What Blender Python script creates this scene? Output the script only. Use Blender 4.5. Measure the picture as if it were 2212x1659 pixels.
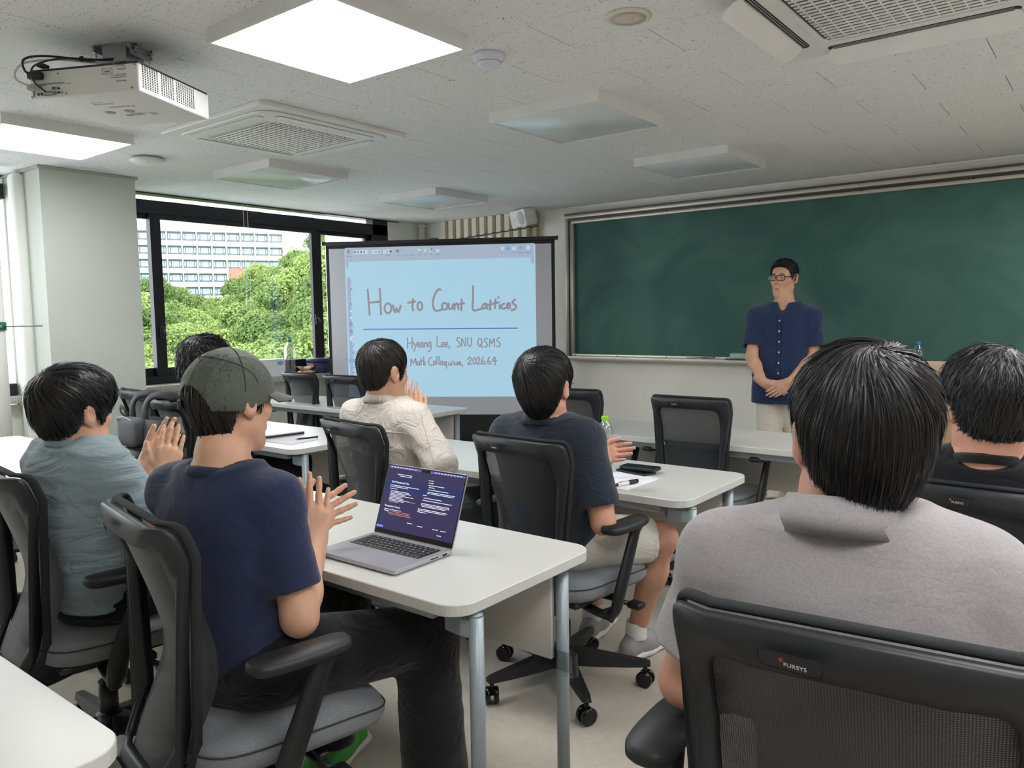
import bpy, bmesh, math, random
import numpy as np
from mathutils import Vector, Matrix

scene = bpy.context.scene
for o in list(bpy.data.objects):
    bpy.data.objects.remove(o)
col = scene.collection
random.seed(7)
PI = math.pi

# ------------------------------------------------------------ camera
def camera_axes(yaw, pitch, roll):
    f = Vector((math.sin(yaw)*math.cos(pitch), math.cos(yaw)*math.cos(pitch), math.sin(pitch)))
    r = Vector((math.cos(yaw), -math.sin(yaw), 0))
    u = r.cross(f)
    return r*math.cos(roll)+u*math.sin(roll), -r*math.sin(roll)+u*math.cos(roll), f
R_, U_, F_ = camera_axes(-0.66624, -0.086568, -0.015029)
cd = bpy.data.cameras.new('camera')
cd.sensor_fit = 'HORIZONTAL'; cd.sensor_width = 36.0
cd.lens = 1680.03*36.0/2212.0
cd.clip_start = 0.05; cd.clip_end = 2000
cam = bpy.data.objects.new('camera', cd); col.objects.link(cam)
cam.matrix_world = Matrix(((R_.x, U_.x, -F_.x, 0), (R_.y, U_.y, -F_.y, 0), (R_.z, U_.z, -F_.z, 1.36), (0, 0, 0, 1)))
scene.camera = cam

# ------------------------------------------------------------ sky, exposure
SKY = 1.95            # overcast sky
LAMP = 5.6            # lit ceiling panels
w = bpy.data.worlds.new('overcast_sky'); scene.world = w; w.use_nodes = True
nt = w.node_tree; bg = nt.nodes['Background']
bg.inputs[0].default_value = (0.93, 0.965, 1.0, 1); bg.inputs[1].default_value = SKY
vs = scene.view_settings
vs.view_transform = 'Standard'; vs.look = 'None'; vs.exposure = 1.5; vs.gamma = 1.0; vs.use_curve_mapping = False
cy = scene.cycles
cy.use_denoising = True
cy.max_bounces = 8; cy.diffuse_bounces = 6; cy.glossy_bounces = 3; cy.transmission_bounces = 6; cy.transparent_max_bounces = 10
cy.caustics_reflective = False; cy.caustics_refractive = False
cy.sample_clamp_indirect = 8.0
def portal(loc, rot, sx, sy):
    d = bpy.data.lights.new('window_portal', 'AREA'); d.shape = 'RECTANGLE'; d.size = sx; d.size_y = sy
    d.cycles.is_portal = True
    o = bpy.data.objects.new('window_portal', d); col.objects.link(o); o.location = loc; o.rotation_euler = rot
portal((-6.16, 4.2, 1.6), (0, -PI/2, 0), 1.5, 3.0)
portal((-6.16, 0.2, 1.6), (0, -PI/2, 0), 1.5, 3.4)

# ------------------------------------------------------------ helpers
def lin(c):
    c = c/255.0
    return c/12.92 if c <= 0.04045 else ((c+0.055)/1.055)**2.4
def rgb(r, g, b): return (lin(r), lin(g), lin(b), 1.0)

MATS = {}
def nodes_of(m): return m.node_tree.nodes, m.node_tree.links
def mat(name, color, rough=0.5, metal=0.0, var=0.06, scale=8.0, bump=0.0, bscale=60.0, spec=0.5, emit=None, estr=0.0, coord='Object', sheen=0.0, stretch=(1, 1, 1), sss=0.0):
    """plain principled material whose colour and relief come from noise"""
    if name in MATS: return MATS[name]
    m = bpy.data.materials.new(name); m.use_nodes = True
    N, Lk = nodes_of(m); p = N['Principled BSDF']
    p.inputs['Roughness'].default_value = rough; p.inputs['Metallic'].default_value = metal
    p.inputs['Specular IOR Level'].default_value = spec
    tc = N.new('ShaderNodeTexCoord'); mp = N.new('ShaderNodeMapping'); mp.inputs['Scale'].default_value = stretch
    Lk.new(tc.outputs[coord], mp.inputs[0])
    if var > 0:
        n = N.new('ShaderNodeTexNoise'); n.inputs['Scale'].default_value = scale; n.inputs['Detail'].default_value = 3.0
        Lk.new(mp.outputs[0], n.inputs['Vector'])
        r = N.new('ShaderNodeValToRGB')
        lo = [max(0, c*(1-var*2)) for c in color[:3]]; hi = [min(1, c*(1+var*2)) for c in color[:3]]
        r.color_ramp.elements[0].position = 0.25; r.color_ramp.elements[1].position = 0.75
        r.color_ramp.elements[0].color = (*lo, 1); r.color_ramp.elements[1].color = (*hi, 1)
        Lk.new(n.outputs['Fac'], r.inputs[0]); Lk.new(r.outputs[0], p.inputs['Base Color'])
    else:
        p.inputs['Base Color'].default_value = color
    if bump > 0:
        n2 = N.new('ShaderNodeTexNoise'); n2.inputs['Scale'].default_value = bscale; n2.inputs['Detail'].default_value = 2.0
        Lk.new(mp.outputs[0], n2.inputs['Vector'])
        b = N.new('ShaderNodeBump'); b.inputs['Strength'].default_value = bump; b.inputs['Distance'].default_value = 0.01
        Lk.new(n2.outputs['Fac'], b.inputs['Height']); Lk.new(b.outputs[0], p.inputs['Normal'])
    if emit:
        p.inputs['Emission Color'].default_value = emit; p.inputs['Emission Strength'].default_value = estr
    if sheen: p.inputs['Sheen Weight'].default_value = sheen
    if sss:
        p.inputs['Subsurface Weight'].default_value = sss
        p.inputs['Subsurface Radius'].default_value = (0.01, 0.004, 0.002)
    MATS[name] = m
    return m

def tag(o, label=None, cat=None, group=None, kind=None):
    if label: o['label'] = label
    if cat: o['category'] = cat
    if group: o['group'] = group
    if kind: o['kind'] = kind
    return o
def empty(name, loc=(0, 0, 0), rz=0.0, label=None, cat=None, group=None, kind=None):
    o = bpy.data.objects.new(name, None); col.objects.link(o)
    o.location = loc; o.rotation_euler = (0, 0, rz); o.empty_display_size = 0.05
    return tag(o, label, cat, group, kind)
def copy_tree(o, parent=None):
    c = o.copy(); col.objects.link(c); c.parent = parent
    for ch in list(o.children): copy_tree(ch, c)
    return c
def link_mesh(name, me, m, parent=None, smooth=None):
    o = bpy.data.objects.new(name, me); col.objects.link(o)
    if m is not None:
        me.materials.clear()
        for k in (m if isinstance(m, (list, tuple)) else [m]): me.materials.append(k)
    if parent is not None: o.parent = parent
    return o

class MB:
    """collects shapes and builds ONE mesh object"""
    def __init__(s): s.v = []; s.f = []; s.sm = []; s.mi = []; s.cur = 0
    def add(s, vs_, fs, smooth=False, M=None):
        o = len(s.v)
        if M is not None: vs_ = [M @ Vector(q) for q in vs_]
        s.v.extend([tuple(q) for q in vs_]); s.f.extend([tuple(i+o for i in t) for t in fs]); s.sm.extend([smooth]*len(fs)); s.mi.extend([s.cur]*len(fs))
        return s
    def box(s, x0, y0, z0, x1, y1, z1, M=None):
        v = [(x0,y0,z0),(x1,y0,z0),(x1,y1,z0),(x0,y1,z0),(x0,y0,z1),(x1,y0,z1),(x1,y1,z1),(x0,y1,z1)]
        return s.add(v, [(0,3,2,1),(4,5,6,7),(0,1,5,4),(1,2,6,5),(2,3,7,6),(3,0,4,7)], False, M)
    def rbox(s, x0, y0, z0, x1, y1, z1, r=0.005, seg=2, M=None):
        bm = bmesh.new(); bmesh.ops.create_cube(bm, size=1)
        for q in bm.verts: q.co = Vector(((x0+x1)/2+q.co.x*(x1-x0), (y0+y1)/2+q.co.y*(y1-y0), (z0+z1)/2+q.co.z*(z1-z0)))
        bmesh.ops.bevel(bm, geom=bm.edges[:], offset=r, segments=seg, affect='EDGES', profile=0.5)
        bm.verts.ensure_lookup_table(); bm.verts.index_update()
        s.add([q.co.copy() for q in bm.verts], [[q.index for q in f.verts] for f in bm.faces], True, M); bm.free()
        return s
    def prism(s, pts, z0, z1, M=None, smooth=False, bevel=0.0):
        """outline in xy extruded from z0 to z1, optional small bevel of the rims"""
        n = len(pts)
        if bevel > 0:
            c = Vector((sum(p[0] for p in pts)/n, sum(p[1] for p in pts)/n))
            def ins(d):
                out = []
                for i in range(n):
                    a = Vector(pts[i-1]); b = Vector(pts[i]); e = Vector(pts[(i+1) % n])
                    d1 = (b-a); d2 = (e-b)
                    if d1.length < 1e-9: d1 = d2
                    if d2.length < 1e-9: d2 = d1
                    nn = Vector((-(d1.normalized()+d2.normalized()).y, (d1.normalized()+d2.normalized()).x))
                    if nn.length > 1e-9: nn.normalize()
                    if nn.dot(c-b) < 0: nn = -nn
                    out.append(tuple(b+nn*d))
                return out
            rings = [(ins(bevel), z0), (pts, z0+bevel), (pts, z1-bevel), (ins(bevel), z1)]
        else:
            rings = [(pts, z0), (pts, z1)]
        v = [(p[0], p[1], z) for ring, z in rings for p in ring]
        f = [tuple(range(n))[::-1], tuple((len(rings)-1)*n+i for i in range(n))]
        for k in range(len(rings)-1):
            for i in range(n):
                j = (i+1) % n
                f.append((k*n+i, k*n+j, (k+1)*n+j, (k+1)*n+i))
        return s.add(v, f, smooth, M)
    def cyl(s, a, b, r1, r2=None, n=16, caps=True, smooth=True):
        return s.tube([a, b], [r1, r1 if r2 is None else r2], n, caps, smooth)
    def tube(s, path, rad, n=8, caps=True, smooth=True, flat=None):
        """round tube along a path; rad number or list; flat=(normal, ratio) squashes the section along normal"""
        P_ = [Vector(p) for p in path]; k = len(P_)
        if not isinstance(rad, (list, tuple)): rad = [rad]*k
        T = []
        for i in range(k):
            t = (P_[min(i+1, k-1)]-P_[max(i-1, 0)])
            T.append(t.normalized() if t.length > 1e-9 else Vector((0, 0, 1)))
        ref = Vector((0, 0, 1)) if abs(T[0].z) < 0.9 else Vector((1, 0, 0))
        if flat: ref = Vector(flat[0])
        A = (ref - T[0]*ref.dot(T[0])).normalized(); v = []
        for i in range(k):
            if flat: A = Vector(flat[0])
            A = (A - T[i]*A.dot(T[i]))
            A = A.normalized() if A.length > 1e-6 else T[i].orthogonal().normalized()
            B = T[i].cross(A)
            q = flat[1] if flat else 1.0
            for j in range(n):
                an = 2*PI*j/n
                v.append(P_[i]+(A*math.cos(an)*q+B*math.sin(an))*rad[i])
        f = []
        for i in range(k-1):
            for j in range(n):
                j2 = (j+1) % n
                f.append((i*n+j, i*n+j2, (i+1)*n+j2, (i+1)*n+j))
        s.add(v, f, smooth)
        if caps:
            o = len(s.v)-len(v)
            s.f.append(tuple(o+j for j in range(n))[::-1]); s.sm.append(False); s.mi.append(s.cur)
            s.f.append(tuple(o+(k-1)*n+j for j in range(n))); s.sm.append(False); s.mi.append(s.cur)
        return s
    def lathe(s, prof, n=24, M=None, smooth=True, c=(0, 0)):
        """profile [(radius, z)] turned about z"""
        v = []; k = len(prof)
        for r, z in prof:
            for j in range(n):
                a = 2*PI*j/n; v.append((c[0]+r*math.cos(a), c[1]+r*math.sin(a), z))
        f = [(i*n+j, i*n+(j+1) % n, (i+1)*n+(j+1) % n, (i+1)*n+j) for i in range(k-1) for j in range(n)]
        if prof[0][0] > 1e-6: f.append(tuple(range(n))[::-1])
        if prof[-1][0] > 1e-6: f.append(tuple((k-1)*n+j for j in range(n)))
        return s.add(v, f, smooth, M)
    def quad(s, a, b, c, d): return s.add([a, b, c, d], [(0, 1, 2, 3)])
    def build(s, name, m, parent=None):
        me = bpy.data.meshes.new(name); me.from_pydata(s.v, [], s.f); me.update()
        me.polygons.foreach_set('use_smooth', s.sm)
        if isinstance(m, (list, tuple)): me.polygons.foreach_set('material_index', s.mi)
        ms = m if isinstance(m, (list, tuple)) else [m]
        for k in ms: me.materials.append(k)
        o = bpy.data.objects.new(name, me); col.objects.link(o)
        if parent is not None: o.parent = parent
        return o

def rrect(x0, y0, x1, y1, r, n=6):
    """rounded rectangle outline, counter-clockwise"""
    out = []
    for cx_, cy_, a0 in ((x1-r, y0+r, -PI/2), (x1-r, y1-r, 0), (x0+r, y1-r, PI/2), (x0+r, y0+r, PI)):
        for i in range(n+1):
            a = a0+PI/2*i/n; out.append((cx_+r*math.cos(a), cy_+r*math.sin(a)))
    return out
def curve_pts(ctrl, n=10):
    """Catmull-Rom through control points"""
    P_ = [Vector(c) for c in ctrl]; P_ = [P_[0]*2-P_[1]]+P_+[P_[-1]*2-P_[-2]]
    out = []
    for i in range(1, len(P_)-2):
        a, b, c, d = P_[i-1], P_[i], P_[i+1], P_[i+2]
        for k in range(n):
            t = k/n
            out.append(0.5*((2*b)+(c-a)*t+(2*a-5*b+4*c-d)*t*t+(3*b-a-3*c+d)*t**3))
    out.append(P_[-2]); return out
def text_mesh(body, size, extrude=0.0003, align='LEFT'):
    cu = bpy.data.curves.new('lettering', 'FONT'); cu.body = body; cu.size = size; cu.extrude = extrude; cu.align_x = align; cu.resolution_u = 3
    ob = bpy.data.objects.new('lettering', cu); col.objects.link(ob)
    dg = bpy.context.evaluated_depsgraph_get(); me = bpy.data.meshes.new_from_object(ob.evaluated_get(dg))
    bpy.data.objects.remove(ob); return me
def struct(o): o['kind'] = 'structure'; return o
# ------------------------------------------------------------ materials of the room
M_wall = mat('cream_wall_paint', rgb(242, 240, 233), 0.75, var=0.02, scale=3, bump=0.04, bscale=180)
M_wall_w = mat('white_wall_paint', rgb(226, 229, 224), 0.7, var=0.02, scale=3, bump=0.04, bscale=180)
M_pillar = mat('pale_green_white_paint', rgb(192, 198, 191), 0.6, var=0.02, scale=2, bump=0.04, bscale=150)
M_white = mat('white_plastic', rgb(226, 226, 224), 0.45, var=0.015)
M_whitem = mat('white_enamel_metal', rgb(222, 222, 220), 0.4, var=0.02)
M_grey = mat('grey_plastic', rgb(150, 150, 150), 0.5, var=0.03)
M_black = mat('black_plastic', rgb(28, 30, 34), 0.42, var=0.08, scale=20, bump=0.03, bscale=400)
M_blackgl = mat('gloss_black_plastic', rgb(16, 17, 20), 0.18, var=0.05)
M_alu = mat('aluminium', rgb(196, 190, 180), 0.42, metal=0.35, var=0.05, scale=4)
M_alud = mat('dark_aluminium', rgb(96, 90, 88), 0.4, metal=0.7, var=0.05, scale=4)
M_steel = mat('brushed_steel', rgb(150, 150, 150), 0.3, metal=0.9, var=0.05)
M_frame = mat('black_window_aluminium', rgb(38, 38, 46), 0.35, metal=0.3, var=0.06)
M_dark = mat('dark_gap', rgb(18, 18, 20), 0.8, var=0.0)

def floor_mat():
    m = bpy.data.materials.new('mottled_beige_vinyl'); m.use_nodes = True; N, L = nodes_of(m); p = N['Principled BSDF']
    tc = N.new('ShaderNodeTexCoord')
    n1 = N.new('ShaderNodeTexNoise'); n1.inputs['Scale'].default_value = 3.5; n1.inputs['Detail'].default_value = 8; n1.inputs['Roughness'].default_value = 0.65
    n2 = N.new('ShaderNodeTexNoise'); n2.inputs['Scale'].default_value = 30; n2.inputs['Detail'].default_value = 6; n2.inputs['Roughness'].default_value = 0.7
    L.new(tc.outputs['Object'], n1.inputs['Vector']); L.new(tc.outputs['Object'], n2.inputs['Vector'])
    r = N.new('ShaderNodeValToRGB'); e = r.color_ramp.elements
    e[0].position = 0.3; e[0].color = rgb(168, 160, 148); e[1].position = 0.72; e[1].color = rgb(202, 196, 185)
    mx = N.new('ShaderNodeMix'); mx.data_type = 'FLOAT'; mx.inputs[0].default_value = 0.5
    L.new(n1.outputs['Fac'], mx.inputs[2]); L.new(n2.outputs['Fac'], mx.inputs[3])
    L.new(mx.outputs[0], r.inputs[0]); L.new(r.outputs[0], p.inputs['Base Color'])
    p.inputs['Roughness'].default_value = 0.42
    b = N.new('ShaderNodeBump'); b.inputs['Strength'].default_value = 0.05; b.inputs['Distance'].default_value = 0.005
    L.new(n2.outputs['Fac'], b.inputs['Height']); L.new(b.outputs[0], p.inputs['Normal'])
    return m
def tile_mat():
    m = bpy.data.materials.new('fissured_ceiling_board'); m.use_nodes = True; N, L = nodes_of(m); p = N['Principled BSDF']
    g = N.new('ShaderNodeNewGeometry')
    nd = N.new('ShaderNodeTexNoise'); nd.inputs['Scale'].default_value = 9
    L.new(g.outputs['Position'], nd.inputs['Vector'])
    ad = N.new('ShaderNodeVectorMath'); ad.operation = 'MULTIPLY_ADD'; ad.inputs[1].default_value = (0.05, 0.12, 0.0)
    L.new(nd.outputs['Color'], ad.inputs[0]); L.new(g.outputs['Position'], ad.inputs[2])
    outs = []
    for rot, sc, th in ((0.2, (52, 230, 30), 0.70), (-0.5, (62, 240, 30), 0.71), (1.1, (72, 250, 30), 0.725)):
        mp = N.new('ShaderNodeMapping'); mp.inputs['Rotation'].default_value = (0, 0, rot); mp.inputs['Scale'].default_value = sc
        mp.inputs['Location'].default_value = (rot*7, rot*3, 0)
        L.new(ad.outputs[0], mp.inputs[0])
        n = N.new('ShaderNodeTexNoise'); n.inputs['Scale'].default_value = 1.0; n.inputs['Detail'].default_value = 1.0
        L.new(mp.outputs[0], n.inputs['Vector'])
        rr = N.new('ShaderNodeMapRange'); rr.inputs[1].default_value = th; rr.inputs[2].default_value = th+0.03
        L.new(n.outputs['Fac'], rr.inputs[0]); outs.append(rr)
    a = N.new('ShaderNodeMath'); a.operation = 'MAXIMUM'; L.new(outs[0].outputs[0], a.inputs[0]); L.new(outs[1].outputs[0], a.inputs[1])
    a2 = N.new('ShaderNodeMath'); a2.operation = 'MAXIMUM'; L.new(a.outputs[0], a2.inputs[0]); L.new(outs[2].outputs[0], a2.inputs[1])
    mx = N.new('ShaderNodeMix'); mx.data_type = 'RGBA'; mx.inputs[6].default_value = rgb(226, 227, 227); mx.inputs[7].default_value = rgb(132, 131, 130)
    L.new(a2.outputs[0], mx.inputs[0]); L.new(mx.outputs[2], p.inputs['Base Color'])
    p.inputs['Roughness'].default_value = 0.85; p.inputs['Specular IOR Level'].default_value = 0.2
    b = N.new('ShaderNodeBump'); b.invert = True; b.inputs['Strength'].default_value = 0.25; b.inputs['Distance'].default_value = 0.003
    L.new(a2.outputs[0], b.inputs['Height']); L.new(b.outputs[0], p.inputs['Normal'])
    return m
M_floor = floor_mat(); M_tile = tile_mat()
CEIL = 2.36
XL, XR, YB, YF = -6.0, 4.2, -3.2, 6.12

# ------------------------------------------------------------ shell
struct(MB().box(XL-0.4, YB-0.2, -0.12, XR+0.2, YF+0.2, 0.0).build('floor', M_floor))
M_backing = mat('ceiling_backing_board', rgb(120, 120, 118), 0.9, var=0.0)
M_rear = mat('plain_ceiling_board', rgb(222, 221, 217), 0.85, var=0.03, scale=60)
cb = MB(); cb.box(XL-0.3, YB-0.2, CEIL+0.012, XR+0.2, YF+0.2, CEIL+0.12); cb.cur = 1
cb.box(XL-0.05, YB, CEIL, XR, 0.127, CEIL+0.012)
ceiling = struct(cb.build('ceiling', [M_backing, M_rear]))
# every ceiling board is a piece of its own, staggered by half a board
bd = MB(); TX, TY = 0.61, 0.3004; g_ = 0.0020
bd.prism([(-TX/2+g_, -TY/2+g_*0.35), (TX/2-g_, -TY/2+g_*0.35), (TX/2-g_, TY/2-g_*0.35), (-TX/2+g_, TY/2-g_*0.35)], 0, 0.012)
proto = None
for k in range(0, 20):
    y0 = 0.129+k*TY
    x0 = (-1.055 if k % 2 else -1.36)
    for n in range(-9, 7):
        xa = x0+n*TX; xb = xa+TX
        if xb < XL+0.02 or xa > 1.6: continue
        if proto is None:
            t = bd.build('ceiling_board', M_tile, ceiling); proto = t
        else:
            t = proto.copy(); col.objects.link(t); t.parent = ceiling
        t.location = ((xa+xb)/2, y0+TY/2, CEIL)
# walls
struct(MB().box(XL-0.3, YF, 0, XR+0.2, YF+0.15, CEIL+0.02).build('wall_front', M_wall))
struct(MB().box(XR, YB-0.2, 0, XR+0.15, YF, CEIL+0.02).build('wall_right', M_wall))
struct(MB().box(XL-0.3, YB-0.15, 0, XR+0.2, YB, CEIL+0.02).build('wall_back', M_wall))
wl = MB()
WX = XL-0.28
wl.box(WX, YB, 0, XL+0.0, YF, 0.80)                       # below the sills
wl.box(WX, 5.60, 0.80, XL, YF, CEIL+0.02)                 # beyond the window
wl.box(WX, 2.10, 0.80, XL-0.02, 2.72, CEIL+0.02)          # behind the pillar
wl.box(WX, YB, 0.80, XL, -1.5, CEIL+0.02)
struct(wl.build('wall_left', M_wall_w))
trim = MB(); trim.box(XL, YF-0.012, CEIL-0.016, XR, YF, CEIL)
struct(trim.build('trim_1', M_wall))
struct(MB().box(XL, YF-0.012, 0, XR, YF, 0.09).build('baseboard_front', mat('dark_baseboard', rgb(60, 58, 58), 0.5)))
pl = MB(); pl.box(-6.05, 2.11, 0, -5.44, 2.72, CEIL)
pil = struct(pl.build('wall_pillar', M_pillar))
ptrim = MB(); ptrim.box(-6.05, 2.095, CEIL-0.018, -5.425, 2.735, CEIL-0.002)
ptrim.build('ceiling_moulding', mat('grey_green_moulding', rgb(168, 170, 160), 0.6), pil)

# stone sill
def speckle(name, c1, c2, c3, sc):
    m = bpy.data.materials.new(name); m.use_nodes = True; N, L = nodes_of(m); p = N['Principled BSDF']
    tc = N.new('ShaderNodeTexCoord'); v = N.new('ShaderNodeTexNoise'); v.inputs['Scale'].default_value = sc; v.inputs['Detail'].default_value = 2
    L.new(tc.outputs['Object'], v.inputs['Vector'])
    r = N.new('ShaderNodeValToRGB'); e = r.color_ramp.elements; e[0].position = 0.36; e[0].color = c1; e[1].position = 0.62; e[1].color = c3
    q = e.new(0.46); q.color = c2
    L.new(v.outputs['Fac'], r.inputs[0]); L.new(r.outputs[0], p.inputs['Base Color']); p.inputs['Roughness'].default_value = 0.3
    return m
M_granite = speckle('grey_granite', rgb(92, 88, 84), rgb(176, 170, 160), rgb(200, 196, 188), 170)
sl = MB(); sl.rbox(XL-0.1, 2.72, 0.82, XL+0.2, 5.60, 0.868, 0.004)
sill1 = struct(sl.build('trim_2', M_granite))
s2 = MB(); s2.rbox(XL-0.1, -1.5, 0.82, XL+0.1, 2.11, 0.868, 0.004)
struct(s2.build('trim_3', M_granite))

# ------------------------------------------------------------ windows
def glass(name, tint=(0.97, 0.985, 0.98, 1), refl=0.06):
    m = bpy.data.materials.new(name); m.use_nodes = True; N, L = nodes_of(m); N.remove(N['Principled BSDF'])
    o = N['Material Output']; t = N.new('ShaderNodeBsdfTransparent'); t.inputs[0].default_value = tint
    g = N.new('ShaderNodeBsdfGlossy'); g.inputs['Roughness'].default_value = 0.02
    mx = N.new('ShaderNodeMixShader')
    n = N.new('ShaderNodeTexNoise'); n.inputs['Scale'].default_value = 2.0
    mr = N.new('ShaderNodeMapRange'); mr.inputs[3].default_value = refl*0.6; mr.inputs[4].default_value = refl*1.4
    L.new(n.outputs['Fac'], mr.inputs[0]); L.new(mr.outputs[0], mx.inputs[0])
    L.new(t.outputs[0], mx.inputs[1]); L.new(g.outputs[0], mx.inputs[2]); L.new(mx.outputs[0], o.inputs[0])
    return m
M_glass = glass('window_glass')
wroot = struct(empty('window_1', (0, 0, 0)))
fx0, fx1 = XL-0.10, XL-0.0
fr = MB()
fr.box(fx0, 2.72, 0.868, fx1, 5.60, 0.93)                 # bottom
fr.box(fx0, 2.72, 2.205, fx1, 5.60, 2.306)                # transom
fr.box(fx0, 2.72, 2.352, fx1+0.012, 5.75, 2.375)          # head
fr.box(fx0, 2.72, 0.93, fx1, 2.80, 2.36)
fr.box(fx0, 5.40, 0.93, fx1, 5.60, 2.36)
fr.build('window_frame', M_frame, wroot)
def sash(y0, y1, z0, z1, x, st, name='sash'):
    s = MB(); t = 0.035
    s.box(x-t, y0, z0, x, y0+st, z1); s.box(x-t, y1-st, z0, x, y1, z1)
    s.box(x-t, y0+st, z0, x, y1-st, z0+0.075); s.box(x-t, y0+st, z1-0.05, x, y1-st, z1)
    o = s.build(name, M_frame, wroot)
    MB().box(x-t/2-0.002, y0+st-0.01, z0+0.05, x-t/2+0.002, y1-st+0.01, z1-0.04).build('glass_pane', M_glass, o)
    return o
sash(2.78, 3.17, 0.92, 2.215, XL-0.055, 0.055)
sb = sash(3.105, 4.73, 0.92, 2.215, XL-0.012, 0.085)
sc_ = sash(4.70, 5.42, 0.92, 2.215, XL-0.055, 0.085)
MB().box(XL-0.052, 2.8, 2.306, XL-0.048, 5.40, 2.352).build('transom_glass', M_glass, wroot)
for yy, zz in ((3.15, 1.28), (4.67, 1.36)):
    h = MB(); h.rbox(XL-0.012, yy-0.018, zz-0.05, XL+0.008, yy+0.018, zz+0.05, 0.004); h.tube([(XL+0.005, yy, zz+0.02), (XL+0.03, yy+0.01, zz), (XL+0.03, yy+0.015, zz-0.035)], [0.012, 0.010, 0.008], 8)
    h.build('latch', M_black, sb)
w2 = struct(empty('window_2', (0, 0, 0)))
f2 = MB(); f2.box(fx0, -1.5, 0.868, fx1, 2.10, 0.95); f2.box(fx0, -1.5, 2.205, fx1, 2.10, 2.306); f2.box(fx0, -1.5, 2.352, fx1, 2.1, 2.375)
for a in (-1.5, 0.25): f2.box(fx0, a, 0.95, fx1, a+0.06, 2.36)
f2.build('window_frame', M_frame, w2)
MB().box(XL-0.052, -1.44, 0.95, XL-0.048, 2.05, 2.35).build('glass_pane', M_glass, w2)

# bead chain of the roller blind
ch = MB()
pts = []
zt, zb = 2.34, 1.43; yc, xc = 3.90, XL+0.07
n_b = 118
for i in range(n_b):
    t = i/(n_b-1)
    for sgn in (-1, 1):
        zz = zt-(zt-zb)*t
        half = 0.020 if t < 0.965 else 0.020*math.sqrt(max(0, 1-((t-0.965)/0.035)**2))
        pts.append((xc, yc+sgn*half+0.012*math.sin(t*4)*0.5, zz))
bm = bmesh.new(); bmesh.ops.create_icosphere(bm, subdivisions=1, radius=0.0032)
bv = [v.co.copy() for v in bm.verts]; bm.verts.index_update(); bf = [[v.index for v in f.verts] for f in bm.faces]; bm.free()
for p in pts: ch.add([Vector(p)+q for q in bv], bf, True)
for sgn in (-1, 1): ch.tube([(xc, yc+sgn*0.020, zt), (xc, yc+sgn*0.020, zb+0.02)], 0.0008, 4)
tag(ch.build('blind_chain', M_white), 'white bead chain of the blind hanging before the big window pane', 'blind chain')

# pipe with a green valve beside the pillar
pp = MB(); pp.cyl((-5.66, 1.90, 0), (-5.66, 1.90, CEIL), 0.034, n=20)
pipe = tag(pp.build('water_pipe', M_white), 'white vertical pipe with a green clamp at far left edge', 'pipe')
gv = MB(); gv.rbox(-5.71, 1.86, 1.318, -5.615, 1.93, 1.374, 0.006); gv.cyl((-5.70, 1.862, 1.318), (-5.61, 1.862, 1.318), 0.008); gv.cyl((-5.70, 1.862, 1.374), (-5.61, 1.862, 1.374), 0.008)
gv.build('clamp', mat('green_enamel', rgb(36, 110, 84), 0.35), pipe)
rod = MB(); rod.cyl((-5.615, 1.90, 1.345), (-5.50, 2.095, 1.345), 0.005); rod.rbox(-5.625, 1.885, 1.335, -5.605, 1.905, 1.355, 0.003)
rod.build('wall_tie', M_steel, pipe)
# vertical conduit in the front left corner
p2 = MB(); p2.cyl((-5.955, 6.05, 0), (-5.955, 6.05, CEIL-0.03), 0.035, n=16); p2.lathe([(0.05, CEIL-0.03), (0.05, CEIL-0.005)], 16, c=(-5.955, 6.05))
tag(p2.build('corner_pipe', M_wall), 'cream painted pipe in the corner behind the projection screen', 'pipe')
# bulged conduit cover on the pillar's rear face
p3 = MB(); p3.rbox(-5.80, 2.045, 0, -5.68, 2.12, CEIL-0.02, 0.03, 3)
p3.build('conduit_cover', M_wall_w, pil)
# ------------------------------------------------------------ ceiling fixtures
def emit_mat(name, color, strength):
    m = bpy.data.materials.new(name); m.use_nodes = True; N, L = nodes_of(m); p = N['Principled BSDF']
    p.inputs['Base Color'].default_value = (0.9, 0.9, 0.9, 1); p.inputs['Roughness'].default_value = 0.4
    p.inputs['Emission Color'].default_value = color; p.inputs['Emission Strength'].default_value = strength
    return m
M_lit = emit_mat('lit_diffuser', (1.0, 0.995, 0.99, 1), LAMP)
M_unlit = mat('milky_diffuser', rgb(214, 222, 224), 0.25, var=0.02, scale=2)
def lamp(x, y, lit, label):
    r = empty('ceiling_light', (x, y, CEIL), 0, label, 'ceiling light', 'square ceiling light panels')
    f = MB(); h = 0.315; t = 0.011; zb = -0.052
    f.box(-h, -h, zb, h, -h+t, 0); f.box(-h, h-t, zb, h, h, 0); f.box(-h, -h+t, zb, -h+t, h-t, 0); f.box(h-t, -h+t, zb, h, h-t, 0)
    f.box(-h+t, -h+t, -0.006, h-t, h-t, -0.001)
    f.build('light_housing', M_whitem, r)
    MB().rbox(-h+t, -h+t, zb+0.004, h-t, h-t, zb+0.014, 0.002, 1).build('diffuser', M_lit if lit else M_unlit, r)
    return r
lamp(-2.195, 1.845, True, 'large lit square light panel on ceiling, right of the projector')
lamp(-4.53, 1.80, True, 'lit square light panel over the pillar at left edge')
lamp(-4.53, 3.27, False, 'unlit light panel on ceiling before the window, with greenish tint')
lamp(-4.53, 4.76, False, 'unlit light panel on ceiling above the projection screen, smallest in view')
lamp(-2.19, 3.35, False, 'unlit light panel in the middle of the ceiling, right of the vent')
lamp(-2.21, 4.83, False, 'unlit light panel on ceiling nearest the green chalkboard')
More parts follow.
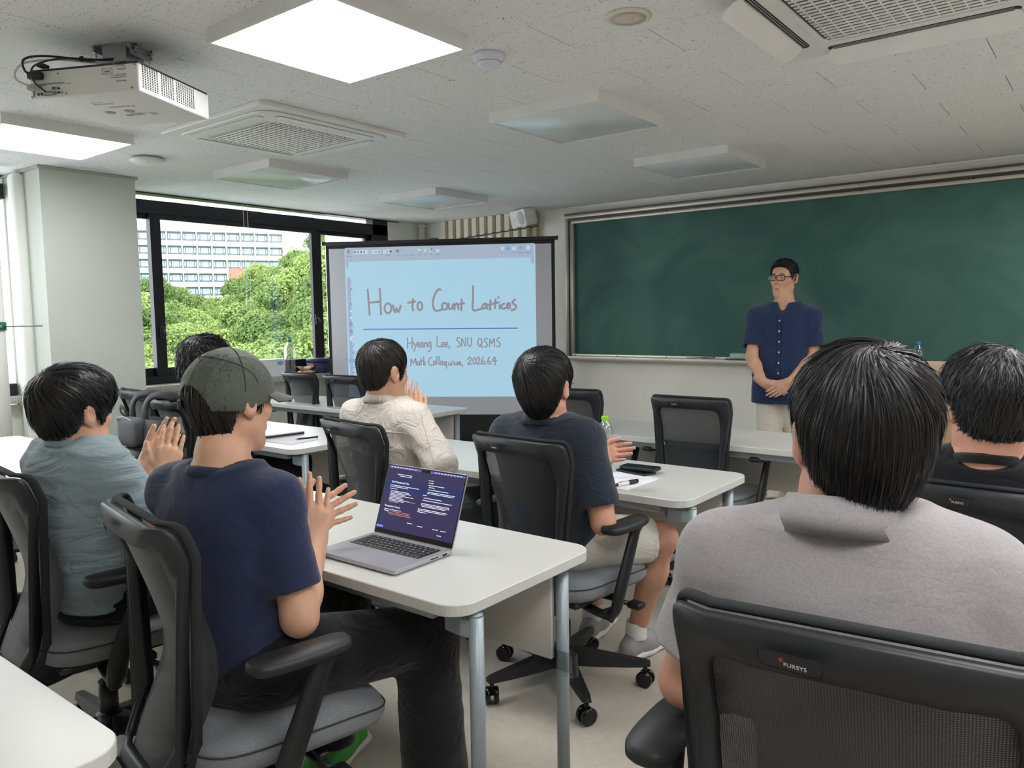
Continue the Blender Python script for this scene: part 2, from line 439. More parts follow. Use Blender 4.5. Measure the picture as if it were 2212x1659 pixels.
for x, y in ((-4.53, 0.33), (0.15, 0.33), (0.15, 1.845), (0.15, 3.35), (0.15, 4.83), (2.49, 0.33), (2.49, 1.845), (2.49, 3.35), (2.49, 4.83)):  # unseen panels on the same grid, added lit to fill the room
    lamp(x, y, True, 'added fill-light panel on ceiling outside the picture')

def cassette(x, y, h, op, label):
    r = empty('ceiling_air_conditioner', (x, y, CEIL), 0, label, 'air conditioner', 'ceiling cassette air conditioners')
    b = MB(); b.prism(rrect(-h, -h, h, h, 0.03), -0.022, 0.0, bevel=0.004)
    b.prism(rrect(-h+0.05, -h+0.05, h-0.05, h-0.05, 0.10), -0.032, -0.021, bevel=0.004)
    b.build('panel', M_whitem, r)
    gh = 0.28
    f = MB(); ring_o = rrect(-gh-0.035, -gh-0.035, gh+0.035, gh+0.035, 0.07, 5); ring_i = rrect(-gh, -gh, gh, gh, 0.05, 5); n = len(ring_o)
    v = [(p[0], p[1], -0.031) for p in ring_o]+[(p[0], p[1], -0.040) for p in ring_i]+[(p[0], p[1], -0.031) for p in ring_i]
    f.add(v, [(i, n+i, n+(i+1) % n, (i+1) % n) for i in range(n)]+[(n+i, 2*n+i, 2*n+(i+1) % n, n+(i+1) % n) for i in range(n)], True)
    fr_ = f.build('grille_frame', M_whitem, r)
    MB().prism(rrect(-gh, -gh, gh, gh, 0.05), -0.0335, -0.0325).build('filter', mat('dark_filter', rgb(74, 76, 82), 0.8, var=0.1, scale=200), r)
    ns = 19; sp = None
    for i in range(ns):
        a = -gh+0.02+(2*gh-0.04)*i/(ns-1)
        if sp is None:
            q = MB(); q.rbox(-gh+0.012, -0.0068, -0.040, gh-0.012, 0.0068, -0.0345, 0.0015, 1); sp = q.build('grille_slat', M_white, r); s_ = sp
        else: s_ = sp.copy(); col.objects.link(s_)
        s_.location = (0, a, 0)
    c = MB()
    for i in range(13):
        a = -gh+0.03+(2*gh-0.06)*i/12; c.box(a-0.003, -gh+0.01, -0.0385, a+0.003, gh-0.01, -0.034)
    c.build('grille_crossbars', M_white, r)
    for k in range(4):
        M = Matrix.Rotation(k*PI/2, 4, 'Z')
        e = h-0.105; L_ = gh+0.02
        s = MB(); s.prism(rrect(-L_, e-0.022, L_, e+0.022, 0.02), -0.0335, -0.0318, M=M); s.build('air_slot', M_dark if op else mat('panel_groove', rgb(150, 150, 150), 0.6, var=0), r)
        l = MB()
        if op:
            T = M @ Matrix.Translation((0, e+0.012, -0.036)) @ Matrix.Rotation(math.radians(-32), 4, 'X')
            l.prism([(p[0], p[1]) for p in rrect(-L_-0.005, -0.012, L_+0.005, 0.075, 0.035)], -0.004, 0.004, M=T, bevel=0.002)
            b2 = MB()
            for kk in range(3): b2.tube([M @ Vector((-L_+0.02, e-0.016+kk*0.008, -0.033-0.002*kk)), M @ Vector((L_-0.02, e-0.016+kk*0.008, -0.033-0.002*kk))], 0.0022, 5)
            b2.build('vane', M_grey, r)
        else:
            l.prism(rrect(-L_+0.004, e-0.019, L_-0.004, e+0.019, 0.018), -0.037, -0.0325, M=M, bevel=0.0015)
        l.build('louver', M_white, r)
    return r
cassette(-3.57, 2.61, 0.455, False, 'ceiling air conditioner with closed louvers behind the projector')
cassette(-0.60, 2.70, 0.47, True, 'ceiling air conditioner with open louvers at top right')

# smoke detector, speaker disc, access point
d = MB(); d.lathe([(0.062, 0), (0.064, -0.012), (0.058, -0.024), (0.047, -0.028), (0.045, -0.034), (0.036, -0.046), (0.02, -0.051), (0.0001, -0.052)][::-1], 28)
o = d.build('smoke_detector', mat('cool_white_plastic', rgb(214, 216, 228), 0.4)); o.location = (-1.955, 2.375, CEIL)
tag(o, 'round white smoke detector beside the large lit panel', 'smoke detector')
MB().lathe([(0.0460, -0.0300), (0.0475, -0.0310), (0.0460, -0.0325)], 28).build('vent_ring', M_grey, o)
d = MB(); d.lathe([(0.078, 0), (0.078, -0.006), (0.068, -0.010), (0.060, -0.009)][::-1], 32)
o = d.build('ceiling_speaker', mat('ivory_plastic', rgb(216, 208, 198), 0.5)); o.location = (-1.354, 2.384, CEIL)
tag(o, 'round flush ceiling speaker left of the open air conditioner', 'speaker')
MB().lathe([(0.0605, -0.009), (0.03, -0.0105), (0.0001, -0.011)][::-1], 32).build('speaker_grille', mat('ivory_mesh', rgb(200, 192, 184), 0.7, var=0.2, scale=500), o)
d = MB(); d.lathe([(0.085, -0.006), (0.102, -0.016), (0.104, -0.022), (0.085, -0.036), (0.045, -0.046), (0.0001, -0.049)][::-1], 32)
o = d.build('wireless_access_point', M_white); o.location = (-4.735, 2.455, CEIL)
tag(o, 'round white access point on ceiling above the pillar', 'access point')
MB().lathe([(0.088, 0), (0.088, -0.008)][::-1], 24).build('mounting_plate', M_grey, o)
MB().rbox(-0.02, -0.012, -0.046, 0.02, -0.004, -0.0435, 0.001, 1, M=Matrix.Translation((0.055, -0.02, 0.006))).build('emblem', M_grey, o)
cb_ = MB(); cb_.rbox(-0.115, -0.03, -0.022, -0.09, 0.005, -0.002, 0.003); cb_.build('cable_plug', M_black, o)

# ------------------------------------------------------------ projector on its mount
ang = math.atan2(0.443, 0.897)
pj = empty('projector', (-2.936, 1.447, 2.14), ang, 'white ceiling projector with cables and perforated side', 'projector')
W2, D2, H2 = 0.215, 0.204, 0.10
b = MB(); b.rbox(-W2, -D2, 0, W2, D2, H2-0.006, 0.006, 2); b.build('body', M_white, pj)
MB().box(-W2+0.004, -D2+0.004, H2-0.006, W2-0.004, D2-0.004, H2).build('top_plate', M_black, pj)
vp = MB()
for c0, nc, r0, nr in ((-0.185, 7, 0.016, 14), (-0.085, 6, 0.016, 14), (0.0, 9, 0.016, 13)):
    for i in range(nc):
        for j in range(nr):
            y, z = c0+i*0.0125, r0+j*0.0057
            if y > D2-0.015: continue
            vp.rbox(W2-0.001, y, z, W2+0.0006, y+0.0072, z+0.0034, 0.0003, 1) if False else vp.box(W2-0.001, y, z, W2+0.0006, y+0.0072, z+0.0034)
v_ = vp.build('vent_holes', M_dark, pj); v_['kind'] = 'stuff'
yb = -D2-0.0006
def port(x0, z0, x1, z1, m, name='port', dep=0.002):
    MB().rbox(x0, yb-dep, z0, x1, yb+0.004, z1, 0.0008, 1).build(name, m, pj)
M_blue = mat('blue_connector', rgb(40, 60, 150), 0.4)
for k in range(2):
    port(-W2+0.028+k*0.014, 0.010, -W2+0.038+k*0.014, 0.021, M_steel, 'network_socket'); port(-W2+0.030+k*0.014, 0.0115, -W2+0.036+k*0.014, 0.018, M_dark, 'network_socket_hole', 0.003)
for z in (0.011, 0.0275):
    port(-W2+0.088, z, -W2+0.107, z+0.0095, M_steel, 'video_socket'); port(-W2+0.0915, z+0.002, -W2+0.1005, z+0.0075, M_blue, 'video_socket_core', 0.003)
for z in (0.013, 0.027):
    MB().cyl((-W2+0.116, yb-0.003, z+0.003), (-W2+0.116, yb+0.002, z+0.003), 0.0038).build('audio_jack', M_black, pj)
port(-W2+0.124, 0.0115, -W2+0.132, 0.018, M_steel, 'serial_socket')
port(-W2+0.055, 0.008, -W2+0.084, 0.018, M_grey, 'connector_bay'); port(-W2+0.060, 0.010, -W2+0.070, 0.015, M_dark, 'connector_hole', 0.003)
port(-W2+0.010, 0.008, -W2+0.020, 0.040, M_grey, 'bay_recess', 0.0008)
port(-W2+0.040, 0.046, -W2+0.130, 0.050, M_grey, 'raised_rib', 0.003); port(-W2+0.030, 0.042, -W2+0.060, 0.047, M_grey, 'raised_rib', 0.003)
for x, z in ((-W2+0.006, 0.008), (W2-0.026, 0.012), (W2-0.012, 0.088), (-W2+0.145, 0.012), (-W2+0.115, 0.080)):
    MB().cyl((x, yb-0.0012, z), (x, yb+0.002, z), 0.0035).build('screw', M_steel, pj)
M_print = mat('grey_print', rgb(120, 120, 124), 0.7, var=0)
lb = MB()
for x0, z0, x1, z1 in ((0.075, 0.082, 0.115, 0.0832), (0.075, 0.062, 0.115, 0.0632), (0.075, 0.0625, 0.0762, 0.0825), (0.1142, 0.0625, 0.1155, 0.0825), (0.085, 0.070, 0.105, 0.0745), (0.075, 0.0665, 0.115, 0.0671), (0.12, 0.086, 0.165, 0.0866), (0.135, 0.089, 0.165, 0.0905), (0.12, 0.092, 0.125, 0.096), (0.13, 0.078, 0.168, 0.079), (0.14, 0.074, 0.168, 0.075), (0.125, 0.060, 0.168, 0.0608), (0.105, 0.055, 0.168, 0.0565), (0.11, 0.049, 0.168, 0.0505), (-0.09, 0.046, -0.075, 0.049), (-0.07, 0.042, -0.05, 0.044)):
    lb.box(x0, yb-0.0004, z0, x1, yb+0.001, z1)
lb.build('rating_label', M_print, pj)['kind'] = 'stuff'
# maker's name printed upside down on back and underside
me = text_mesh('Panasonic', 0.010, 0.0002); o = link_mesh('lettering', me, M_print, pj)
o.matrix_local = Matrix.Translation((0.168, yb-0.0003, 0.040)) @ Matrix.Rotation(PI, 4, 'Y') @ Matrix.Rotation(PI/2, 4, 'X')
o.matrix_local = Matrix(((-1, 0, 0, 0.168), (0, 0, -1, yb-0.0003), (0, -1, 0, 0.040), (0, 0, 0, 1)))
me = text_mesh('Panasonic', 0.026, 0.0002); o = link_mesh('lettering', me, M_print, pj)
o.matrix_local = Matrix(((-1, 0, 0, 0.075), (0, 1, 0, -0.055), (0, 0, -1, -0.0003), (0, 0, 0, 1)))
un = MB()
for x0, y0, x1, y1 in ((-0.05, -0.115, -0.005, -0.111), (-0.055, -0.09, 0.02, -0.086), (-0.03, -0.098, 0.03, -0.095), (-0.055, -0.10, -0.04, -0.088), (0.03, 0.045, 0.06, 0.047), (0.06, 0.05, 0.085, 0.08), (-0.01, 0.04, 0.035, 0.07)):
    un.box(x0, y0, -0.0006, x1, y1, 0.001)
un.build('underside_print', mat('pale_print', rgb(170, 168, 166), 0.7, var=0), pj)['kind'] = 'stuff'
MB().box(-0.04, 0.055, -0.0008, -0.015, 0.066, 0.001).build('blue_sticker', mat('blue_sticker', rgb(70, 84, 140), 0.5), pj)
for x, y in ((-0.07, 0.01), (0.01, 0.01)):
    d = MB(); d.lathe([(0.0001, -0.003), (0.018, -0.002), (0.020, 0.001)], 20); q = d.build('adjuster_foot', M_grey, pj); q.location = (x, y, 0)
# mount (bracket holds the projector)
mt = MB(); zc = CEIL-2.14
mt.box(-0.075, -0.06, zc-0.003, 0.075, 0.06, zc); mt.box(-0.078, -0.055, zc-0.022, -0.074, 0.055, zc); mt.box(0.074, -0.055, zc-0.040, 0.078, 0.055, zc)
mt.box(-0.045, -0.048, zc-0.06, 0.055, -0.045, zc-0.003); mt.box(0.052, -0.048, H2+0.006, 0.055, 0.045, zc-0.01)
mt.box(-0.045, -0.048, H2+0.004, -0.042, 0.045, zc-0.03); mt.box(-0.055, -0.055, H2, 0.065, 0.055, H2+0.006)
mt.build('ceiling_bracket', mat('galvanised_steel', rgb(170, 172, 174), 0.35, metal=0.7, var=0.08, scale=30), pj)
for x, y in ((-0.085, -0.03), (-0.085, 0.04), (0.088, -0.04), (0.088, 0.045)):
    q = MB(); q.cyl((x, y, zc-0.035), (x, y, zc), 0.004, n=8); q.lathe([(0.009, zc-0.018), (0.009, zc-0.010)], 6, c=(x, y)); q.build('bolt', M_steel, pj)
for x in (-0.03, 0.02, 0.04):
    q = MB(); q.cyl((x, -0.058, H2+0.016), (x, -0.045, H2+0.016), 0.007, n=10); q.build('bolt', M_steel, pj)
def cable(name, ctrl, r, m):
    q = MB(); q.tube(curve_pts(ctrl, 8), r, 8); q.build(name, m, pj)
M_cab = mat('black_cable', rgb(26, 26, 30), 0.5); M_cabw = mat('pale_cable', rgb(196, 196, 190), 0.5)
yk = -D2
cable('power_cable', [(0.04, -0.02, zc-0.035), (-0.02, -0.06, zc-0.055), (-0.09, -0.12, zc-0.065), (-0.16, -0.20, zc-0.075), (-0.20, yk-0.035, zc-0.095), (-0.205, yk-0.03, H2-0.01), (-0.185, yk-0.012, H2-0.028)], 0.004, M_cab)
cable('video_cable', [(0.04, -0.02, zc-0.05), (-0.03, -0.07, zc-0.068), (-0.10, -0.16, zc-0.075), (-0.14, yk-0.03, zc-0.11), (-0.155, yk-0.055, H2-0.02), (-0.15, yk-0.05, 0.04), (-0.135, yk-0.02, 0.016)], 0.003, M_cab)
cable('signal_cable', [(0.03, -0.03, zc-0.06), (-0.05, -0.09, zc-0.072), (-0.13, -0.17, zc-0.08), (-0.20, yk-0.03, zc-0.105), (-0.225, yk-0.05, H2-0.02), (-0.225, yk-0.045, 0.055), (-0.205, yk-0.02, 0.042)], 0.0035, M_cabw)
cable('spare_cable', [(0.04, -0.01, zc-0.025), (-0.01, -0.04, zc-0.045), (-0.04, -0.07, zc-0.06)], 0.003, M_cab)
q = MB(); q.rbox(-0.205, yk-0.026, H2-0.038, -0.155, yk, H2-0.012, 0.005); q.rbox(-0.17, yk-0.02, H2+0.002, -0.14, yk+0.012, H2+0.014, 0.004); q.build('power_plug', M_cab, pj)
q = MB(); q.rbox(-0.212, yk-0.022, 0.026, -0.165, yk, 0.046, 0.005); q.build('signal_plug', mat('grey_plug', rgb(170, 170, 164), 0.5), pj)
q = MB(); q.rbox(-0.145, yk-0.022, 0.009, -0.11, yk, 0.018, 0.003); q.build('video_plug', M_steel, pj)
q = MB(); q.lathe([(0.010, -0.004), (0.010, 0.004)], 12, M=Matrix.Translation((-0.075, -0.115, zc-0.066)) @ Matrix.Rotation(PI/2, 4, 'Y')); q.build('cable_tie', M_cab, pj)
q = MB(); q.cyl((0.0, D2-0.002, 0.05), (0.0, D2+0.03, 0.05), 0.04, 0.036, n=24); q.build('lens', M_blackgl, pj)
TITLE = [[(0.348,1.619),(0.354,1.513),(0.36,1.393)],
[(0.46,1.625),(0.463,1.511),(0.465,1.397)],
[(0.357,1.503),(0.463,1.511)],
[(0.544,1.491),(0.558,1.474),(0.562,1.447),(0.554,1.422),(0.538,1.407),(0.519,1.409),(0.504,1.427),(0.5,1.453),(0.508,1.479),(0.525,1.493),(0.544,1.491)],
[(0.579,1.476),(0.586,1.431),(0.597,1.412),(0.611,1.451),(0.623,1.415),(0.637,1.434),(0.648,1.472)],
[(0.762,1.528),(0.756,1.459),(0.762,1.425)],
[(0.717,1.497),(0.782,1.506)],
[(0.833,1.499),(0.843,1.484),(0.846,1.462),(0.84,1.441),(0.828,1.429),(0.815,1.43),(0.805,1.445),(0.802,1.467),(0.807,1.488),(0.819,1.5),(0.833,1.499)],
[(1.016,1.606),(0.998,1.611),(0.967,1.574),(0.943,1.503),(0.949,1.444),(0.969,1.422),(1.006,1.425),(1.024,1.436)],
[(1.058,1.488),(1.07,1.476),(1.073,1.458),(1.067,1.44),(1.054,1.43),(1.039,1.431),(1.028,1.443),(1.025,1.462),(1.031,1.48),(1.043,1.49),(1.058,1.488)],
[(1.086,1.483),(1.085,1.447),(1.097,1.432),(1.116,1.447),(1.126,1.482),(1.127,1.438)],
[(1.137,1.429),(1.14,1.482),(1.142,1.467),(1.156,1.482),(1.168,1.47),(1.172,1.43)],
[(1.204,1.516),(1.199,1.422)],
[(1.18,1.475),(1.225,1.484)],
[(1.308,1.632),(1.306,1.52),(1.302,1.426),(1.344,1.423),(1.386,1.434)],
[(1.417,1.477),(1.396,1.469),(1.386,1.442),(1.4,1.434),(1.42,1.45),(1.424,1.481),(1.426,1.438),(1.435,1.433)],
[(1.462,1.506),(1.455,1.421)],
[(1.44,1.462),(1.482,1.473)],
[(1.507,1.511),(1.5,1.435)],
[(1.489,1.476),(1.536,1.487)],
[(1.542,1.463),(1.544,1.432)],
[(1.532,1.532),(1.535,1.529)],
[(1.584,1.474),(1.563,1.463),(1.56,1.44),(1.575,1.43),(1.595,1.436)],
[(1.607,1.452),(1.636,1.461),(1.627,1.478),(1.611,1.471),(1.607,1.449),(1.616,1.432),(1.638,1.439)],
[(1.68,1.508),(1.659,1.491),(1.661,1.473),(1.687,1.455),(1.678,1.426),(1.648,1.415)]]
RULE = [[(0.3,1.264),(1.7,1.257)]]
SUB = [[(0.702,1.184),(0.7,1.088)],
[(0.747,1.186),(0.744,1.09)],
[(0.701,1.133),(0.745,1.14)],
[(0.758,1.141),(0.772,1.113)],
[(0.795,1.147),(0.774,1.099),(0.758,1.061)],
[(0.796,1.115),(0.82,1.123),(0.813,1.137),(0.8,1.131),(0.796,1.113),(0.804,1.098),(0.822,1.104)],
[(0.843,1.139),(0.848,1.13),(0.849,1.117),(0.846,1.105),(0.84,1.098),(0.834,1.099),(0.829,1.107),(0.827,1.12),(0.83,1.133),(0.836,1.14),(0.843,1.139)],
[(0.857,1.096),(0.858,1.14),(0.86,1.127),(0.871,1.14),(0.88,1.128),(0.882,1.098)],
[(0.908,1.141),(0.913,1.134),(0.914,1.123),(0.911,1.113),(0.906,1.107),(0.899,1.107),(0.894,1.114),(0.892,1.125),(0.895,1.136),(0.901,1.141),(0.908,1.141)],
[(0.916,1.142),(0.916,1.086),(0.9,1.059),(0.888,1.068)],
[(0.973,1.19),(0.972,1.145),(0.974,1.103),(1.01,1.104)],
[(1.013,1.116),(1.039,1.124),(1.031,1.139),(1.017,1.133),(1.013,1.114),(1.022,1.099),(1.04,1.105)],
[(1.044,1.116),(1.069,1.124),(1.062,1.139),(1.047,1.133),(1.044,1.113),(1.052,1.098),(1.071,1.105)],
[(1.087,1.105),(1.08,1.084)],
[(1.182,1.176),(1.162,1.181),(1.154,1.161),(1.169,1.14),(1.181,1.121),(1.172,1.101),(1.152,1.097)],
[(1.195,1.101),(1.197,1.176),(1.229,1.1),(1.233,1.178)],
[(1.252,1.177),(1.251,1.13),(1.262,1.103),(1.277,1.108),(1.284,1.129),(1.285,1.179)],
[(1.367,1.168),(1.376,1.154),(1.378,1.132),(1.374,1.112),(1.364,1.1),(1.353,1.101),(1.344,1.115),(1.342,1.137),(1.346,1.157),(1.356,1.169),(1.367,1.168)],
[(1.362,1.117),(1.382,1.087)],
[(1.429,1.164),(1.411,1.17),(1.399,1.152),(1.417,1.134),(1.428,1.114),(1.416,1.095),(1.398,1.098)],
[(1.446,1.094),(1.451,1.166),(1.467,1.122),(1.487,1.169),(1.492,1.097)],
[(1.543,1.172),(1.523,1.174),(1.513,1.153),(1.531,1.136),(1.542,1.117),(1.53,1.097),(1.51,1.101)],
[(0.728,0.933),(0.732,0.997),(0.749,0.952),(0.771,1.0),(0.777,0.94)],
[(0.798,0.965),(0.803,0.96),(0.804,0.951),(0.802,0.943),(0.797,0.938),(0.791,0.938),(0.786,0.944),(0.785,0.953),(0.787,0.961),(0.792,0.966),(0.798,0.965)],
[(0.806,0.966),(0.808,0.937)],
[(0.824,0.996),(0.822,0.936)],
[(0.812,0.972),(0.839,0.976)],
[(0.848,1.014),(0.845,0.936),(0.848,0.956),(0.855,0.966),(0.859,0.936)],
[(0.922,1.007),(0.901,0.996),(0.891,0.965),(0.9,0.939),(0.927,0.935)],
[(0.948,0.972),(0.953,0.965),(0.954,0.954),(0.952,0.944),(0.946,0.938),(0.94,0.939),(0.936,0.946),(0.935,0.957),(0.937,0.967),(0.942,0.973),(0.948,0.972)],
[(0.967,1.013),(0.965,0.943)],
[(0.987,1.015),(0.986,0.941)],
[(1.015,0.972),(1.02,0.965),(1.021,0.954),(1.019,0.943),(1.013,0.937),(1.006,0.938),(1.001,0.945),(0.999,0.956),(1.002,0.966),(1.008,0.972),(1.015,0.972)],
[(1.045,0.964),(1.049,0.958),(1.051,0.949),(1.048,0.94),(1.043,0.935),(1.037,0.935),(1.032,0.941),(1.031,0.951),(1.034,0.96),(1.039,0.965),(1.045,0.964)],
[(1.053,0.964),(1.055,0.906)],
[(1.072,0.962),(1.076,0.934),(1.091,0.937),(1.096,0.964),(1.098,0.934)],
[(1.114,0.961),(1.115,0.937)],
[(1.113,0.977),(1.115,0.974)],
[(1.13,0.964),(1.133,0.937),(1.145,0.939),(1.15,0.963),(1.151,0.937)],
[(1.162,0.937),(1.163,0.963),(1.171,0.961),(1.172,0.937),(1.18,0.961),(1.183,0.933)],
[(1.201,0.939),(1.195,0.92)],
[(1.247,0.981),(1.263,1.004),(1.279,0.992),(1.269,0.968),(1.247,0.941),(1.286,0.944)],
[(1.313,0.997),(1.319,0.986),(1.321,0.969),(1.317,0.952),(1.31,0.943),(1.302,0.944),(1.296,0.955),(1.294,0.972),(1.297,0.989),(1.305,0.998),(1.313,0.997)],
[(1.329,0.983),(1.344,1.004),(1.356,0.992),(1.347,0.968),(1.329,0.944),(1.365,0.947)],
[(1.39,1.007),(1.374,0.973),(1.377,0.947),(1.395,0.943),(1.401,0.964),(1.38,0.967)],
[(1.413,0.943),(1.414,0.942)],
[(1.444,1.006),(1.428,0.973),(1.431,0.947),(1.447,0.943),(1.453,0.963),(1.434,0.967)],
[(1.464,0.939),(1.465,0.938)],
[(1.484,1.002),(1.471,0.967),(1.51,0.972)],
[(1.496,1.002),(1.494,0.931)]]
UI_RECTS = [[0.154,1.995,1.853,1.872,'bar'],[0.162,1.73,0.192,0.843,'side'],[0.157,1.876,0.178,1.822,'side'],[1.826,1.872,1.85,1.82,'side'],[0.23,1.972,0.365,1.936,'lt'],[0.233,1.964,0.249,1.947,'dk'],[0.262,1.966,0.279,1.947,'red'],[0.292,1.965,0.308,1.946,'ind'],[0.32,1.965,0.335,1.945,'grn'],[0.348,1.966,0.367,1.945,'yel'],[0.393,1.97,0.476,1.937,'lt'],[0.4,1.956,0.414,1.952,'dk'],[0.427,1.957,0.444,1.951,'dk'],[0.457,1.959,0.471,1.948,'dk'],[0.501,1.97,0.584,1.939,'lt'],[0.508,1.957,0.512,1.953,'dk'],[0.535,1.959,0.545,1.95,'dk'],[0.56,1.964,0.581,1.944,'dk'],[0.619,1.969,0.647,1.943,'brn'],[0.819,1.969,0.847,1.942,'lt'],[0.828,1.95,0.849,1.939,'grn'],[0.877,1.971,0.893,1.939,'lt'],[0.922,1.973,0.941,1.94,'lt'],[0.93,1.976,0.949,1.952,'grn'],[0.983,1.965,1.012,1.938,'lt'],[1.562,1.972,1.585,1.941,'lt'],[1.61,1.976,1.637,1.938,'blu'],[1.663,1.969,1.692,1.939,'lt'],[1.721,1.973,1.748,1.944,'blu'],[1.789,1.975,1.817,1.94,'lt'],[0.174,1.977,0.194,1.946,'brn'],[0.29,1.923,0.31,1.915,'dim'],[0.428,1.922,0.438,1.912,'dim'],[0.524,1.924,0.563,1.915,'dim'],[0.62,1.924,0.644,1.915,'dim'],[0.677,1.923,0.726,1.915,'dim'],[0.738,1.923,0.79,1.914,'dim'],[0.817,1.923,0.851,1.915,'dim'],[0.872,1.923,0.895,1.915,'dim'],[0.924,1.923,0.948,1.915,'dim'],[0.981,1.923,1.016,1.915,'dim'],[1.561,1.92,1.583,1.913,'dim'],[1.616,1.92,1.63,1.913,'dim'],[1.663,1.92,1.689,1.913,'dim'],[1.708,1.92,1.76,1.912,'dim'],[1.774,1.92,1.833,1.912,'dim'],[0.156,1.923,0.213,1.915,'dim'],[0.154,0.998,0.209,0.969,'blu'],[0.185,0.923,0.214,0.915,'dim']]
UI_LINES = [[(0.18,1.674),(0.198,1.702),'red'],[(0.188,1.612),(0.206,1.636),'ind'],[(0.183,1.545),(0.199,1.573),'yel'],[(0.187,1.509),(0.196,1.486),'dk'],[(0.183,1.103),(0.212,1.132),'dim'],[(0.186,1.042),(0.194,1.066),'dim'],[(0.194,1.066),(0.199,1.042),'dim'],[(0.206,1.066),(0.205,1.042),'dim'],[(0.192,1.294),(0.209,1.284),'dim'],[(0.192,1.231),(0.21,1.221),'dim'],[(0.185,1.166),(0.211,1.195),'dim'],[(0.185,0.855),(0.193,0.879),'red'],[(0.193,0.879),(0.211,0.874),'red']]
UI_RINGS = [[0.183, 1.314, 0.018], [0.183, 1.248, 0.018], [0.193, 1.18, 0.026], [0.187, 1.429, 0.011], [0.187, 1.369, 0.012]]
# ------------------------------------------------------------ chalkboard
def board_mat():
    m = bpy.data.materials.new('green_chalkboard'); m.use_nodes = True; N, L = nodes_of(m); p = N['Principled BSDF']
    tc = N.new('ShaderNodeTexCoord')
    n1 = N.new('ShaderNodeTexNoise'); n1.inputs['Scale'].default_value = 1.6; n1.inputs['Detail'].default_value = 5; n1.inputs['Distortion'].default_value = 1.2
    L.new(tc.outputs['Object'], n1.inputs['Vector'])
    r = N.new('ShaderNodeValToRGB'); e = r.color_ramp.elements
    e[0].position = 0.35; e[0].color = rgb(54, 94, 86); e[1].position = 0.75; e[1].color = rgb(80, 118, 108)
    L.new(n1.outputs['Fac'], r.inputs[0])
    n2 = N.new('ShaderNodeTexNoise'); n2.inputs['Scale'].default_value = 260
    L.new(tc.outputs['Object'], n2.inputs['Vector'])
    mx = N.new('ShaderNodeMix'); mx.data_type = 'RGBA'; mx.blend_type = 'OVERLAY'; mx.inputs[0].default_value = 0.18
    L.new(r.outputs[0], mx.inputs[6]); L.new(n2.outputs['Color'], mx.inputs[7]); L.new(mx.outputs[2], p.inputs['Base Color'])
    p.inputs['Roughness'].default_value = 0.55; p.inputs['Specular IOR Level'].default_value = 0.3
    return m
bx0, bx1, bz0, bz1 = -4.03, 1.6, 1.0, 2.205
br = empty('chalkboard', (0, 0, 0), 0, 'long green chalkboard in an aluminium frame on the front wall', 'chalkboard')
MB().box(bx0, 6.085, bz0-0.01, bx1, 6.10, bz1+0.01).build('writing_surface', board_mat(), br)
f = MB()
f.rbox(bx0-0.075, 6.045, bz1+0.045, bx1+0.08, 6.115, bz1+0.075, 0.003, 1)
f.rbox(bx0-0.01, 6.05, bz1-0.004, bx1, 6.075, bz1+0.022, 0.003, 1)
f.build('top_rail', M_alu, br)
f = MB(); f.box(bx0-0.07, 6.06, bz1+0.02, bx1+0.07, 6.11, bz1+0.046)
for k in range(3): f.box(bx0-0.06, 6.052, bz1+0.024+k*0.007, bx1+0.06, 6.062, bz1+0.027+k*0.007)
f.build('track', M_alud, br)
f = MB(); f.box(bx0-0.075, 6.04, bz1+0.075, bx1+0.08, 6.118, bz1+0.088); f.build('top_shadow_strip', M_alud, br)  # dark strip paints the shadow gap above the board frame
f = MB(); f.rbox(bx0-0.075, 6.05, bz0-0.05, bx0-0.048, 6.115, bz1+0.06, 0.003, 1); f.build('left_stile', M_alu, br)
f = MB(); f.box(bx0-0.05, 6.07, bz0-0.02, bx0-0.018, 6.11, bz1+0.03); f.build('side_groove', M_black, br)
f = MB(); f.rbox(bx0-0.032, 6.062, bz0-0.03, bx0-0.022, 6.10, bz1+0.02, 0.002, 1); f.rbox(bx0-0.016, 6.06, bz0-0.02, bx0+0.006, 6.10, bz1+0.01, 0.002, 1); f.build('inner_stile', M_alu, br)
f = MB(); f.rbox(bx0-0.01, 6.058, bz0-0.022, bx1, 6.085, bz0+0.006, 0.003, 1); f.build('bottom_rail', mat('pale_aluminium', rgb(208, 202, 186), 0.35, metal=0.5, var=0.04), br)
f = MB(); f.rbox(bx0-0.07, 6.02, bz0-0.052, bx1+0.05, 6.115, bz0-0.022, 0.004, 2); f.rbox(bx0-0.07, 6.015, bz0-0.05, bx1+0.05, 6.024, bz0-0.012, 0.003, 1); f.build('chalk_tray', M_alu, br)
for x in (bx0+0.02, bx0+0.47, bx0+0.95, bx0+1.5):
    MB().cyl((x, 6.054, bz0-0.008), (x, 6.06, bz0-0.008), 0.006, n=10).build('screw', M_steel, br)
for x in (bx0+0.95, bx0+1.75, bx0+2.5, bx0+3.2):
    MB().rbox(x, 6.046, bz1+0.018, x+0.008, 6.056, bz1+0.030, 0.002, 1).build('roller_stop', M_dark, br)
e = MB(); e.rbox(-2.49, 6.00, 0.992, -2.20, 6.07, 1.040, 0.014, 3)
o = tag(e.build('board_eraser', mat('mint_plastic', rgb(168, 196, 184), 0.4)), 'mint green board eraser on chalk tray beside the lecturer', 'eraser')
q = MB(); q.rbox(-2.53, 5.995, 0.9885, -2.19, 6.075, 0.994, 0.002, 1); q.build('felt', mat('dark_felt', rgb(90, 92, 92), 0.9), o)
ck = MB(); ck.cyl((-2.74, 6.04, 0.993), (-2.68, 6.035, 0.993), 0.0045); tag(ck.build('chalk_stick', mat('chalk', rgb(150, 140, 130), 0.9)), 'short stick of chalk lying on the chalk tray', 'chalk')
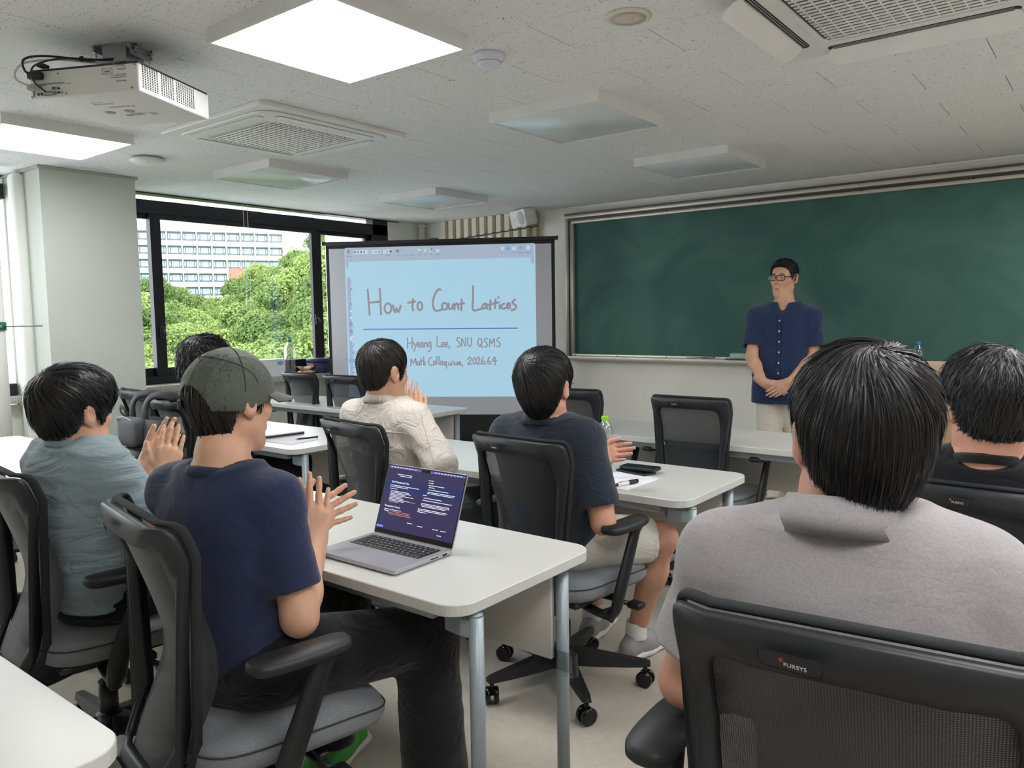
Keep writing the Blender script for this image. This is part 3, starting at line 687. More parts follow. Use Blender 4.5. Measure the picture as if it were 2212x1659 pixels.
ck = MB(); ck.tube([(-2.88, 6.05, 0.994), (-2.84, 6.03, 0.994), (-2.70, 6.045, 1.0), (-2.62, 6.03, 1.0)], 0.0022, 6); ck.tube([(-2.64, 6.03, 0.993), (-2.63, 6.035, 1.016)], 0.002, 6); tag(ck.build('wire_holder', M_alud), 'thin wire holder on the chalk tray left of the eraser', 'wire holder')

# ------------------------------------------------------------ wall speaker and ribbed panel
sp = empty('wall_speaker', (-4.46, 5.90, 2.285), math.radians(-22), 'white loudspeaker on a bracket at the ceiling beside the chalkboard', 'speaker')
b = MB(); b.prism([(-0.135, -0.075), (0.135, -0.075), (0.135, 0.03), (0.09, 0.075), (-0.09, 0.075), (-0.135, 0.03)], -0.078, 0.078, bevel=0.008)
bo = b.build('cabinet', mat('speaker_white', rgb(226, 226, 222), 0.5), sp); bo.rotation_euler = (math.radians(14), 0, 0)
g = MB(); g.lathe([(0.062, 0), (0.058, 0.004), (0.0001, 0.006)][::-1], 28, M=Matrix.Translation((0.055, -0.075, 0)) @ Matrix.Rotation(PI/2, 4, 'X')); q = g.build('woofer_grille', mat('grey_speaker_mesh', rgb(196, 196, 202), 0.7, var=0.2, scale=400), sp); q.rotation_euler = (math.radians(14), 0, 0)
g = MB(); g.lathe([(0.013, 0), (0.010, 0.005), (0.0001, 0.006)][::-1], 16, M=Matrix.Translation((-0.062, -0.075, -0.01)) @ Matrix.Rotation(PI/2, 4, 'X')); q = g.build('tweeter', M_white, sp); q.rotation_euler = (math.radians(14), 0, 0)
g = MB(); g.box(-0.11, -0.02, 0.066, 0.11, 0.05, 0.075); g.box(-0.02, 0.0, 0.05, 0.02, 0.04, 0.07); g.build('bracket', M_white, sp)
g = MB(); g.tube(curve_pts([(0.02, 0.02, 0.074), (0.0, 0.0, 0.068), (-0.03, -0.03, 0.072)], 5), 0.002, 6); g.build('wire', mat('red_brown_wire', rgb(110, 50, 40), 0.5), sp)

pr_ = empty('ribbed_wall_panel', (0, 0, 0), 0, 'cream and tan ribbed panel on the front wall above the projection screen', 'wall panel')
MB().box(-5.66, 6.07, 0.2, -4.45, 6.12, CEIL).build('panel_back', mat('tan_groove', rgb(176, 168, 142), 0.6), pr_)
M_rib = mat('cream_rib', rgb(220, 212, 194), 0.55); rp = None
for i in range(11):
    x = -5.655+i*0.106
    if rp is None: q = MB(); q.prism([(0, 6.03), (0.058, 6.03), (0.062, 6.07), (-0.004, 6.07)], 0.2, CEIL-0.002); rp = q.build('rib', M_rib, pr_); c = rp
    else: c = rp.copy(); col.objects.link(c)
    c.location = (x, 0, 0)
cc = MB(); pts_ = [(-5.5+i*0.02, 6.028-0.004*abs(math.sin(i*0.6)), 2.155+0.055*(i/55)+0.004*math.sin(i*1.18)) for i in range(56)]
cc.tube(pts_, 0.006, 6); tag(cc.build('wall_cable', M_cab), 'black cable running across the ribbed wall panel', 'cable')

# ------------------------------------------------------------ projection screen
sa = math.radians(31.5)
scr = empty('projection_screen', (-5.658, 4.559, 0), sa, 'free-standing projection screen showing a handwritten slide titled How to Count Lattices', 'projection screen')
SW, SZ0, SZ1 = 2.003, 0.49, 1.989
M_sblack = mat('black_screen_border', rgb(24, 24, 28), 0.6, var=0.05); M_swhite = mat('matte_white_screen', rgb(206, 207, 218), 0.8, var=0.01, scale=2)
MB().box(0, -0.001, SZ0, SW, 0.003, SZ1).build('screen_fabric', M_swhite, scr)
b = MB(); b.box(-0.03, 0.0, 0.26, 0.0, 0.004, SZ1+0.03); b.box(SW, 0.0, 0.26, SW+0.03, 0.004, SZ1+0.03); b.box(-0.03, 0.0, SZ1, SW+0.03, 0.004, SZ1+0.035); b.box(-0.03, 0.0, 0.26, SW+0.03, 0.004, SZ0); b.build('black_border', M_sblack, scr)
b = MB(); b.rbox(-0.055, -0.012, SZ1+0.03, SW+0.055, 0.018, SZ1+0.062, 0.006); b.rbox(-0.06, -0.015, SZ1+0.032, -0.045, 0.02, SZ1+0.066, 0.004); b.rbox(SW+0.045, -0.015, SZ1+0.032, SW+0.06, 0.02, SZ1+0.066, 0.004); b.build('top_bar', M_black, scr)
b = MB(); b.rbox(SW*0.46, -0.01, SZ1+0.06, SW*0.46+0.08, 0.016, SZ1+0.074, 0.003); b.build('pull_tab', mat('olive_tab', rgb(96, 94, 50), 0.5), scr)
b = MB(); b.rbox(-0.08, -0.05, 0.16, SW+0.08, 0.05, 0.26, 0.02, 3); b.build('screen_case', M_black, scr)
b = MB()
for x in (0.25, SW-0.25):
    b.rbox(x-0.03, -0.28, 0.0, x+0.03, 0.28, 0.035, 0.01); b.box(x-0.02, -0.02, 0.03, x+0.02, 0.02, 0.17)
b.build('stand_foot', M_black, scr)
b = MB(); b.cyl((SW/2, 0.035, 0.2), (SW/2, 0.035, SZ1+0.05), 0.014, n=12); b.build('mast', M_steel, scr)
def glow(name, r_, g_2, b_, s):
    m = bpy.data.materials.new(name); m.use_nodes = True; N, L = nodes_of(m); p = N['Principled BSDF']
    c = rgb(r_, g_2, b_); p.inputs['Base Color'].default_value = (0.12, 0.12, 0.12, 1); p.inputs['Roughness'].default_value = 0.8
    tc = N.new('ShaderNodeTexCoord'); n = N.new('ShaderNodeTexNoise'); n.inputs['Scale'].default_value = 0.8
    L.new(tc.outputs['Object'], n.inputs['Vector'])
    rr = N.new('ShaderNodeValToRGB'); rr.color_ramp.elements[0].color = tuple(min(1, k*0.94) for k in c[:3])+(1,); rr.color_ramp.elements[1].color = tuple(min(1, k*1.05) for k in c[:3])+(1,)
    L.new(n.outputs['Fac'], rr.inputs[0]); L.new(rr.outputs[0], p.inputs['Emission Color'])
    p.inputs['Emission Strength'].default_value = s
    return m
GL = 0.28
M_img = glow('projected_page', 176, 220, 244, GL)
img = MB(); img.box(0.146, -0.0022, 0.650, 1.864, -0.0012, 1.989); img = img.build('projected_image', M_img, scr)
UI = {'bar': glow('toolbar_grey', 172, 190, 212, GL), 'side': glow('palette_grey', 160, 178, 214, GL), 'lt': glow('icon_white', 205, 228, 245, GL), 'dk': glow('icon_dark', 100, 104, 118, GL*0.8), 'dim': glow('icon_dim', 146, 160, 186, GL), 'red': glow('icon_red', 226, 110, 120, GL), 'ind': glow('icon_indigo', 96, 110, 190, GL), 'grn': glow('icon_green', 90, 190, 120, GL), 'yel': glow('icon_yellow', 226, 226, 110, GL), 'brn': glow('icon_brown', 150, 130, 130, GL), 'blu': glow('icon_blue', 110, 180, 236, GL)}
lay = {'bar': 1, 'side': 1, 'lt': 2}
for x0, z0, x1, z1, c in UI_RECTS:
    d_ = 0.0022+0.0004*lay.get(c, 3)
    nm = {'bar': 'toolbar', 'side': 'tool_palette'}.get(c, 'toolbar_icon')
    MB().box(min(x0, x1), -d_-0.0003, min(z0, z1), max(x0, x1), -d_, max(z0, z1)).build(nm, UI[c], img)
for a, b_, c in UI_LINES:
    MB().tube([(a[0], -0.0036, a[1]), (b_[0], -0.0036, b_[1])], 0.003, 4).build('toolbar_icon', UI[c], img)
for x, z, r in UI_RINGS:
    q = MB(); q.lathe([(r*0.72, 0), (r*0.72, 0.0006), (r, 0.0006), (r, 0)] if r < 0.02 and r > 0.015 else [(0.0001, 0), (0.0001, 0.0006), (r, 0.0006), (r, 0)], 18, M=Matrix.Translation((x, -0.0034, z)) @ Matrix.Rotation(PI/2, 4, 'X')); q.build('toolbar_icon', UI['dim'] if 0.015 < r < 0.02 else UI['lt'], img)
M_ink = glow('grey_ink', 148, 142, 152, 0.28); M_rule = glow('blue_rule', 92, 108, 190, 0.30)
def strokes(S, rad, m, name):
    q = MB()
    for s in S:
        p = [(a[0], -0.0034, a[1]) for a in s]
        if len(p) > 2: p = curve_pts(p, 4)
        q.tube(p, rad, 8, flat=((0, 1, 0), 0.12))
        for e_ in (p[0], p[-1]): q.add([(e_[0]+rad*math.cos(k*PI/4), e_[1]-rad*0.12, e_[2]+rad*math.sin(k*PI/4)) for k in range(8)], [tuple(range(8))])
    return q.build(name, m, img)
for a, b_ in ((0, 5), (5, 8), (8, 14), (14, 25)): strokes(TITLE[a:b_], 0.0092, M_ink, 'handwritten_word')
strokes(RULE, 0.0055, M_rule, 'blue_underline')
for a, b_ in ((0, 10), (10, 14), (14, 17), (17, 22), (22, 28), (28, 41), (41, 50)): strokes(SUB[a:b_], 0.0052, M_ink, 'handwritten_word')

# ------------------------------------------------------------ lectern with a bottle on it
def wood(name, c1, c2, axis):
    m = bpy.data.materials.new(name); m.use_nodes = True; N, L = nodes_of(m); p = N['Principled BSDF']
    tc = N.new('ShaderNodeTexCoord'); mp = N.new('ShaderNodeMapping'); mp.inputs['Scale'].default_value = (2, 30, 30) if axis == 'x' else (30, 30, 2)
    n = N.new('ShaderNodeTexNoise'); n.inputs['Scale'].default_value = 2.2; n.inputs['Detail'].default_value = 4; n.inputs['Distortion'].default_value = 0.6
    L.new(tc.outputs['Object'], mp.inputs[0]); L.new(mp.outputs[0], n.inputs['Vector'])
    r = N.new('ShaderNodeValToRGB'); r.color_ramp.elements[0].color = c1; r.color_ramp.elements[1].color = c2; r.color_ramp.elements[0].position = 0.3; r.color_ramp.elements[1].position = 0.7
    L.new(n.outputs['Fac'], r.inputs[0]); L.new(r.outputs[0], p.inputs['Base Color']); p.inputs['Roughness'].default_value = 0.45
    return m
lc = empty('lectern', (-0.62, 5.05, 0), 0, 'wooden lectern behind the two right-hand heads, before the chalkboard', 'lectern')
W_h = wood('beech_horizontal', rgb(186, 154, 130), rgb(206, 176, 150), 'x'); W_v = wood('beech_vertical', rgb(160, 126, 100), rgb(182, 148, 122), 'z')
MB().rbox(-0.42, -0.10, 0.94, 0.42, -0.08, 1.07, 0.003, 1).build('front_board', W_h, lc)
for sx in (-0.42, 0.40): MB().rbox(sx, -0.08, 0.94, sx+0.02, 0.42, 1.07, 0.003, 1).build('side_board', W_h, lc)
MB().box(-0.40, -0.08, 0.94, 0.40, 0.42, 0.955).build('desk_surface', W_h, lc)
MB().rbox(-0.36, -0.06, 0.02, 0.36, 0.40, 0.93, 0.004, 1).build('front_panel', W_v, lc)
MB().box(-0.40, -0.08, 0.925, 0.40, 0.40, 0.942).build('shadow_gap', mat('gap_shade_brown', rgb(96, 74, 60), 0.6), lc)  # darker brown strip paints the shade in the joint under the desk box
MB().box(-0.38, -0.08, 0.0, 0.38, 0.42, 0.02).build('plinth', M_black, lc)
# ------------------------------------------------------------ tables
M_top = mat('white_laminate', rgb(210, 211, 207), 0.28, var=0.01, scale=2, spec=0.4)
M_edge = mat('white_edge_band', rgb(214, 215, 210), 0.45, var=0.01)
M_leg = mat('blue_grey_powder_coat', rgb(158, 170, 178), 0.4, metal=0.25, var=0.03, scale=120, bump=0.05, bscale=500)
M_modesty = mat('grey_modesty_panel', rgb(206, 204, 198), 0.5, var=0.02, scale=3)
def table(x0, x1, y0, y1, label, grp='white folding tables in rows'):
    r = empty('folding_table', ((x0+x1)/2, (y0+y1)/2, 0), 0, label, 'table', grp)
    w, d = (x1-x0)/2, (y1-y0)/2
    t = MB(); t.prism(rrect(-w, -d, w, d, 0.065, 8), 0.692, 0.72, bevel=0.002, smooth=False); t.build('tabletop', M_top, r)
    for sx in (-1, 1):
        b = MB(); b.rbox(sx*(w-0.10)-0.02, -d+0.10, 0.665, sx*(w-0.10)+0.02, d-0.08, 0.692, 0.004); b.build('side_beam', M_leg, r)
        for sy in (-1, 1):
            lx = sx*(w-0.012 if sy < 0 else w-0.045); ly = (-d+0.075) if sy < 0 else (d-0.10)
            l = MB(); l.cyl((lx, ly, 0.055), (lx, ly, 0.680 if sy < 0 else 0.692), 0.0178, n=20)
            if sy < 0: l.lathe([(0.0178, 0.680), (0.016, 0.686), (0.0001, 0.688)], 20, c=(lx, ly))
            lo = l.build('leg', M_leg, r)
            k = MB(); k.prism([(lx+sx*0.008, ly-0.014), (lx-sx*0.03, ly-0.022), (lx-sx*0.085, ly-0.014), (lx-sx*0.12, ly+0.03), (lx-sx*0.10, ly+0.06), (lx-sx*0.01, ly+0.016)] if sy < 0 else [(lx, ly-0.02), (lx-sx*0.07, ly-0.02), (lx-sx*0.07, ly+0.02), (lx, ly+0.02)], 0.628 if sy < 0 else 0.665, 0.678 if sy < 0 else 0.692, bevel=0.006); k.build('leg_bracket', M_leg, lo)
            c = MB(); c.cyl((lx, ly+0.012, 0.024), (lx, ly+0.03, 0.024), 0.024, n=16); c.rbox(lx-0.016, ly-0.012, 0.03, lx+0.016, ly+0.03, 0.058, 0.005); c.build('caster', M_black, lo)
    p = MB(); p.rbox(-w+0.065, d-0.125, 0.425, w-0.065, d-0.108, 0.69, 0.003, 1); p.build('modesty_panel', M_modesty, r)
    b = MB(); b.rbox(-w+0.12, -d+0.045, 0.655, w-0.12, -d+0.075, 0.692, 0.003, 1); b.build('front_beam', M_leg, r)
    for x in (-w*0.7, -w*0.2, w*0.3, w*0.75):
        q = MB(); q.rbox(x-0.012, -d+0.04, 0.684, x+0.012, -d+0.064, 0.692, 0.002, 1); q.build('fixing_block', M_black, r)
    return r
M_clip = None
t_near = table(-2.93, -1.125, 1.225, 1.795, 'white table carrying the open laptop, nearest the viewer in the middle')
table(-5.0, -3.2, 1.16, 1.735, 'white table at far left beside the pillar, behind the man in pale blue')
table(-2.93, -1.15, 2.41, 2.99, 'white table with water bottle, phones and marker on paper')
table(-5.0, -3.19, 2.31, 2.90, 'white table under the window carrying the notebook and pen')
table(-5.42, -3.61, 3.56, 4.12, 'white table in front row just before the projection screen')
table(-2.57, -0.77, 3.59, 4.14, 'white table in front row before the lecturer')
table(-0.64, 1.1, 3.59, 4.14, 'white table in front row at right, before the lectern')
table(-2.98, -1.165, -0.05, 0.53, 'white table corner cropped at the lower left edge of the picture')
table(-0.655, 1.15, 1.225, 1.795, 'white table hidden before the man in grey, only a leg showing')
table(-0.66, 1.15, 2.41, 2.99, 'white table before the man in black, mostly hidden')

# ------------------------------------------------------------ mesh-back office chairs
def interp(tab, x):
    return float(np.interp(x, [t[0] for t in tab], [t[1] for t in tab]))
_zs = np.linspace(0, 1, 60)
def smooth_tab(tab):
    xs = [t[0] for t in tab]; ys = [t[1] for t in tab]
    z = np.linspace(xs[0], xs[-1], 120); y = np.interp(z, xs, ys)
    k = np.ones(13)/13; yp = np.concatenate([np.full(6, y[0])+np.linspace(-6, -1, 6)*(y[1]-y[0]), y, np.full(6, y[-1])+np.linspace(1, 6, 6)*(y[-1]-y[-2])])
    return z, np.convolve(yp, k, 'valid')
_pz, _py = smooth_tab([(0.34, -0.305), (0.42, -0.275), (0.50, -0.235), (0.58, -0.205), (0.65, -0.205), (0.75, -0.235), (0.85, -0.270), (0.98, -0.315)])
_wz, _ww = smooth_tab([(0.34, 0.125), (0.42, 0.158), (0.50, 0.180), (0.60, 0.194), (0.70, 0.196), (0.80, 0.200), (0.98, 0.210)])
def back_pt(u, z, off=0.0):
    """point on the curved chair back; u -1..1 across, off forward of the shell"""
    wd = float(np.interp(z, _wz, _ww)); y0 = float(np.interp(z, _pz, _py))
    cv = 0.062*(0.55+0.45*min(1.0, max(0.0, (z-0.34)/0.5)))
    return Vector((u*wd, y0+cv*u*u*abs(u)**0.3+off, z))
def sup_loop(z0, z1, uw, n=72, p=5.0, topcurve=0.0):
    out = []
    for i in range(n):
        a = 2*PI*i/n+PI/n
        c, s = math.cos(a), math.sin(a)
        x = math.copysign(abs(c)**(2/p), c); y = math.copysign(abs(s)**(2/p), s)
        z = (z0+z1)/2+(z1-z0)/2*y
        out.append((x*uw, z-topcurve*(x*x)*(0 if y < 0 else y)))
    return out
M_mesh = None
def mesh_fabric():
    m = bpy.data.materials.new('black_mesh_fabric'); m.use_nodes = True; N, L = nodes_of(m); p = N['Principled BSDF']; out = N['Material Output']
    p.inputs['Roughness'].default_value = 0.55; p.inputs['Sheen Weight'].default_value = 0.35; p.inputs['Specular IOR Level'].default_value = 0.3
    tc = N.new('ShaderNodeTexCoord')
    w1 = N.new('ShaderNodeTexWave'); w1.bands_direction = 'Z'; w1.inputs['Scale'].default_value = 105; w1.inputs['Distortion'].default_value = 0.6; w1.inputs['Detail'].default_value = 1
    w2_ = N.new('ShaderNodeTexWave'); w2_.bands_direction = 'X'; w2_.inputs['Scale'].default_value = 95; w2_.inputs['Distortion'].default_value = 0.6; w2_.inputs['Detail'].default_value = 1
    L.new(tc.outputs['Object'], w1.inputs['Vector']); L.new(tc.outputs['Object'], w2_.inputs['Vector'])
    mul = N.new('ShaderNodeMath'); mul.operation = 'MULTIPLY'; L.new(w1.outputs['Fac'], mul.inputs[0]); L.new(w2_.outputs['Fac'], mul.inputs[1])
    r = N.new('ShaderNodeValToRGB'); r.color_ramp.elements[0].color = rgb(42, 44, 52); r.color_ramp.elements[1].color = rgb(24, 25, 31)
    L.new(mul.outputs[0], r.inputs[0]); L.new(r.outputs[0], p.inputs['Base Color'])
    t = N.new('ShaderNodeBsdfTransparent'); mx = N.new('ShaderNodeMixShader')
    mr = N.new('ShaderNodeMapRange'); mr.inputs[1].default_value = 0.1; mr.inputs[2].default_value = 0.9; mr.inputs[3].default_value = 0.04; mr.inputs[4].default_value = 0.38
    L.new(mul.outputs[0], mr.inputs[0]); L.new(mr.outputs[0], mx.inputs[0])
    L.new(p.outputs[0], mx.inputs[1]); L.new(t.outputs[0], mx.inputs[2]); L.new(mx.outputs[0], out.inputs[0])
    b = N.new('ShaderNodeBump'); b.inputs['Strength'].default_value = 0.25; b.inputs['Distance'].default_value = 0.002
    L.new(mul.outputs[0], b.inputs['Height']); L.new(b.outputs[0], p.inputs['Normal'])
    return m
M_mesh = mesh_fabric()
M_cframe = mat('charcoal_chair_plastic', rgb(34, 36, 41), 0.46, var=0.05, scale=30, bump=0.03, bscale=900)
M_seat = mat('grey_seat_fabric', rgb(126, 130, 136), 0.9, var=0.14, scale=420, bump=0.25, bscale=500, sheen=0.2)
M_pad = mat('arm_pad_rubber', rgb(38, 39, 42), 0.5, var=0.06, bump=0.05, bscale=700)
M_red = mat('red_mark', rgb(196, 62, 76), 0.5, var=0); M_wht = mat('white_mark', rgb(225, 225, 225), 0.5, var=0)

def make_chair(label, seat_mat, top=0.93):
    r = empty('office_chair', (0, 0, 0), 0, label, 'chair', 'mesh-back office chairs')
    ZT = 0.950
    # backrest frame: ring between two rounded outlines on the curved back
    fm = MB(); n = 80
    outer = sup_loop(0.345, ZT, 1.0, n, 22.0); inner = sup_loop(0.40, ZT-0.052, 0.78, n, 12.0)
    rows = []
    for t, off in ((0.0, 0.006), (0.0, -0.006), (0.06, -0.012), (0.5, -0.013), (0.94, -0.010), (1.0, -0.003), (1.0, 0.008), (0.5, 0.008)):
        rows.append([back_pt(o_[0]+(i_[0]-o_[0])*t, o_[1]+(i_[1]-o_[1])*t, off) for o_, i_ in zip(outer, inner)])
    k = len(rows); v = [p for row in rows for p in row]
    fm.add(v, [(a*n+i, a*n+(i+1) % n, ((a+1) % k)*n+(i+1) % n, ((a+1) % k)*n+i) for a in range(k) for i in range(n)], True)
    fr = fm.build('backrest_frame', M_cframe, r)
    # woven mesh, sits just in front of the frame
    ms = MB(); nu, nv = 18, 26
    g = [[back_pt(-0.90+1.80*i/nu, 0.375+(ZT-0.03-0.375)*j/nv, 0.014) for i in range(nu+1)] for j in range(nv+1)]
    ms.add([p for row in g for p in row], [(j*(nu+1)+i, j*(nu+1)+i+1, (j+1)*(nu+1)+i+1, (j+1)*(nu+1)+i) for j in range(nv) for i in range(nu)], True)
    ms.build('backrest_mesh', M_mesh, r)
    # padded rim that wraps the front of the frame
    rim = MB(); lp = sup_loop(0.37, ZT+0.004, 0.985, n, 22.0); pts = [back_pt(a, b, 0.024) for a, b in lp]
    v = []; q = 8
    for i in range(n):
        T = (pts[(i+1) % n]-pts[i-1]).normalized(); A = Vector((0, 1, 0)); A = (A-T*A.dot(T)).normalized(); B = T.cross(A)
        for j in range(q): an = 2*PI*j/q; v.append(pts[i]+(A*math.cos(an)*0.011+B*math.sin(an)*0.006))
    rim.add(v, [(i*q+j, i*q+(j+1) % q, ((i+1) % n)*q+(j+1) % q, ((i+1) % n)*q+j) for i in range(n) for j in range(q)], True)
    rim.build('padded_rim', mat('dark_fabric_rim', rgb(34, 36, 40), 0.85, var=0.1, scale=300, bump=0.3, bscale=900), r)
    # maker's plate on the top bar
    uc, zc_ = -0.25, ZT-0.026
    c0 = back_pt(uc, zc_, -0.0135); ex = (back_pt(uc+0.05, zc_)-back_pt(uc-0.05, zc_)).normalized(); ez = (back_pt(uc, zc_+0.01)-back_pt(uc, zc_-0.01)).normalized(); ey = ez.cross(ex)
    PM = Matrix(((ex.x, ez.x, -ey.x, c0.x), (ex.y, ez.y, -ey.y, c0.y), (ex.z, ez.z, -ey.z, c0.z), (0, 0, 0, 1)))
    q = MB(); q.prism(rrect(-0.034, -0.010, 0.034, 0.010, 0.0095, 6), -0.001, 0.0012, bevel=0.0008); plo = q.build('maker_plate', M_cframe, fr); plo.matrix_local = PM
    q = MB(); 
    ro = rrect(-0.0345, -0.0105, 0.0345, 0.0105, 0.0099, 6); q.tube([(a, b, 0.0004) for a, b in ro]+[(ro[0][0], ro[0][1], 0.0004)], 0.0005, 5, caps=False); lo_ = q.build('plate_groove', M_dark, fr); lo_.matrix_local = PM
    me = text_mesh('FURSYS', 0.0075, 0.0003); t_ = link_mesh('lettering', me, M_wht, fr); t_.matrix_local = PM @ Matrix.Translation((-0.006, -0.0045, 0.0014))
    q = MB(); q.box(-0.0105, 0.0008, 0.0012, -0.0062, 0.0055, 0.0017); mk = q.build('red_square', M_red, fr); mk.matrix_local = PM
    # bracket under the back
    b = MB(); pth = [back_pt(0, 0.36, -0.004), Vector((0, -0.27, 0.335)), Vector((0, -0.18, 0.325)), Vector((0, -0.06, 0.345)), Vector((0, 0.02, 0.36))]
    cp = curve_pts(pth, 6); hw = np.interp(np.linspace(0, 1, len(cp)), [0, 0.3, 1], [0.125, 0.09, 0.06]); v = []; f = []
    for i, p in enumerate(cp):
        for sx, sz in ((-1, 0.012), (1, 0.012), (1, -0.012), (-1, -0.012)): v.append((sx*hw[i], p.y, p.z+sz))
    for i in range(len(cp)-1):
        for j in range(4): f.append((i*4+j, i*4+(j+1) % 4, i*4+4+(j+1) % 4, i*4+4+j))
    f += [(3, 2, 1, 0), tuple((len(cp)-1)*4+j for j in range(4))]
    b.add(v, f, False); b.build('back_bracket', M_black, r)
    # seat
    s = MB(); o_ = []; NN = 40
    for i in range(NN):
        a = 2*PI*i/NN; c, sn = math.cos(a), math.sin(a); p_ = 4.5
        x = math.copysign(abs(c)**(2/p_), c)*0.245; y = math.copysign(abs(sn)**(2/p_), sn)*0.235
        o_.append((x*(1.0+0.04*(y/0.235)), y))
    lev = [(0.80, 0.398, 0), (0.97, 0.402, 0), (1.0, 0.418, 0), (1.0, 0.446, 0), (0.975, 0.462, 0), (0.93, 0.470, 0), (0.7, 0.474, 0), (0.35, 0.468, 0)]
    v = []
    for sc, z, _ in lev:
        for x, y in o_:
            yy = y*sc+0.02; dz = -0.030*max(0, (yy-0.10)/0.15)**2 if z > 0.43 else -0.012*max(0, (yy-0.1)/0.15)**2
            v.append((x*sc, yy, z+dz))
    f = [(a*NN+i, a*NN+(i+1) % NN, (a+1)*NN+(i+1) % NN, (a+1)*NN+i) for a in range(len(lev)-1) for i in range(NN)]
    f += [tuple(range(NN))[::-1], tuple((len(lev)-1)*NN+i for i in range(NN))]
    s.add(v, f, True); so = s.build('seat', seat_mat, r)
    q = MB(); pts2 = [(x*1.004, y*1.004+0.02, 0.448-0.026*max(0, (y+0.02-0.10)/0.15)**2) for x, y in o_]; q.tube(pts2+[pts2[0]], 0.0022, 5, caps=False); q.build('seam_piping', mat('dark_piping', rgb(60, 62, 66), 0.9), so)
    q = MB(); q.rbox(-0.20, -0.18, 0.375, 0.20, 0.21, 0.400, 0.01, 2); q.build('seat_pan', M_black, r)
    q = MB(); q.rbox(-0.075, -0.12, 0.315, 0.075, 0.10, 0.378, 0.015, 2); q.rbox(-0.22, 0.05, 0.35, 0.22, 0.075, 0.372, 0.006); q.build('tilt_mechanism', M_black, r)
    q = MB(); q.tube([(0.07, 0.04, 0.352), (0.20, 0.05, 0.350), (0.265, 0.075, 0.340)], [0.007, 0.007, 0.011], 8); q.rbox(0.24, 0.055, 0.328, 0.295, 0.10, 0.352, 0.008); q.build('height_lever', M_black, r)
    # arms
    for sx in (-1, 1):
        a = MB(); P0 = [(sx*0.10, -0.04, 0.345), (sx*0.22, -0.055, 0.335), (sx*0.272, -0.06, 0.355), (sx*0.288, -0.055, 0.42), (sx*0.293, -0.010, 0.53), (sx*0.296, 0.025, 0.615), (sx*0.296, 0.035, 0.640)]
        c_ = curve_pts(P0, 5); rr_ = list(np.interp(np.linspace(0, 1, len(c_)), [0, 0.35, 0.5, 0.85, 1], [0.026, 0.030, 0.029, 0.025, 0.034]))
        a.tube(c_, rr_, 10, flat=((1, 0, 0) if False else (sx*0.9, 0.1, 0.35), 0.55)); ao = a.build('armrest_post', M_black, r)
        p = MB(); ol = [(-0.036, -0.15), (-0.045, -0.08), (-0.046, 0.02), (-0.040, 0.085), (-0.022, 0.115), (0.006, 0.118), (0.028, 0.10), (0.038, 0.05), (0.042, -0.03), (0.044, -0.10), (0.040, -0.145), (0.022, -0.168), (-0.018, -0.170)]
        pp_ = [(sx*(x)+sx*0.302+sx*(-0.10*(y+0.02)**2*4), y-0.035) for x, y in (ol if sx > 0 else ol)]
        pp_ = [tuple(c) for c in [Vector((q0[0], q0[1], 0)) for q0 in pp_]]
        cl = [(c[0], c[1]) for c in curve_pts([(q0[0], q0[1], 0) for q0 in pp_]+[(pp_[0][0], pp_[0][1], 0)], 3)][:-1]
        if sx < 0: cl = cl[::-1]
        cl = [(sx*0.296+(a-sx*0.302)*0.92, -0.012+(b_+0.055)*0.80) for a, b_ in cl]; p.prism(cl, 0.640, 0.666, bevel=0.007, smooth=True); p.build('armrest_pad', M_pad, ao)
    # gas lift and base
    q = MB(); q.cyl((0, 0, 0.10), (0, 0, 0.24), 0.028, n=18); q.cyl((0, 0, 0.22), (0, 0, 0.33), 0.016, n=14); q.build('gas_lift', M_black, r)
    q = MB(); q.lathe([(0.0001, 0.065), (0.045, 0.07), (0.052, 0.10), (0.044, 0.135), (0.030, 0.145), (0.0001, 0.147)], 20); q.build('hub', M_black, r)
    for k in range(5):
        an = 2*PI*k/5+PI/2+0.30; dx, dy = math.cos(an), math.sin(an); nx, ny = -dy, dx
        q = MB(); secs = [(0.035, 0.026, 0.078, 0.138), (0.12, 0.024, 0.076, 0.128), (0.22, 0.021, 0.076, 0.112), (0.30, 0.018, 0.078, 0.100), (0.318, 0.013, 0.080, 0.095)]
        v = []
        for d_, hw_, z0, z1 in secs:
            for s_, z in ((-1, z0), (1, z0), (0.72, z1), (-0.72, z1)): v.append((dx*d_+nx*hw_*s_, dy*d_+ny*hw_*s_, z))
        f = [(i*4+j, i*4+(j+1) % 4, i*4+4+(j+1) % 4, i*4+4+j) for i in range(len(secs)-1) for j in range(4)]+[(3, 2, 1, 0), tuple((len(secs)-1)*4+j for j in range(4))]
        q.add(v, f); lg = q.build('base_leg', M_black, r)
        cx_, cy_ = dx*0.30, dy*0.30; ca = an+1.1+k*0.8; ax, ay = math.cos(ca), math.sin(ca)
        c = MB()
        for s_ in (-1, 1):
            x0_, y0_ = cx_+ax*0.006*s_, cy_+ay*0.006*s_; x1_, y1_ = cx_+ax*0.024*s_, cy_+ay*0.024*s_
            c.tube([(x0_, y0_, 0.03), (cx_+ax*0.021*s_, cy_+ay*0.021*s_, 0.03), (x1_, y1_, 0.03)], [0.030, 0.030, 0.024], 18)
        c.cyl((cx_, cy_, 0.03), (cx_, cy_, 0.088), 0.008, n=10)
        c.build('caster', M_blackgl, lg)
    return r
CH = []
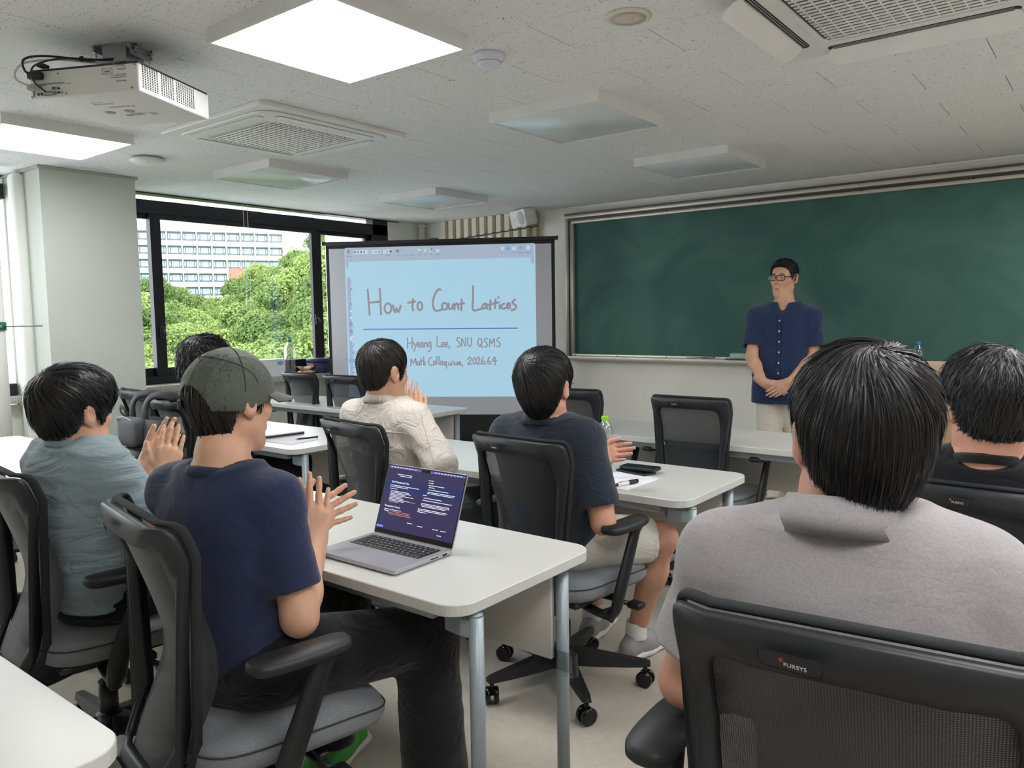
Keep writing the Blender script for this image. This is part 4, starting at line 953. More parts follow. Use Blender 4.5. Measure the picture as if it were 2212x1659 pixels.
def chair(x, y, rz, label, dz=0.0, proto=[None]):
    """copies share mesh data; the gas lift height differs a little"""
    if proto[0] is None: proto[0] = make_chair(label, M_seat); c = proto[0]
    else:
        c = copy_tree(proto[0]); c['label'] = label
    c.location = (x, y, 0); c.rotation_euler = (0, 0, math.radians(rz))
    if dz:
        for ch in c.children:
            n = ch.name.split('.')[0]
            if n not in ('base_leg', 'hub', 'gas_lift'): ch.location = (0, 0, dz)
    CH.append(c); return c
ch_cap = chair(-1.625, 1.045, -11, 'black mesh office chair of the man in the green cap')
ch_blue = chair(-2.47, 1.06, -6, 'black mesh office chair of the man in the pale blue shirt')
ch_white = chair(-2.385, 2.26, -9, 'black mesh office chair of the man in the white shirt')
ch_polo = chair(-1.585, 2.30, -4, 'black mesh office chair of the man in the dark polo shirt')
ch_gray = chair(-0.245, 1.115, 6, 'black mesh office chair of the man in the grey shirt, lower right corner', 0.065)
ch_black = chair(-0.215, 2.30, -4, 'black mesh office chair of the man in the black shirt, right edge')
chair(-1.665, 3.76, 0, 'empty mesh office chair standing alone before the lecturer')
chair(-2.44, 3.83, 2, 'empty mesh office chair hidden behind the man in the dark polo')
chair(-4.96, 3.91, -4, 'empty mesh office chair at the front table, beside the window')
chair(-4.42, 3.88, 3, 'empty mesh office chair at the front table before the projection screen')
chair(-4.67, 2.51, -4, 'empty mesh office chair behind the head of the man in pale blue')
ch_wavy = chair(-3.93, 2.33, -4, 'mesh office chair with a black backpack hung on its back')
chair(-3.95, 1.20, -20, 'empty mesh office chair at the far left edge of the picture')
TREES = [(-147.5,72.6,6.64,3.22),(-137.1,71.3,6.85,3.26),(-154.3,84.0,6.11,3.38),(-143.6,82.7,4.5,2.93),(-138.1,83.8,3.65,3.42),(-139.5,89.4,7.23,3.39),(-138.7,93.3,10.42,3.32),(-132.6,94.0,9.61,3.68),(-124.9,93.0,12.23,3.56),(-116.4,91.8,15.6,2.78),(-121.2,101.2,15.49,3.06),(-113.7,99.7,15.16,3.2),(-115.9,106.9,16.05,3.67),(-99.1,50.0,2.95,2.9),(-102.1,55.1,1.98,2.95),(-100.0,56.8,1.28,2.61),(-103.6,61.8,1.12,2.6),(-89.7,57.1,2.78,2.47),(-86.0,58.3,4.71,2.66),(-87.7,62.4,5.06,2.98),(-93.2,71.0,9.11,2.79),(-79.6,63.6,9.11,2.35),(-78.8,66.4,8.5,2.28),(-85.3,76.6,10.34,3.27),(-76.3,37.7,0.93,2.55),(-77.2,40.9,0.43,2.59),(-68.1,38.5,-0.32,2.21),(-68.9,42.1,-0.21,2.11),(-62.1,40.5,1.33,2.35),(-65.7,46.0,3.14,2.46),(-64.3,48.3,4.58,2.68),(-62.4,49.6,6.06,2.83),(-59.8,50.4,5.11,2.34),(-56.2,50.3,5.52,2.46),(-48.4,23.8,-0.39,1.92),(-48.1,25.8,-0.6,2.1),(-48.1,27.7,-1.01,2.11),(-46.0,28.4,-0.86,2.16),(-43.4,29.1,0.4,1.83),(-43.5,31.7,0.8,1.84),(-40.6,31.7,2.62,2.1),(-39.3,33.6,2.55,2.12),(-38.0,35.3,2.75,1.76),(-36.8,18.3,-0.9,1.72),(-38.3,20.9,-1.63,1.72),(-36.8,21.8,-2.01,2.17),(-35.6,23.2,-1.08,1.76),(-32.8,23.7,-0.4,1.86),(-29.6,23.4,1.39,1.52),(-30.5,26.6,1.21,1.64),(-30.3,14.9,-1.62,1.96),(-28.3,15.7,-1.72,1.56),(-26.2,16.2,-1.7,1.63),(-24.1,17.1,-0.77,1.52),(-24.1,19.4,0.36,1.66),(-23.0,20.5,0.37,1.58)]
# ------------------------------------------------------------ outside the window
hl = MB(); nx_, ny_ = 14, 10; v = []
for i in range(nx_+1):
    for j in range(ny_+1):
        d = 12+i*16.0; a = math.radians(46+44*j/ny_)
        v.append((-d*math.sin(a), d*math.cos(a), -9+d*0.060+math.sin(i*1.3+j)*0.5))
hl.add(v, [(i*(ny_+1)+j, i*(ny_+1)+j+1, (i+1)*(ny_+1)+j+1, (i+1)*(ny_+1)+j) for i in range(nx_) for j in range(ny_)], True)
struct(hl.build('hillside', mat('undergrowth', rgb(72, 98, 50), 0.9, var=0.3, scale=0.8)))
def leaf_mat(name, c1, c2):
    m = bpy.data.materials.new(name); m.use_nodes = True; N, L = nodes_of(m); p = N['Principled BSDF']
    oi = N.new('ShaderNodeObjectInfo'); g = N.new('ShaderNodeNewGeometry'); n = N.new('ShaderNodeTexNoise'); n.inputs['Scale'].default_value = 1.1; n.inputs['Detail'].default_value = 4
    L.new(g.outputs['Position'], n.inputs['Vector'])
    ad = N.new('ShaderNodeMath'); ad.operation = 'MULTIPLY_ADD'; ad.inputs[1].default_value = 0.45; L.new(oi.outputs['Random'], ad.inputs[0]); L.new(n.outputs['Fac'], ad.inputs[2])
    r = N.new('ShaderNodeValToRGB'); e = r.color_ramp.elements; e[0].position = 0.42; e[0].color = c1; e[1].position = 0.98; e[1].color = c2
    L.new(ad.outputs[0], r.inputs[0]); L.new(r.outputs[0], p.inputs['Base Color']); p.inputs['Roughness'].default_value = 0.7
    p.inputs['Specular IOR Level'].default_value = 0.25
    tr = N.new('ShaderNodeBsdfTranslucent'); L.new(r.outputs[0], tr.inputs[0]); mx = N.new('ShaderNodeMixShader'); mx.inputs[0].default_value = 0.28
    L.new(p.outputs[0], mx.inputs[1]); L.new(tr.outputs[0], mx.inputs[2]); L.new(mx.outputs[0], N['Material Output'].inputs[0])
    return m
M_leaf = leaf_mat('broad_leaves', rgb(84, 112, 58), rgb(156, 174, 100)); M_bark = mat('bark', rgb(96, 84, 70), 0.9, var=0.2, scale=6)
def crown_mesh(seed):
    rs = np.random.RandomState(seed); V = []; nb = 34
    for b in range(nb):
        d = rs.normal(size=3); d /= np.linalg.norm(d); d[2] = abs(d[2])*0.9-0.25; c = d*rs.uniform(0.35, 0.78)*np.array([1, 1, 0.95]); rb = rs.uniform(0.24, 0.42)
        k = 230; q = rs.normal(size=(k, 3)); q /= np.linalg.norm(q, axis=1)[:, None]; P_ = c+q*rb*rs.uniform(0.82, 1.06, (k, 1))
        t1 = np.cross(q, rs.normal(size=(k, 3))); t1 /= np.linalg.norm(t1, axis=1)[:, None]; t2 = np.cross(q, t1)+q*rs.uniform(-0.6, 0.6, (k, 1)); s = rs.uniform(0.028, 0.060, (k, 1))
        V.append(np.stack([P_-t1*s, P_-t2*s*0.7, P_+t1*s, P_+t2*s*0.7], 1).reshape(-1, 3))
    V = np.concatenate(V); n = len(V)//4
    me = bpy.data.meshes.new('crown'); me.from_pydata(V.tolist(), [], np.arange(n*4).reshape(n, 4).tolist()); me.materials.append(M_leaf); me.update(); return me
CROWNS = [crown_mesh(s) for s in range(4)]
tk = MB(); tk.cyl((0, 0, -2.6), (0, 0, 0.1), 0.09, 0.05, n=8)
for a in range(5): tk.cyl((0, 0, -0.4+a*0.08), (0.45*math.cos(a*1.3), 0.45*math.sin(a*1.3), 0.25+a*0.05), 0.035, 0.012, n=5)
trunk0 = tk.build('trunk', M_bark); TRUNK = trunk0.data; bpy.data.objects.remove(trunk0)
for i, (x, y, z, s) in enumerate(TREES):
    near = math.hypot(x, y) < 60
    t = empty('broadleaf_tree', (x, y, z), i*1.7, 'near leafy green tree seen through the lower window panes' if near else 'far leafy green tree on the slope below the office building', 'tree', 'near trees outside the window' if near else 'far trees outside the window')
    t.scale = (s*1.12, s*1.12, s*1.05)
    link_mesh('crown', CROWNS[i % 4], None, t)
    link_mesh('trunk', TRUNK, None, t)

# long office building
ba = math.atan2(0.88, 0.474)
bd_ = empty('office_building', (-196.05, 104.0, 0), ba, 'long white office building with rows of windows seen outside', 'building')
Z1 = 26.4; RP = 3.56; X0, X1 = -13.2, 30.3
M_conc = mat('white_concrete', rgb(226, 222, 218), 0.8, var=0.04, scale=0.6); M_brick = mat('red_brick', rgb(196, 128, 108), 0.85, var=0.08, scale=2)
M_bframe = mat('dark_office_frame', rgb(104, 112, 122), 0.5); M_bglass = mat('green_office_glass', rgb(170, 204, 206), 0.2, var=0.12, scale=0.7)
b = MB(); b.box(X0, 1.2, -12, X1, 16, Z1-0.3); b.build('rear_wall', M_conc, bd_)
b = MB(); b.box(16.0, 0.7, -12, X1-0.2, 1.25, Z1-3*RP-0.4); b.build('brick_base', M_brick, bd_)
b = MB(); b.box(X0, -0.1, Z1-1.7, X1, 0.5, Z1-0.15); b.build('parapet', M_conc, bd_)
b = MB(); b.box(X0, 0.3, Z1-0.15, X1, 15, Z1+0.55); b.build('roof_kerb', mat('pinkish_roof_kerb', rgb(222, 200, 190), 0.8), bd_)
sp_p = None; wn = None
for rr in range(6):
    zt_ = Z1-1.75-rr*RP
    if rr < 5:
        x1_ = X1 if rr < 2 else 16.2
        b = MB(); b.box(X0, -0.1, zt_-2.35-1.15, x1_, 0.45, zt_-2.35); b.build('spandrel', M_conc, bd_)
        b = MB(); b.box(X0, -0.22, zt_-2.35-1.28, x1_, 0.45, zt_-2.35-1.15); b.build('ledge', mat('brown_stained_ledge', rgb(206, 186, 172), 0.8), bd_)
    for k in range(-4, 8):
        xa = 1.3+3.62*k; 
        if rr < 2 or (xa < 16 and rr < 6):
            if sp_p is None: q = MB(); q.box(-0.16, -0.25, 0, 0.16, 1.2, 2.36); sp_p = q.build('fin', M_conc, bd_); f_ = sp_p
            else: f_ = sp_p.copy(); col.objects.link(f_)
            f_.location = (xa, 0, zt_-2.36)
        if wn is None:
            q = MB(); q.box(0.22, 0.85, 0, 3.40, 1.19, 2.2); wn = q.build('window', M_bframe, bd_); wd_ = wn
            q = MB(); q.box(0.95, 0.80, 0.42, 2.67, 0.86, 1.78); q.box(0.36, 0.80, 0.5, 0.72, 0.86, 1.78); q.box(2.9, 0.80, 0.5, 3.26, 0.86, 1.78); wp = q.build('glazing', M_bglass, wn)
        else:
            wd_ = wn.copy(); col.objects.link(wd_); g_ = wp.copy(); col.objects.link(g_); g_.parent = wd_
        wd_.location = (xa, 0, zt_-2.28)
b = MB(); b.box(X1, 0.4, Z1-11, X1+0.5, 4, Z1-1.2); b.box(X1+2.7, 0.4, Z1-9.0, X1+3.0, 4, Z1-1.0); b.box(X1, 0.4, Z1-1.35, X1+3.0, 4, Z1-1.0)
for k in range(3): b.box(X1, 0.4, Z1-3.9-RP*k+0.4, X1+3.0, 4, Z1-2.6-RP*k+0.2)
b.build('stair_tower', M_conc, bd_)
# towers far behind
def tower(x, y, z0, z1, w_, rz, label, m, floors, cols, name='apartment_tower'):
    t = empty(name, (x, y, 0), rz, label, 'building', 'far towers on the skyline'); q = MB(); q.box(-w_/2, 0, z0, w_/2, w_*0.6, z1); q.build('tower_wall', m, t)
    proto_ = None
    for i in range(floors):
        for j in range(cols):
            xx = -w_/2+w_*(j+0.5)/cols; zz = z1-3.2-i*3.0
            if proto_ is None: q = MB(); q.box(-w_/cols*0.3, -0.3, 0, w_/cols*0.3, 0.05, 1.5); proto_ = q.build('window', mat('tower_window', rgb(176, 188, 200), 0.4), t); c = proto_
            else: c = proto_.copy(); col.objects.link(c)
            c.location = (xx, 0, zz)
M_tow = mat('hazy_white_tower', rgb(236, 232, 230), 0.9, var=0.02); M_tow2 = mat('hazy_pink_tower', rgb(228, 206, 196), 0.9, var=0.03)
tower(-452, 332, 0, 66, 22, ba, 'pale high-rise apartment tower on the skyline behind the trees', M_tow, 8, 5)
tower(-470, 318, 0, 70, 18, ba, 'pale pinkish apartment tower on the skyline, left one of two', M_tow2, 8, 4)
tower(-440, 352, 0, 58, 20, ba, 'lowest pale apartment tower on the skyline, at the right', M_tow2, 6, 4)
tower(-324, 171, 0, 47.5, 7, ba, 'brownish stair tower standing behind the office building roof', M_tow2, 3, 2, 'stair_tower_building')
# speckled stone fin of our own building
st = MB(); st.box(-7.2, 5.75, -2, -6.45, 6.15, 3.2); tag(st.build('stone_pier', speckle('pink_granite', rgb(150, 138, 136), rgb(206, 192, 188), rgb(224, 214, 210), 60)), 'speckled stone pier just outside the right-hand window pane', 'stone pier')
# ------------------------------------------------------------ things on the window sill
zs = 0.868
b = empty('paper_box', (-5.90, 4.02, zs), math.radians(90-6), 'white cardboard box with blue print on the window sill', 'box')
q = MB(); q.prism([(-0.16, -0.07), (0.15, -0.07), (0.17, 0.07), (-0.16, 0.07)], 0, 0.15, bevel=0.003); q.build('carton', mat('white_card', rgb(226, 226, 228), 0.55, var=0.02), b)
M_bp = mat('blue_print', rgb(140, 156, 196), 0.6, var=0)
q = MB(); q.box(-0.145, -0.0708, 0.125, -0.10, -0.0695, 0.132); q.box(-0.135, -0.0708, 0.117, -0.108, -0.0695, 0.121); q.build('lettering', M_bp, b)
q = MB(); q.prism([(0.03*math.cos(t*PI/8)*(1+0.25*math.sin(3*t)), 0.018*math.sin(t*PI/8)*(1+0.2*math.cos(2*t))) for t in range(16)], 0, 0.0008, M=Matrix.Translation((0.10, -0.0702, 0.115)) @ Matrix.Rotation(PI/2, 4, 'X')); q.build('emblem', M_bp, b)
def pet(name, H, R, cap_m, label, loc, ribs, water=None, mt=None, parent=None):
    r = empty(name, loc, 0, label, 'bottle')
    pr = [(0.0001, 0.004), (R*0.82, 0.0), (R*0.97, 0.008), (R, 0.02)]
    zb_, ztop = 0.03, H*0.66
    for i in range(ribs*2+1): pr.append((R*(1.0 if i % 2 == 0 else 0.95), zb_+(ztop-zb_)*i/(ribs*2)))
    pr += [(R*0.98, H*0.70), (R*0.86, H*0.78), (R*0.62, H*0.86), (R*0.36, H*0.905), (R*0.34, H*0.94)]
    q = MB(); q.lathe(pr, 28); q.build('plastic_body', mt or M_pet, r)
    if water:
        pw = [(0.0001, 0.006)]+[(a*0.94, max(b_, 0.006)) for a, b_ in pr[1:] if b_ < H*water]; pw += [(pw[-1][0], H*water), (0.0001, H*water)]
        q = MB(); q.lathe(pw, 24); q.build('water', M_water, r)
    q = MB(); rc = max(0.0145, R*0.40); q.lathe([(rc*0.98, H*0.925), (rc, H*0.93), (rc, H*0.992), (rc*0.93, H), (0.0001, H)], 24)
    for k in range(20): q.box(rc*math.cos(k*PI/10)-0.0006, rc*math.sin(k*PI/10)-0.0006, H*0.93, rc*math.cos(k*PI/10)+0.0006, rc*math.sin(k*PI/10)+0.0006, H*0.985)
    q.build('cap', cap_m, r); return r
def clear_plastic(name, tint, refl):
    m = bpy.data.materials.new(name); m.use_nodes = True; N, L = nodes_of(m); N.remove(N['Principled BSDF'])
    t = N.new('ShaderNodeBsdfTransparent'); t.inputs[0].default_value = tint; g = N.new('ShaderNodeBsdfGlossy'); g.inputs['Roughness'].default_value = 0.08
    lw = N.new('ShaderNodeLayerWeight'); lw.inputs[0].default_value = 0.35
    mr = N.new('ShaderNodeMapRange'); mr.inputs[3].default_value = refl*0.5; mr.inputs[4].default_value = min(0.9, refl*3.2)
    mx = N.new('ShaderNodeMixShader'); L.new(lw.outputs['Facing'], mr.inputs[0]); L.new(mr.outputs[0], mx.inputs[0]); L.new(t.outputs[0], mx.inputs[1]); L.new(g.outputs[0], mx.inputs[2]); L.new(mx.outputs[0], N['Material Output'].inputs[0])
    nz = N.new('ShaderNodeTexNoise'); nz.inputs['Scale'].default_value = 60; tc = N.new('ShaderNodeTexCoord'); L.new(tc.outputs['Object'], nz.inputs['Vector']); bp = N.new('ShaderNodeBump'); bp.inputs['Strength'].default_value = 0.15; bp.inputs['Distance'].default_value = 0.004; L.new(nz.outputs['Fac'], bp.inputs['Height']); L.new(bp.outputs[0], g.inputs['Normal'])
    return m
M_pet = clear_plastic('clear_bottle_plastic', (0.93, 0.95, 0.96, 1), 0.16); M_water = clear_plastic('clear_water', (0.94, 0.96, 0.96, 1), 0.10); M_pet2 = clear_plastic('milky_bottle_plastic', (0.86, 0.84, 0.87, 1), 0.30)
pet('large_water_bottle', 0.315, 0.052, mat('teal_cap', rgb(20, 128, 124), 0.4), 'large clear water bottle with teal cap on the window sill', (-5.93, 4.295, zs), 7, mt=M_pet2)
for k, (y, z, rz, lab) in enumerate(((4.40, zs, 86, 'lower cream snack packet with dark pattern on the sill'), (4.395, zs+0.030, 98, 'upper crumpled cream snack packet lying on another on the sill'))):
    s = empty('snack_packet', (-5.845, y, z), math.radians(rz), lab, 'snack packet', 'snack packets on the window sill'); q = MB(); nu, nv = 16, 6; v = []
    for side in (1, -1):
        for i in range(nu+1):
            for j in range(nv+1):
                u, w_ = i/nu*2-1, j/nv*2-1; th = 0.017*max(0, 1-abs(u)**3)*max(0, 1-w_*w_)**0.5
                v.append((u*0.085, w_*0.032*(1+0.12*abs(u)**6), 0.018+side*th+(0.022*u*u*k)+0.002*math.sin(9*u+4*w_)))
    n1 = (nu+1)*(nv+1); f = []
    for i in range(nu):
        for j in range(nv):
            a = i*(nv+1)+j; f.append((a, a+nv+1, a+nv+2, a+1)); f.append((n1+a, n1+a+1, n1+a+nv+2, n1+a+nv+1))
    q.add(v, f, True); q.build('wrapper', mat('cream_wrapper', rgb(228, 200, 164), 0.4, var=0.08, scale=40), s)
    for sx in (-1, 1):
        for j in range(5):
            d = MB(); d.rbox(sx*0.052-0.003, -0.030+j*0.012, 0.020+0.012*(1-abs(j-2)/3), sx*0.052+0.003, -0.022+j*0.012, 0.030+0.008*(1-abs(j-2)/3)+0.006*k, 0.001, 1); d.build('printed_band', mat('maroon_print', rgb(90, 34, 40), 0.5), s)
    d = MB(); d.rbox(0.074, -0.03, 0.018+0.02*k, 0.088, 0.0, 0.034+0.02*k, 0.003); d.build('red_flap', M_red, s)
s = empty('round_tin', (-5.90, 4.585, zs), 0, 'dark navy round container on the window sill beside the screen', 'container')
q = MB(); q.lathe([(0.105, 0.0), (0.108, 0.004), (0.108, 0.105)], 40); q.build('drum', mat('navy_card', rgb(38, 46, 84), 0.5), s)
q = MB(); q.lathe([(0.110, 0.095), (0.110, 0.128), (0.106, 0.132), (0.0001, 0.133)], 40); q.build('lid', mat('navy_lid', rgb(44, 54, 100), 0.5), s)
q = MB(); q.rbox(-5.96, 4.74, zs, -5.88, 4.80, zs+0.04, 0.01); tag(q.build('black_case', M_black), 'small black case on the sill right of the navy container', 'case')

# ------------------------------------------------------------ laptop
lt = empty('laptop', (-1.556, 1.405, 0.72), math.radians(0.5), 'open silver laptop with a dark screen on the near white table', 'laptop')
M_lap = mat('silver_anodised', rgb(178, 178, 186), 0.35, metal=0.6, var=0.02); M_key = mat('black_keycap', rgb(30, 30, 34), 0.5, var=0.05); M_lapd = mat('laptop_bezel', rgb(20, 20, 24), 0.3)
lw_, ld_ = 0.155, 0.110
q = MB(); q.prism(rrect(-lw_, -ld_, lw_, ld_, 0.011, 5), 0.003, 0.0145, bevel=0.0015); q.prism(rrect(-lw_+0.008, -ld_+0.008, lw_-0.008, ld_-0.008, 0.01), 0.0, 0.0035); base = q.build('base', M_lap, lt)
q = MB(); q.prism(rrect(-0.135, -0.005, 0.135, 0.085, 0.004), 0.0143, 0.0148); q.build('keyboard_well', M_lapd, lt)
rows_ = [(0.076, 0.0062, [1]*14), (0.062, 0.0085, [1]*13+[1.5]), (0.0455, 0.0085, [1.5]+[1]*13), (0.029, 0.0085, [1.8]+[1]*11+[1.8]), (0.0125, 0.0085, [2.4]+[1]*10+[2.4]), (-0.0005, 0.0065, [1, 1, 1, 1.25, 5.6, 1.25, 1, 1, 1, 1])]
for y, hh, ks in rows_:
    tot = sum(ks); x = -0.132
    for k_ in ks:
        ww = 0.264*k_/tot
        q = MB(); q.rbox(x+0.0009, y-hh*0.85, 0.0148, x+ww-0.0009, y+hh*0.75, 0.0160, 0.0004, 1); ko = q.build('key', M_key, base); x += ww
        q = MB(); q.box(-0.0018, -0.0008, 0, 0.0018, 0.0008, 0.0003); lg = q.build('key_legend', M_wht, base) if k_ == 1 else None
        if lg: lg.location = (x-ww/2, y-0.0008, 0.0160)
        else:
            if q.v: pass
q = MB(); q.prism(rrect(-0.062, -0.100, 0.062, -0.014, 0.004), 0.0144, 0.01475); q.build('touchpad', mat('touchpad', rgb(182, 182, 192), 0.3, metal=0.5), lt)
for y0, y1, z in ((0.02, 0.05, 0.009), (0.066, 0.084, 0.0085)):
    q = MB(); q.rbox(lw_-0.001, y0, z-0.0018 if y0 < 0.05 else z-0.003, lw_+0.0005, y1, z+0.0018 if y0 < 0.05 else z+0.003, 0.0008, 1); q.build('side_port', M_dark, lt)
LM = Matrix.Translation((0, ld_-0.004, 0.0125)) @ Matrix.Rotation(math.radians(-20), 4, 'X') @ Matrix.Diagonal((1, 1, 0.95, 1))
q = MB(); q.prism([(a, b_) for a, b_ in rrect(-lw_, 0.0, lw_, 0.218, 0.010, 5)], -0.002, 0.002, M=LM @ Matrix.Rotation(PI/2, 4, 'X'), bevel=0.0008); lid = q.build('lid', M_lap, lt)
def on_lid(x0, z0, x1, z1, m, nm, dep, par):
    q = MB(); q.box(x0, -0.0021-dep, z0, x1, -0.0019-dep+0.0001, z1, M=LM); return q.build(nm, m, par)
on_lid(-lw_+0.002, 0.004, lw_-0.002, 0.2155, M_lapd, 'bezel', 0.0001, lid)
def dim(name, c, s):
    m = bpy.data.materials.new(name); m.use_nodes = True; p = m.node_tree.nodes['Principled BSDF']; p.inputs['Base Color'].default_value = (0.01, 0.01, 0.015, 1); p.inputs['Roughness'].default_value = 0.25
    n = m.node_tree.nodes.new('ShaderNodeTexNoise'); n.inputs['Scale'].default_value = 9; tc = m.node_tree.nodes.new('ShaderNodeTexCoord'); m.node_tree.links.new(tc.outputs['Object'], n.inputs['Vector'])
    r = m.node_tree.nodes.new('ShaderNodeValToRGB'); r.color_ramp.elements[0].color = tuple(k*0.8 for k in c[:3])+(1,); r.color_ramp.elements[1].color = tuple(min(1, k*1.15) for k in c[:3])+(1,)
    m.node_tree.links.new(n.outputs['Fac'], r.inputs[0]); m.node_tree.links.new(r.outputs[0], p.inputs['Emission Color']); p.inputs['Emission Strength'].default_value = s; return m
M_ds = dim('dark_screen', rgb(34, 30, 58), 0.8); M_bar = dim('menu_bar', rgb(74, 68, 120), 0.8); M_txt = dim('screen_text', rgb(190, 190, 205), 0.8); M_txt2 = dim('screen_text_rust', rgb(150, 96, 90), 0.8); M_acc = dim('accent_blue', rgb(90, 96, 190), 0.9); M_pan = dim('navy_panel', rgb(24, 30, 66), 0.8)
dsp = on_lid(-lw_+0.005, 0.018, lw_-0.005, 0.2125, M_ds, 'display', 0.0003, lid)
on_lid(-lw_+0.005, 0.206, lw_-0.005, 0.2125, M_bar, 'menu_bar', 0.0005, dsp); on_lid(-0.018, 0.2045, 0.018, 0.2135, M_lapd, 'camera_notch', 0.0007, dsp)
on_lid(-lw_+0.005, 0.135, lw_-0.005, 0.172, M_pan, 'navy_band', 0.0004, dsp); on_lid(-lw_+0.006, 0.022, -lw_+0.032, 0.028, M_acc, 'status_badge', 0.0006, dsp)
rs_ = random.Random(5)
tx = MB()
def tline(x, z, L_, h=0.0016):
    e = x
    while e < x+L_:
        w_ = rs_.uniform(0.003, 0.010); tx.box(e, -0.0029, z, min(e+w_, x+L_), -0.0026, z+h, M=LM); e += w_+0.0014
for z, L_ in ((0.1525, 0.115), (0.148, 0.072), (0.142, 0.030)): tline(-0.128, z, L_)
for i, L_ in enumerate((0.075, 0.082, 0.062, 0.095, 0.052, 0.058, 0.080, 0.060)): tline(-0.122, 0.135-i*0.0042, L_)
for z, L_ in ((0.078, 0.068), (0.073, 0.02)): tline(-0.132, z, L_)
for z, L_, x in ((0.183, 0.02, 0.018), (0.176, 0.018, 0.020), (0.169, 0.062, 0.020), (0.163, 0.022, 0.024), (0.156, 0.078, 0.022), (0.149, 0.105, 0.022), (0.145, 0.100, 0.022), (0.138, 0.016, 0.008), (0.130, 0.07, 0.012), (0.123, 0.112, 0.010), (0.113, 0.105, 0.008), (0.109, 0.108, 0.008), (0.105, 0.09, 0.012), (0.096, 0.112, 0.0), (0.092, 0.105, 0.0), (0.087, 0.035, 0.0), (0.048, 0.02, -0.03), (0.045, 0.02, 0.01), (0.045, 0.02, 0.07), (0.045, 0.02, 0.1), (0.03, 0.016, 0.09), (0.188, 0.06, -0.11), (0.183, 0.05, -0.10)): tline(x, z, L_)
for k in range(9): tline(-0.142+k*0.012, 0.2085, 0.007, 0.002)
for k in range(9): tline(0.035+k*0.012, 0.2085, 0.006, 0.002)
tx.build('screen_text_lines', M_txt, dsp)['kind'] = 'stuff'
q = MB()
for x, z, L_ in ((-0.085, 0.130, 0.018), (-0.05, 0.109, 0.035), (-0.122, 0.1015, 0.040), (-0.108, 0.0735, 0.08), (-0.118, 0.069, 0.09), (-0.11, 0.0645, 0.09)): q.box(x, -0.0029, z, x+L_, -0.0026, z+0.0016, M=LM)
q.build('screen_rust_lines', M_txt2, dsp)['kind'] = 'stuff'
for body, x, z in (('Perf Notebook Max', -0.126, 0.161), ('Parameter Count', -0.134, 0.086)):
    me = text_mesh(body, 0.0088, 0.0001); t_ = link_mesh('screen_heading', me, M_txt, dsp); t_.matrix_local = LM @ Matrix.Translation((x, -0.0027, z)) @ Matrix.Rotation(PI/2, 4, 'X')

# ------------------------------------------------------------ paper, marker, phones, bottles, notebook
def sheet(name, pts, z, m, label, cat, n=1):
    q = MB(); q.prism(pts, z, z+0.0012*n); return tag(q.build(name, m), label, cat)
M_paper = mat('white_paper', rgb(236, 236, 244), 0.7, var=0.01)
o = sheet('paper_sheet', [(-1.60, 2.462), (-1.405, 2.455), (-1.40, 2.705), (-1.61, 2.752)], 0.7202, M_paper, 'white paper sheet with faint notes under the black marker', 'paper')
q = MB()
for i in range(7):
    x = -1.585+i*0.012; q.tube([(x+0.02*k, 2.62+0.012*i+0.003*math.sin(k*2.3+i), 0.7216) for k in range(7)], 0.0006, 4)
q.build('pencil_notes', mat('pencil_grey', rgb(188, 188, 200), 0.8), o)
mk = empty('marker_pen', (-1.447, 2.523, 0.7305), math.atan2(0.107, 0.028), 'black and white marker lying on the paper sheet', 'marker')
def xcyl(x0, x1, r0, r1, m, nm, par):
    q = MB(); q.cyl((x0, 0, 0), (x1, 0, 0), r0, r1, n=16); return q.build(nm, m, par)
xcyl(-0.045, 0.012, 0.0075, 0.0085, M_white, 'barrel', mk); xcyl(0.012, 0.062, 0.0088, 0.0080, M_black, 'cap', mk); xcyl(-0.064, -0.045, 0.002, 0.006, M_black, 'tip', mk)
q = MB(); [q.rbox(-0.036+i*0.009, -0.003, 0.0072, -0.031+i*0.009, 0.003, 0.0084, 0.0003, 1) for i in range(5)]; q.build('print', M_dark, mk)
def phone(name, x, y, z, rz, label, th=0.0095):
    r = empty(name, (x, y, z), math.radians(rz), label, 'phone', 'stacked phones'); q = MB(); q.prism(rrect(-0.079, -0.038, 0.079, 0.038, 0.011, 5), 0, th, bevel=0.002, smooth=False); q.build('body', M_black, r)
    q = MB(); q.prism(rrect(-0.075, -0.0345, 0.075, 0.0345, 0.009, 5), th, th+0.0006); q.build('display', M_blackgl, r); return r
phone('phone', -1.535, 2.757, 0.7202, -12, 'lower black phone lying flat on the white table'); phone('phone', -1.525, 2.775, 0.7330, 2, 'upper black phone resting askew on another phone', 0.012)
q = MB(); q.cyl((-1.50, 2.76, 0.7310), (-1.52, 2.79, 0.7325), 0.0008)
bt = pet('water_bottle', 0.218, 0.0325, mat('lime_cap', rgb(158, 222, 10), 0.4), 'clear water bottle with lime green cap beside the man in the polo', (-1.697, 2.787, 0.72), 6, water=0.50)
pet('water_bottle', 0.215, 0.032, mat('blue_cap', rgb(28, 110, 206), 0.4), 'clear water bottle with blue cap standing on the lectern', (-0.985, 5.28, 0.955), 6, water=0.6)
nb = empty('notebook', (-3.78, 2.60, 0.7202), math.radians(-8), 'thin closed notebook computer with dark edge on the window table', 'notebook')
q = MB(); q.prism(rrect(-0.16, -0.115, 0.16, 0.115, 0.008), 0.0, 0.010, bevel=0.001); q.build('lower_case', M_black, nb); q = MB(); q.prism(rrect(-0.16, -0.115, 0.16, 0.115, 0.008), 0.010, 0.016, bevel=0.001); q.build('lid', mat('white_lid', rgb(222, 220, 226), 0.4), nb)
o = sheet('paper_sheet', [(-3.60, 2.395), (-3.34, 2.40), (-3.36, 2.585), (-3.52, 2.60)], 0.7202, M_paper, 'white paper sheet at the corner of the window table', 'paper', 3)
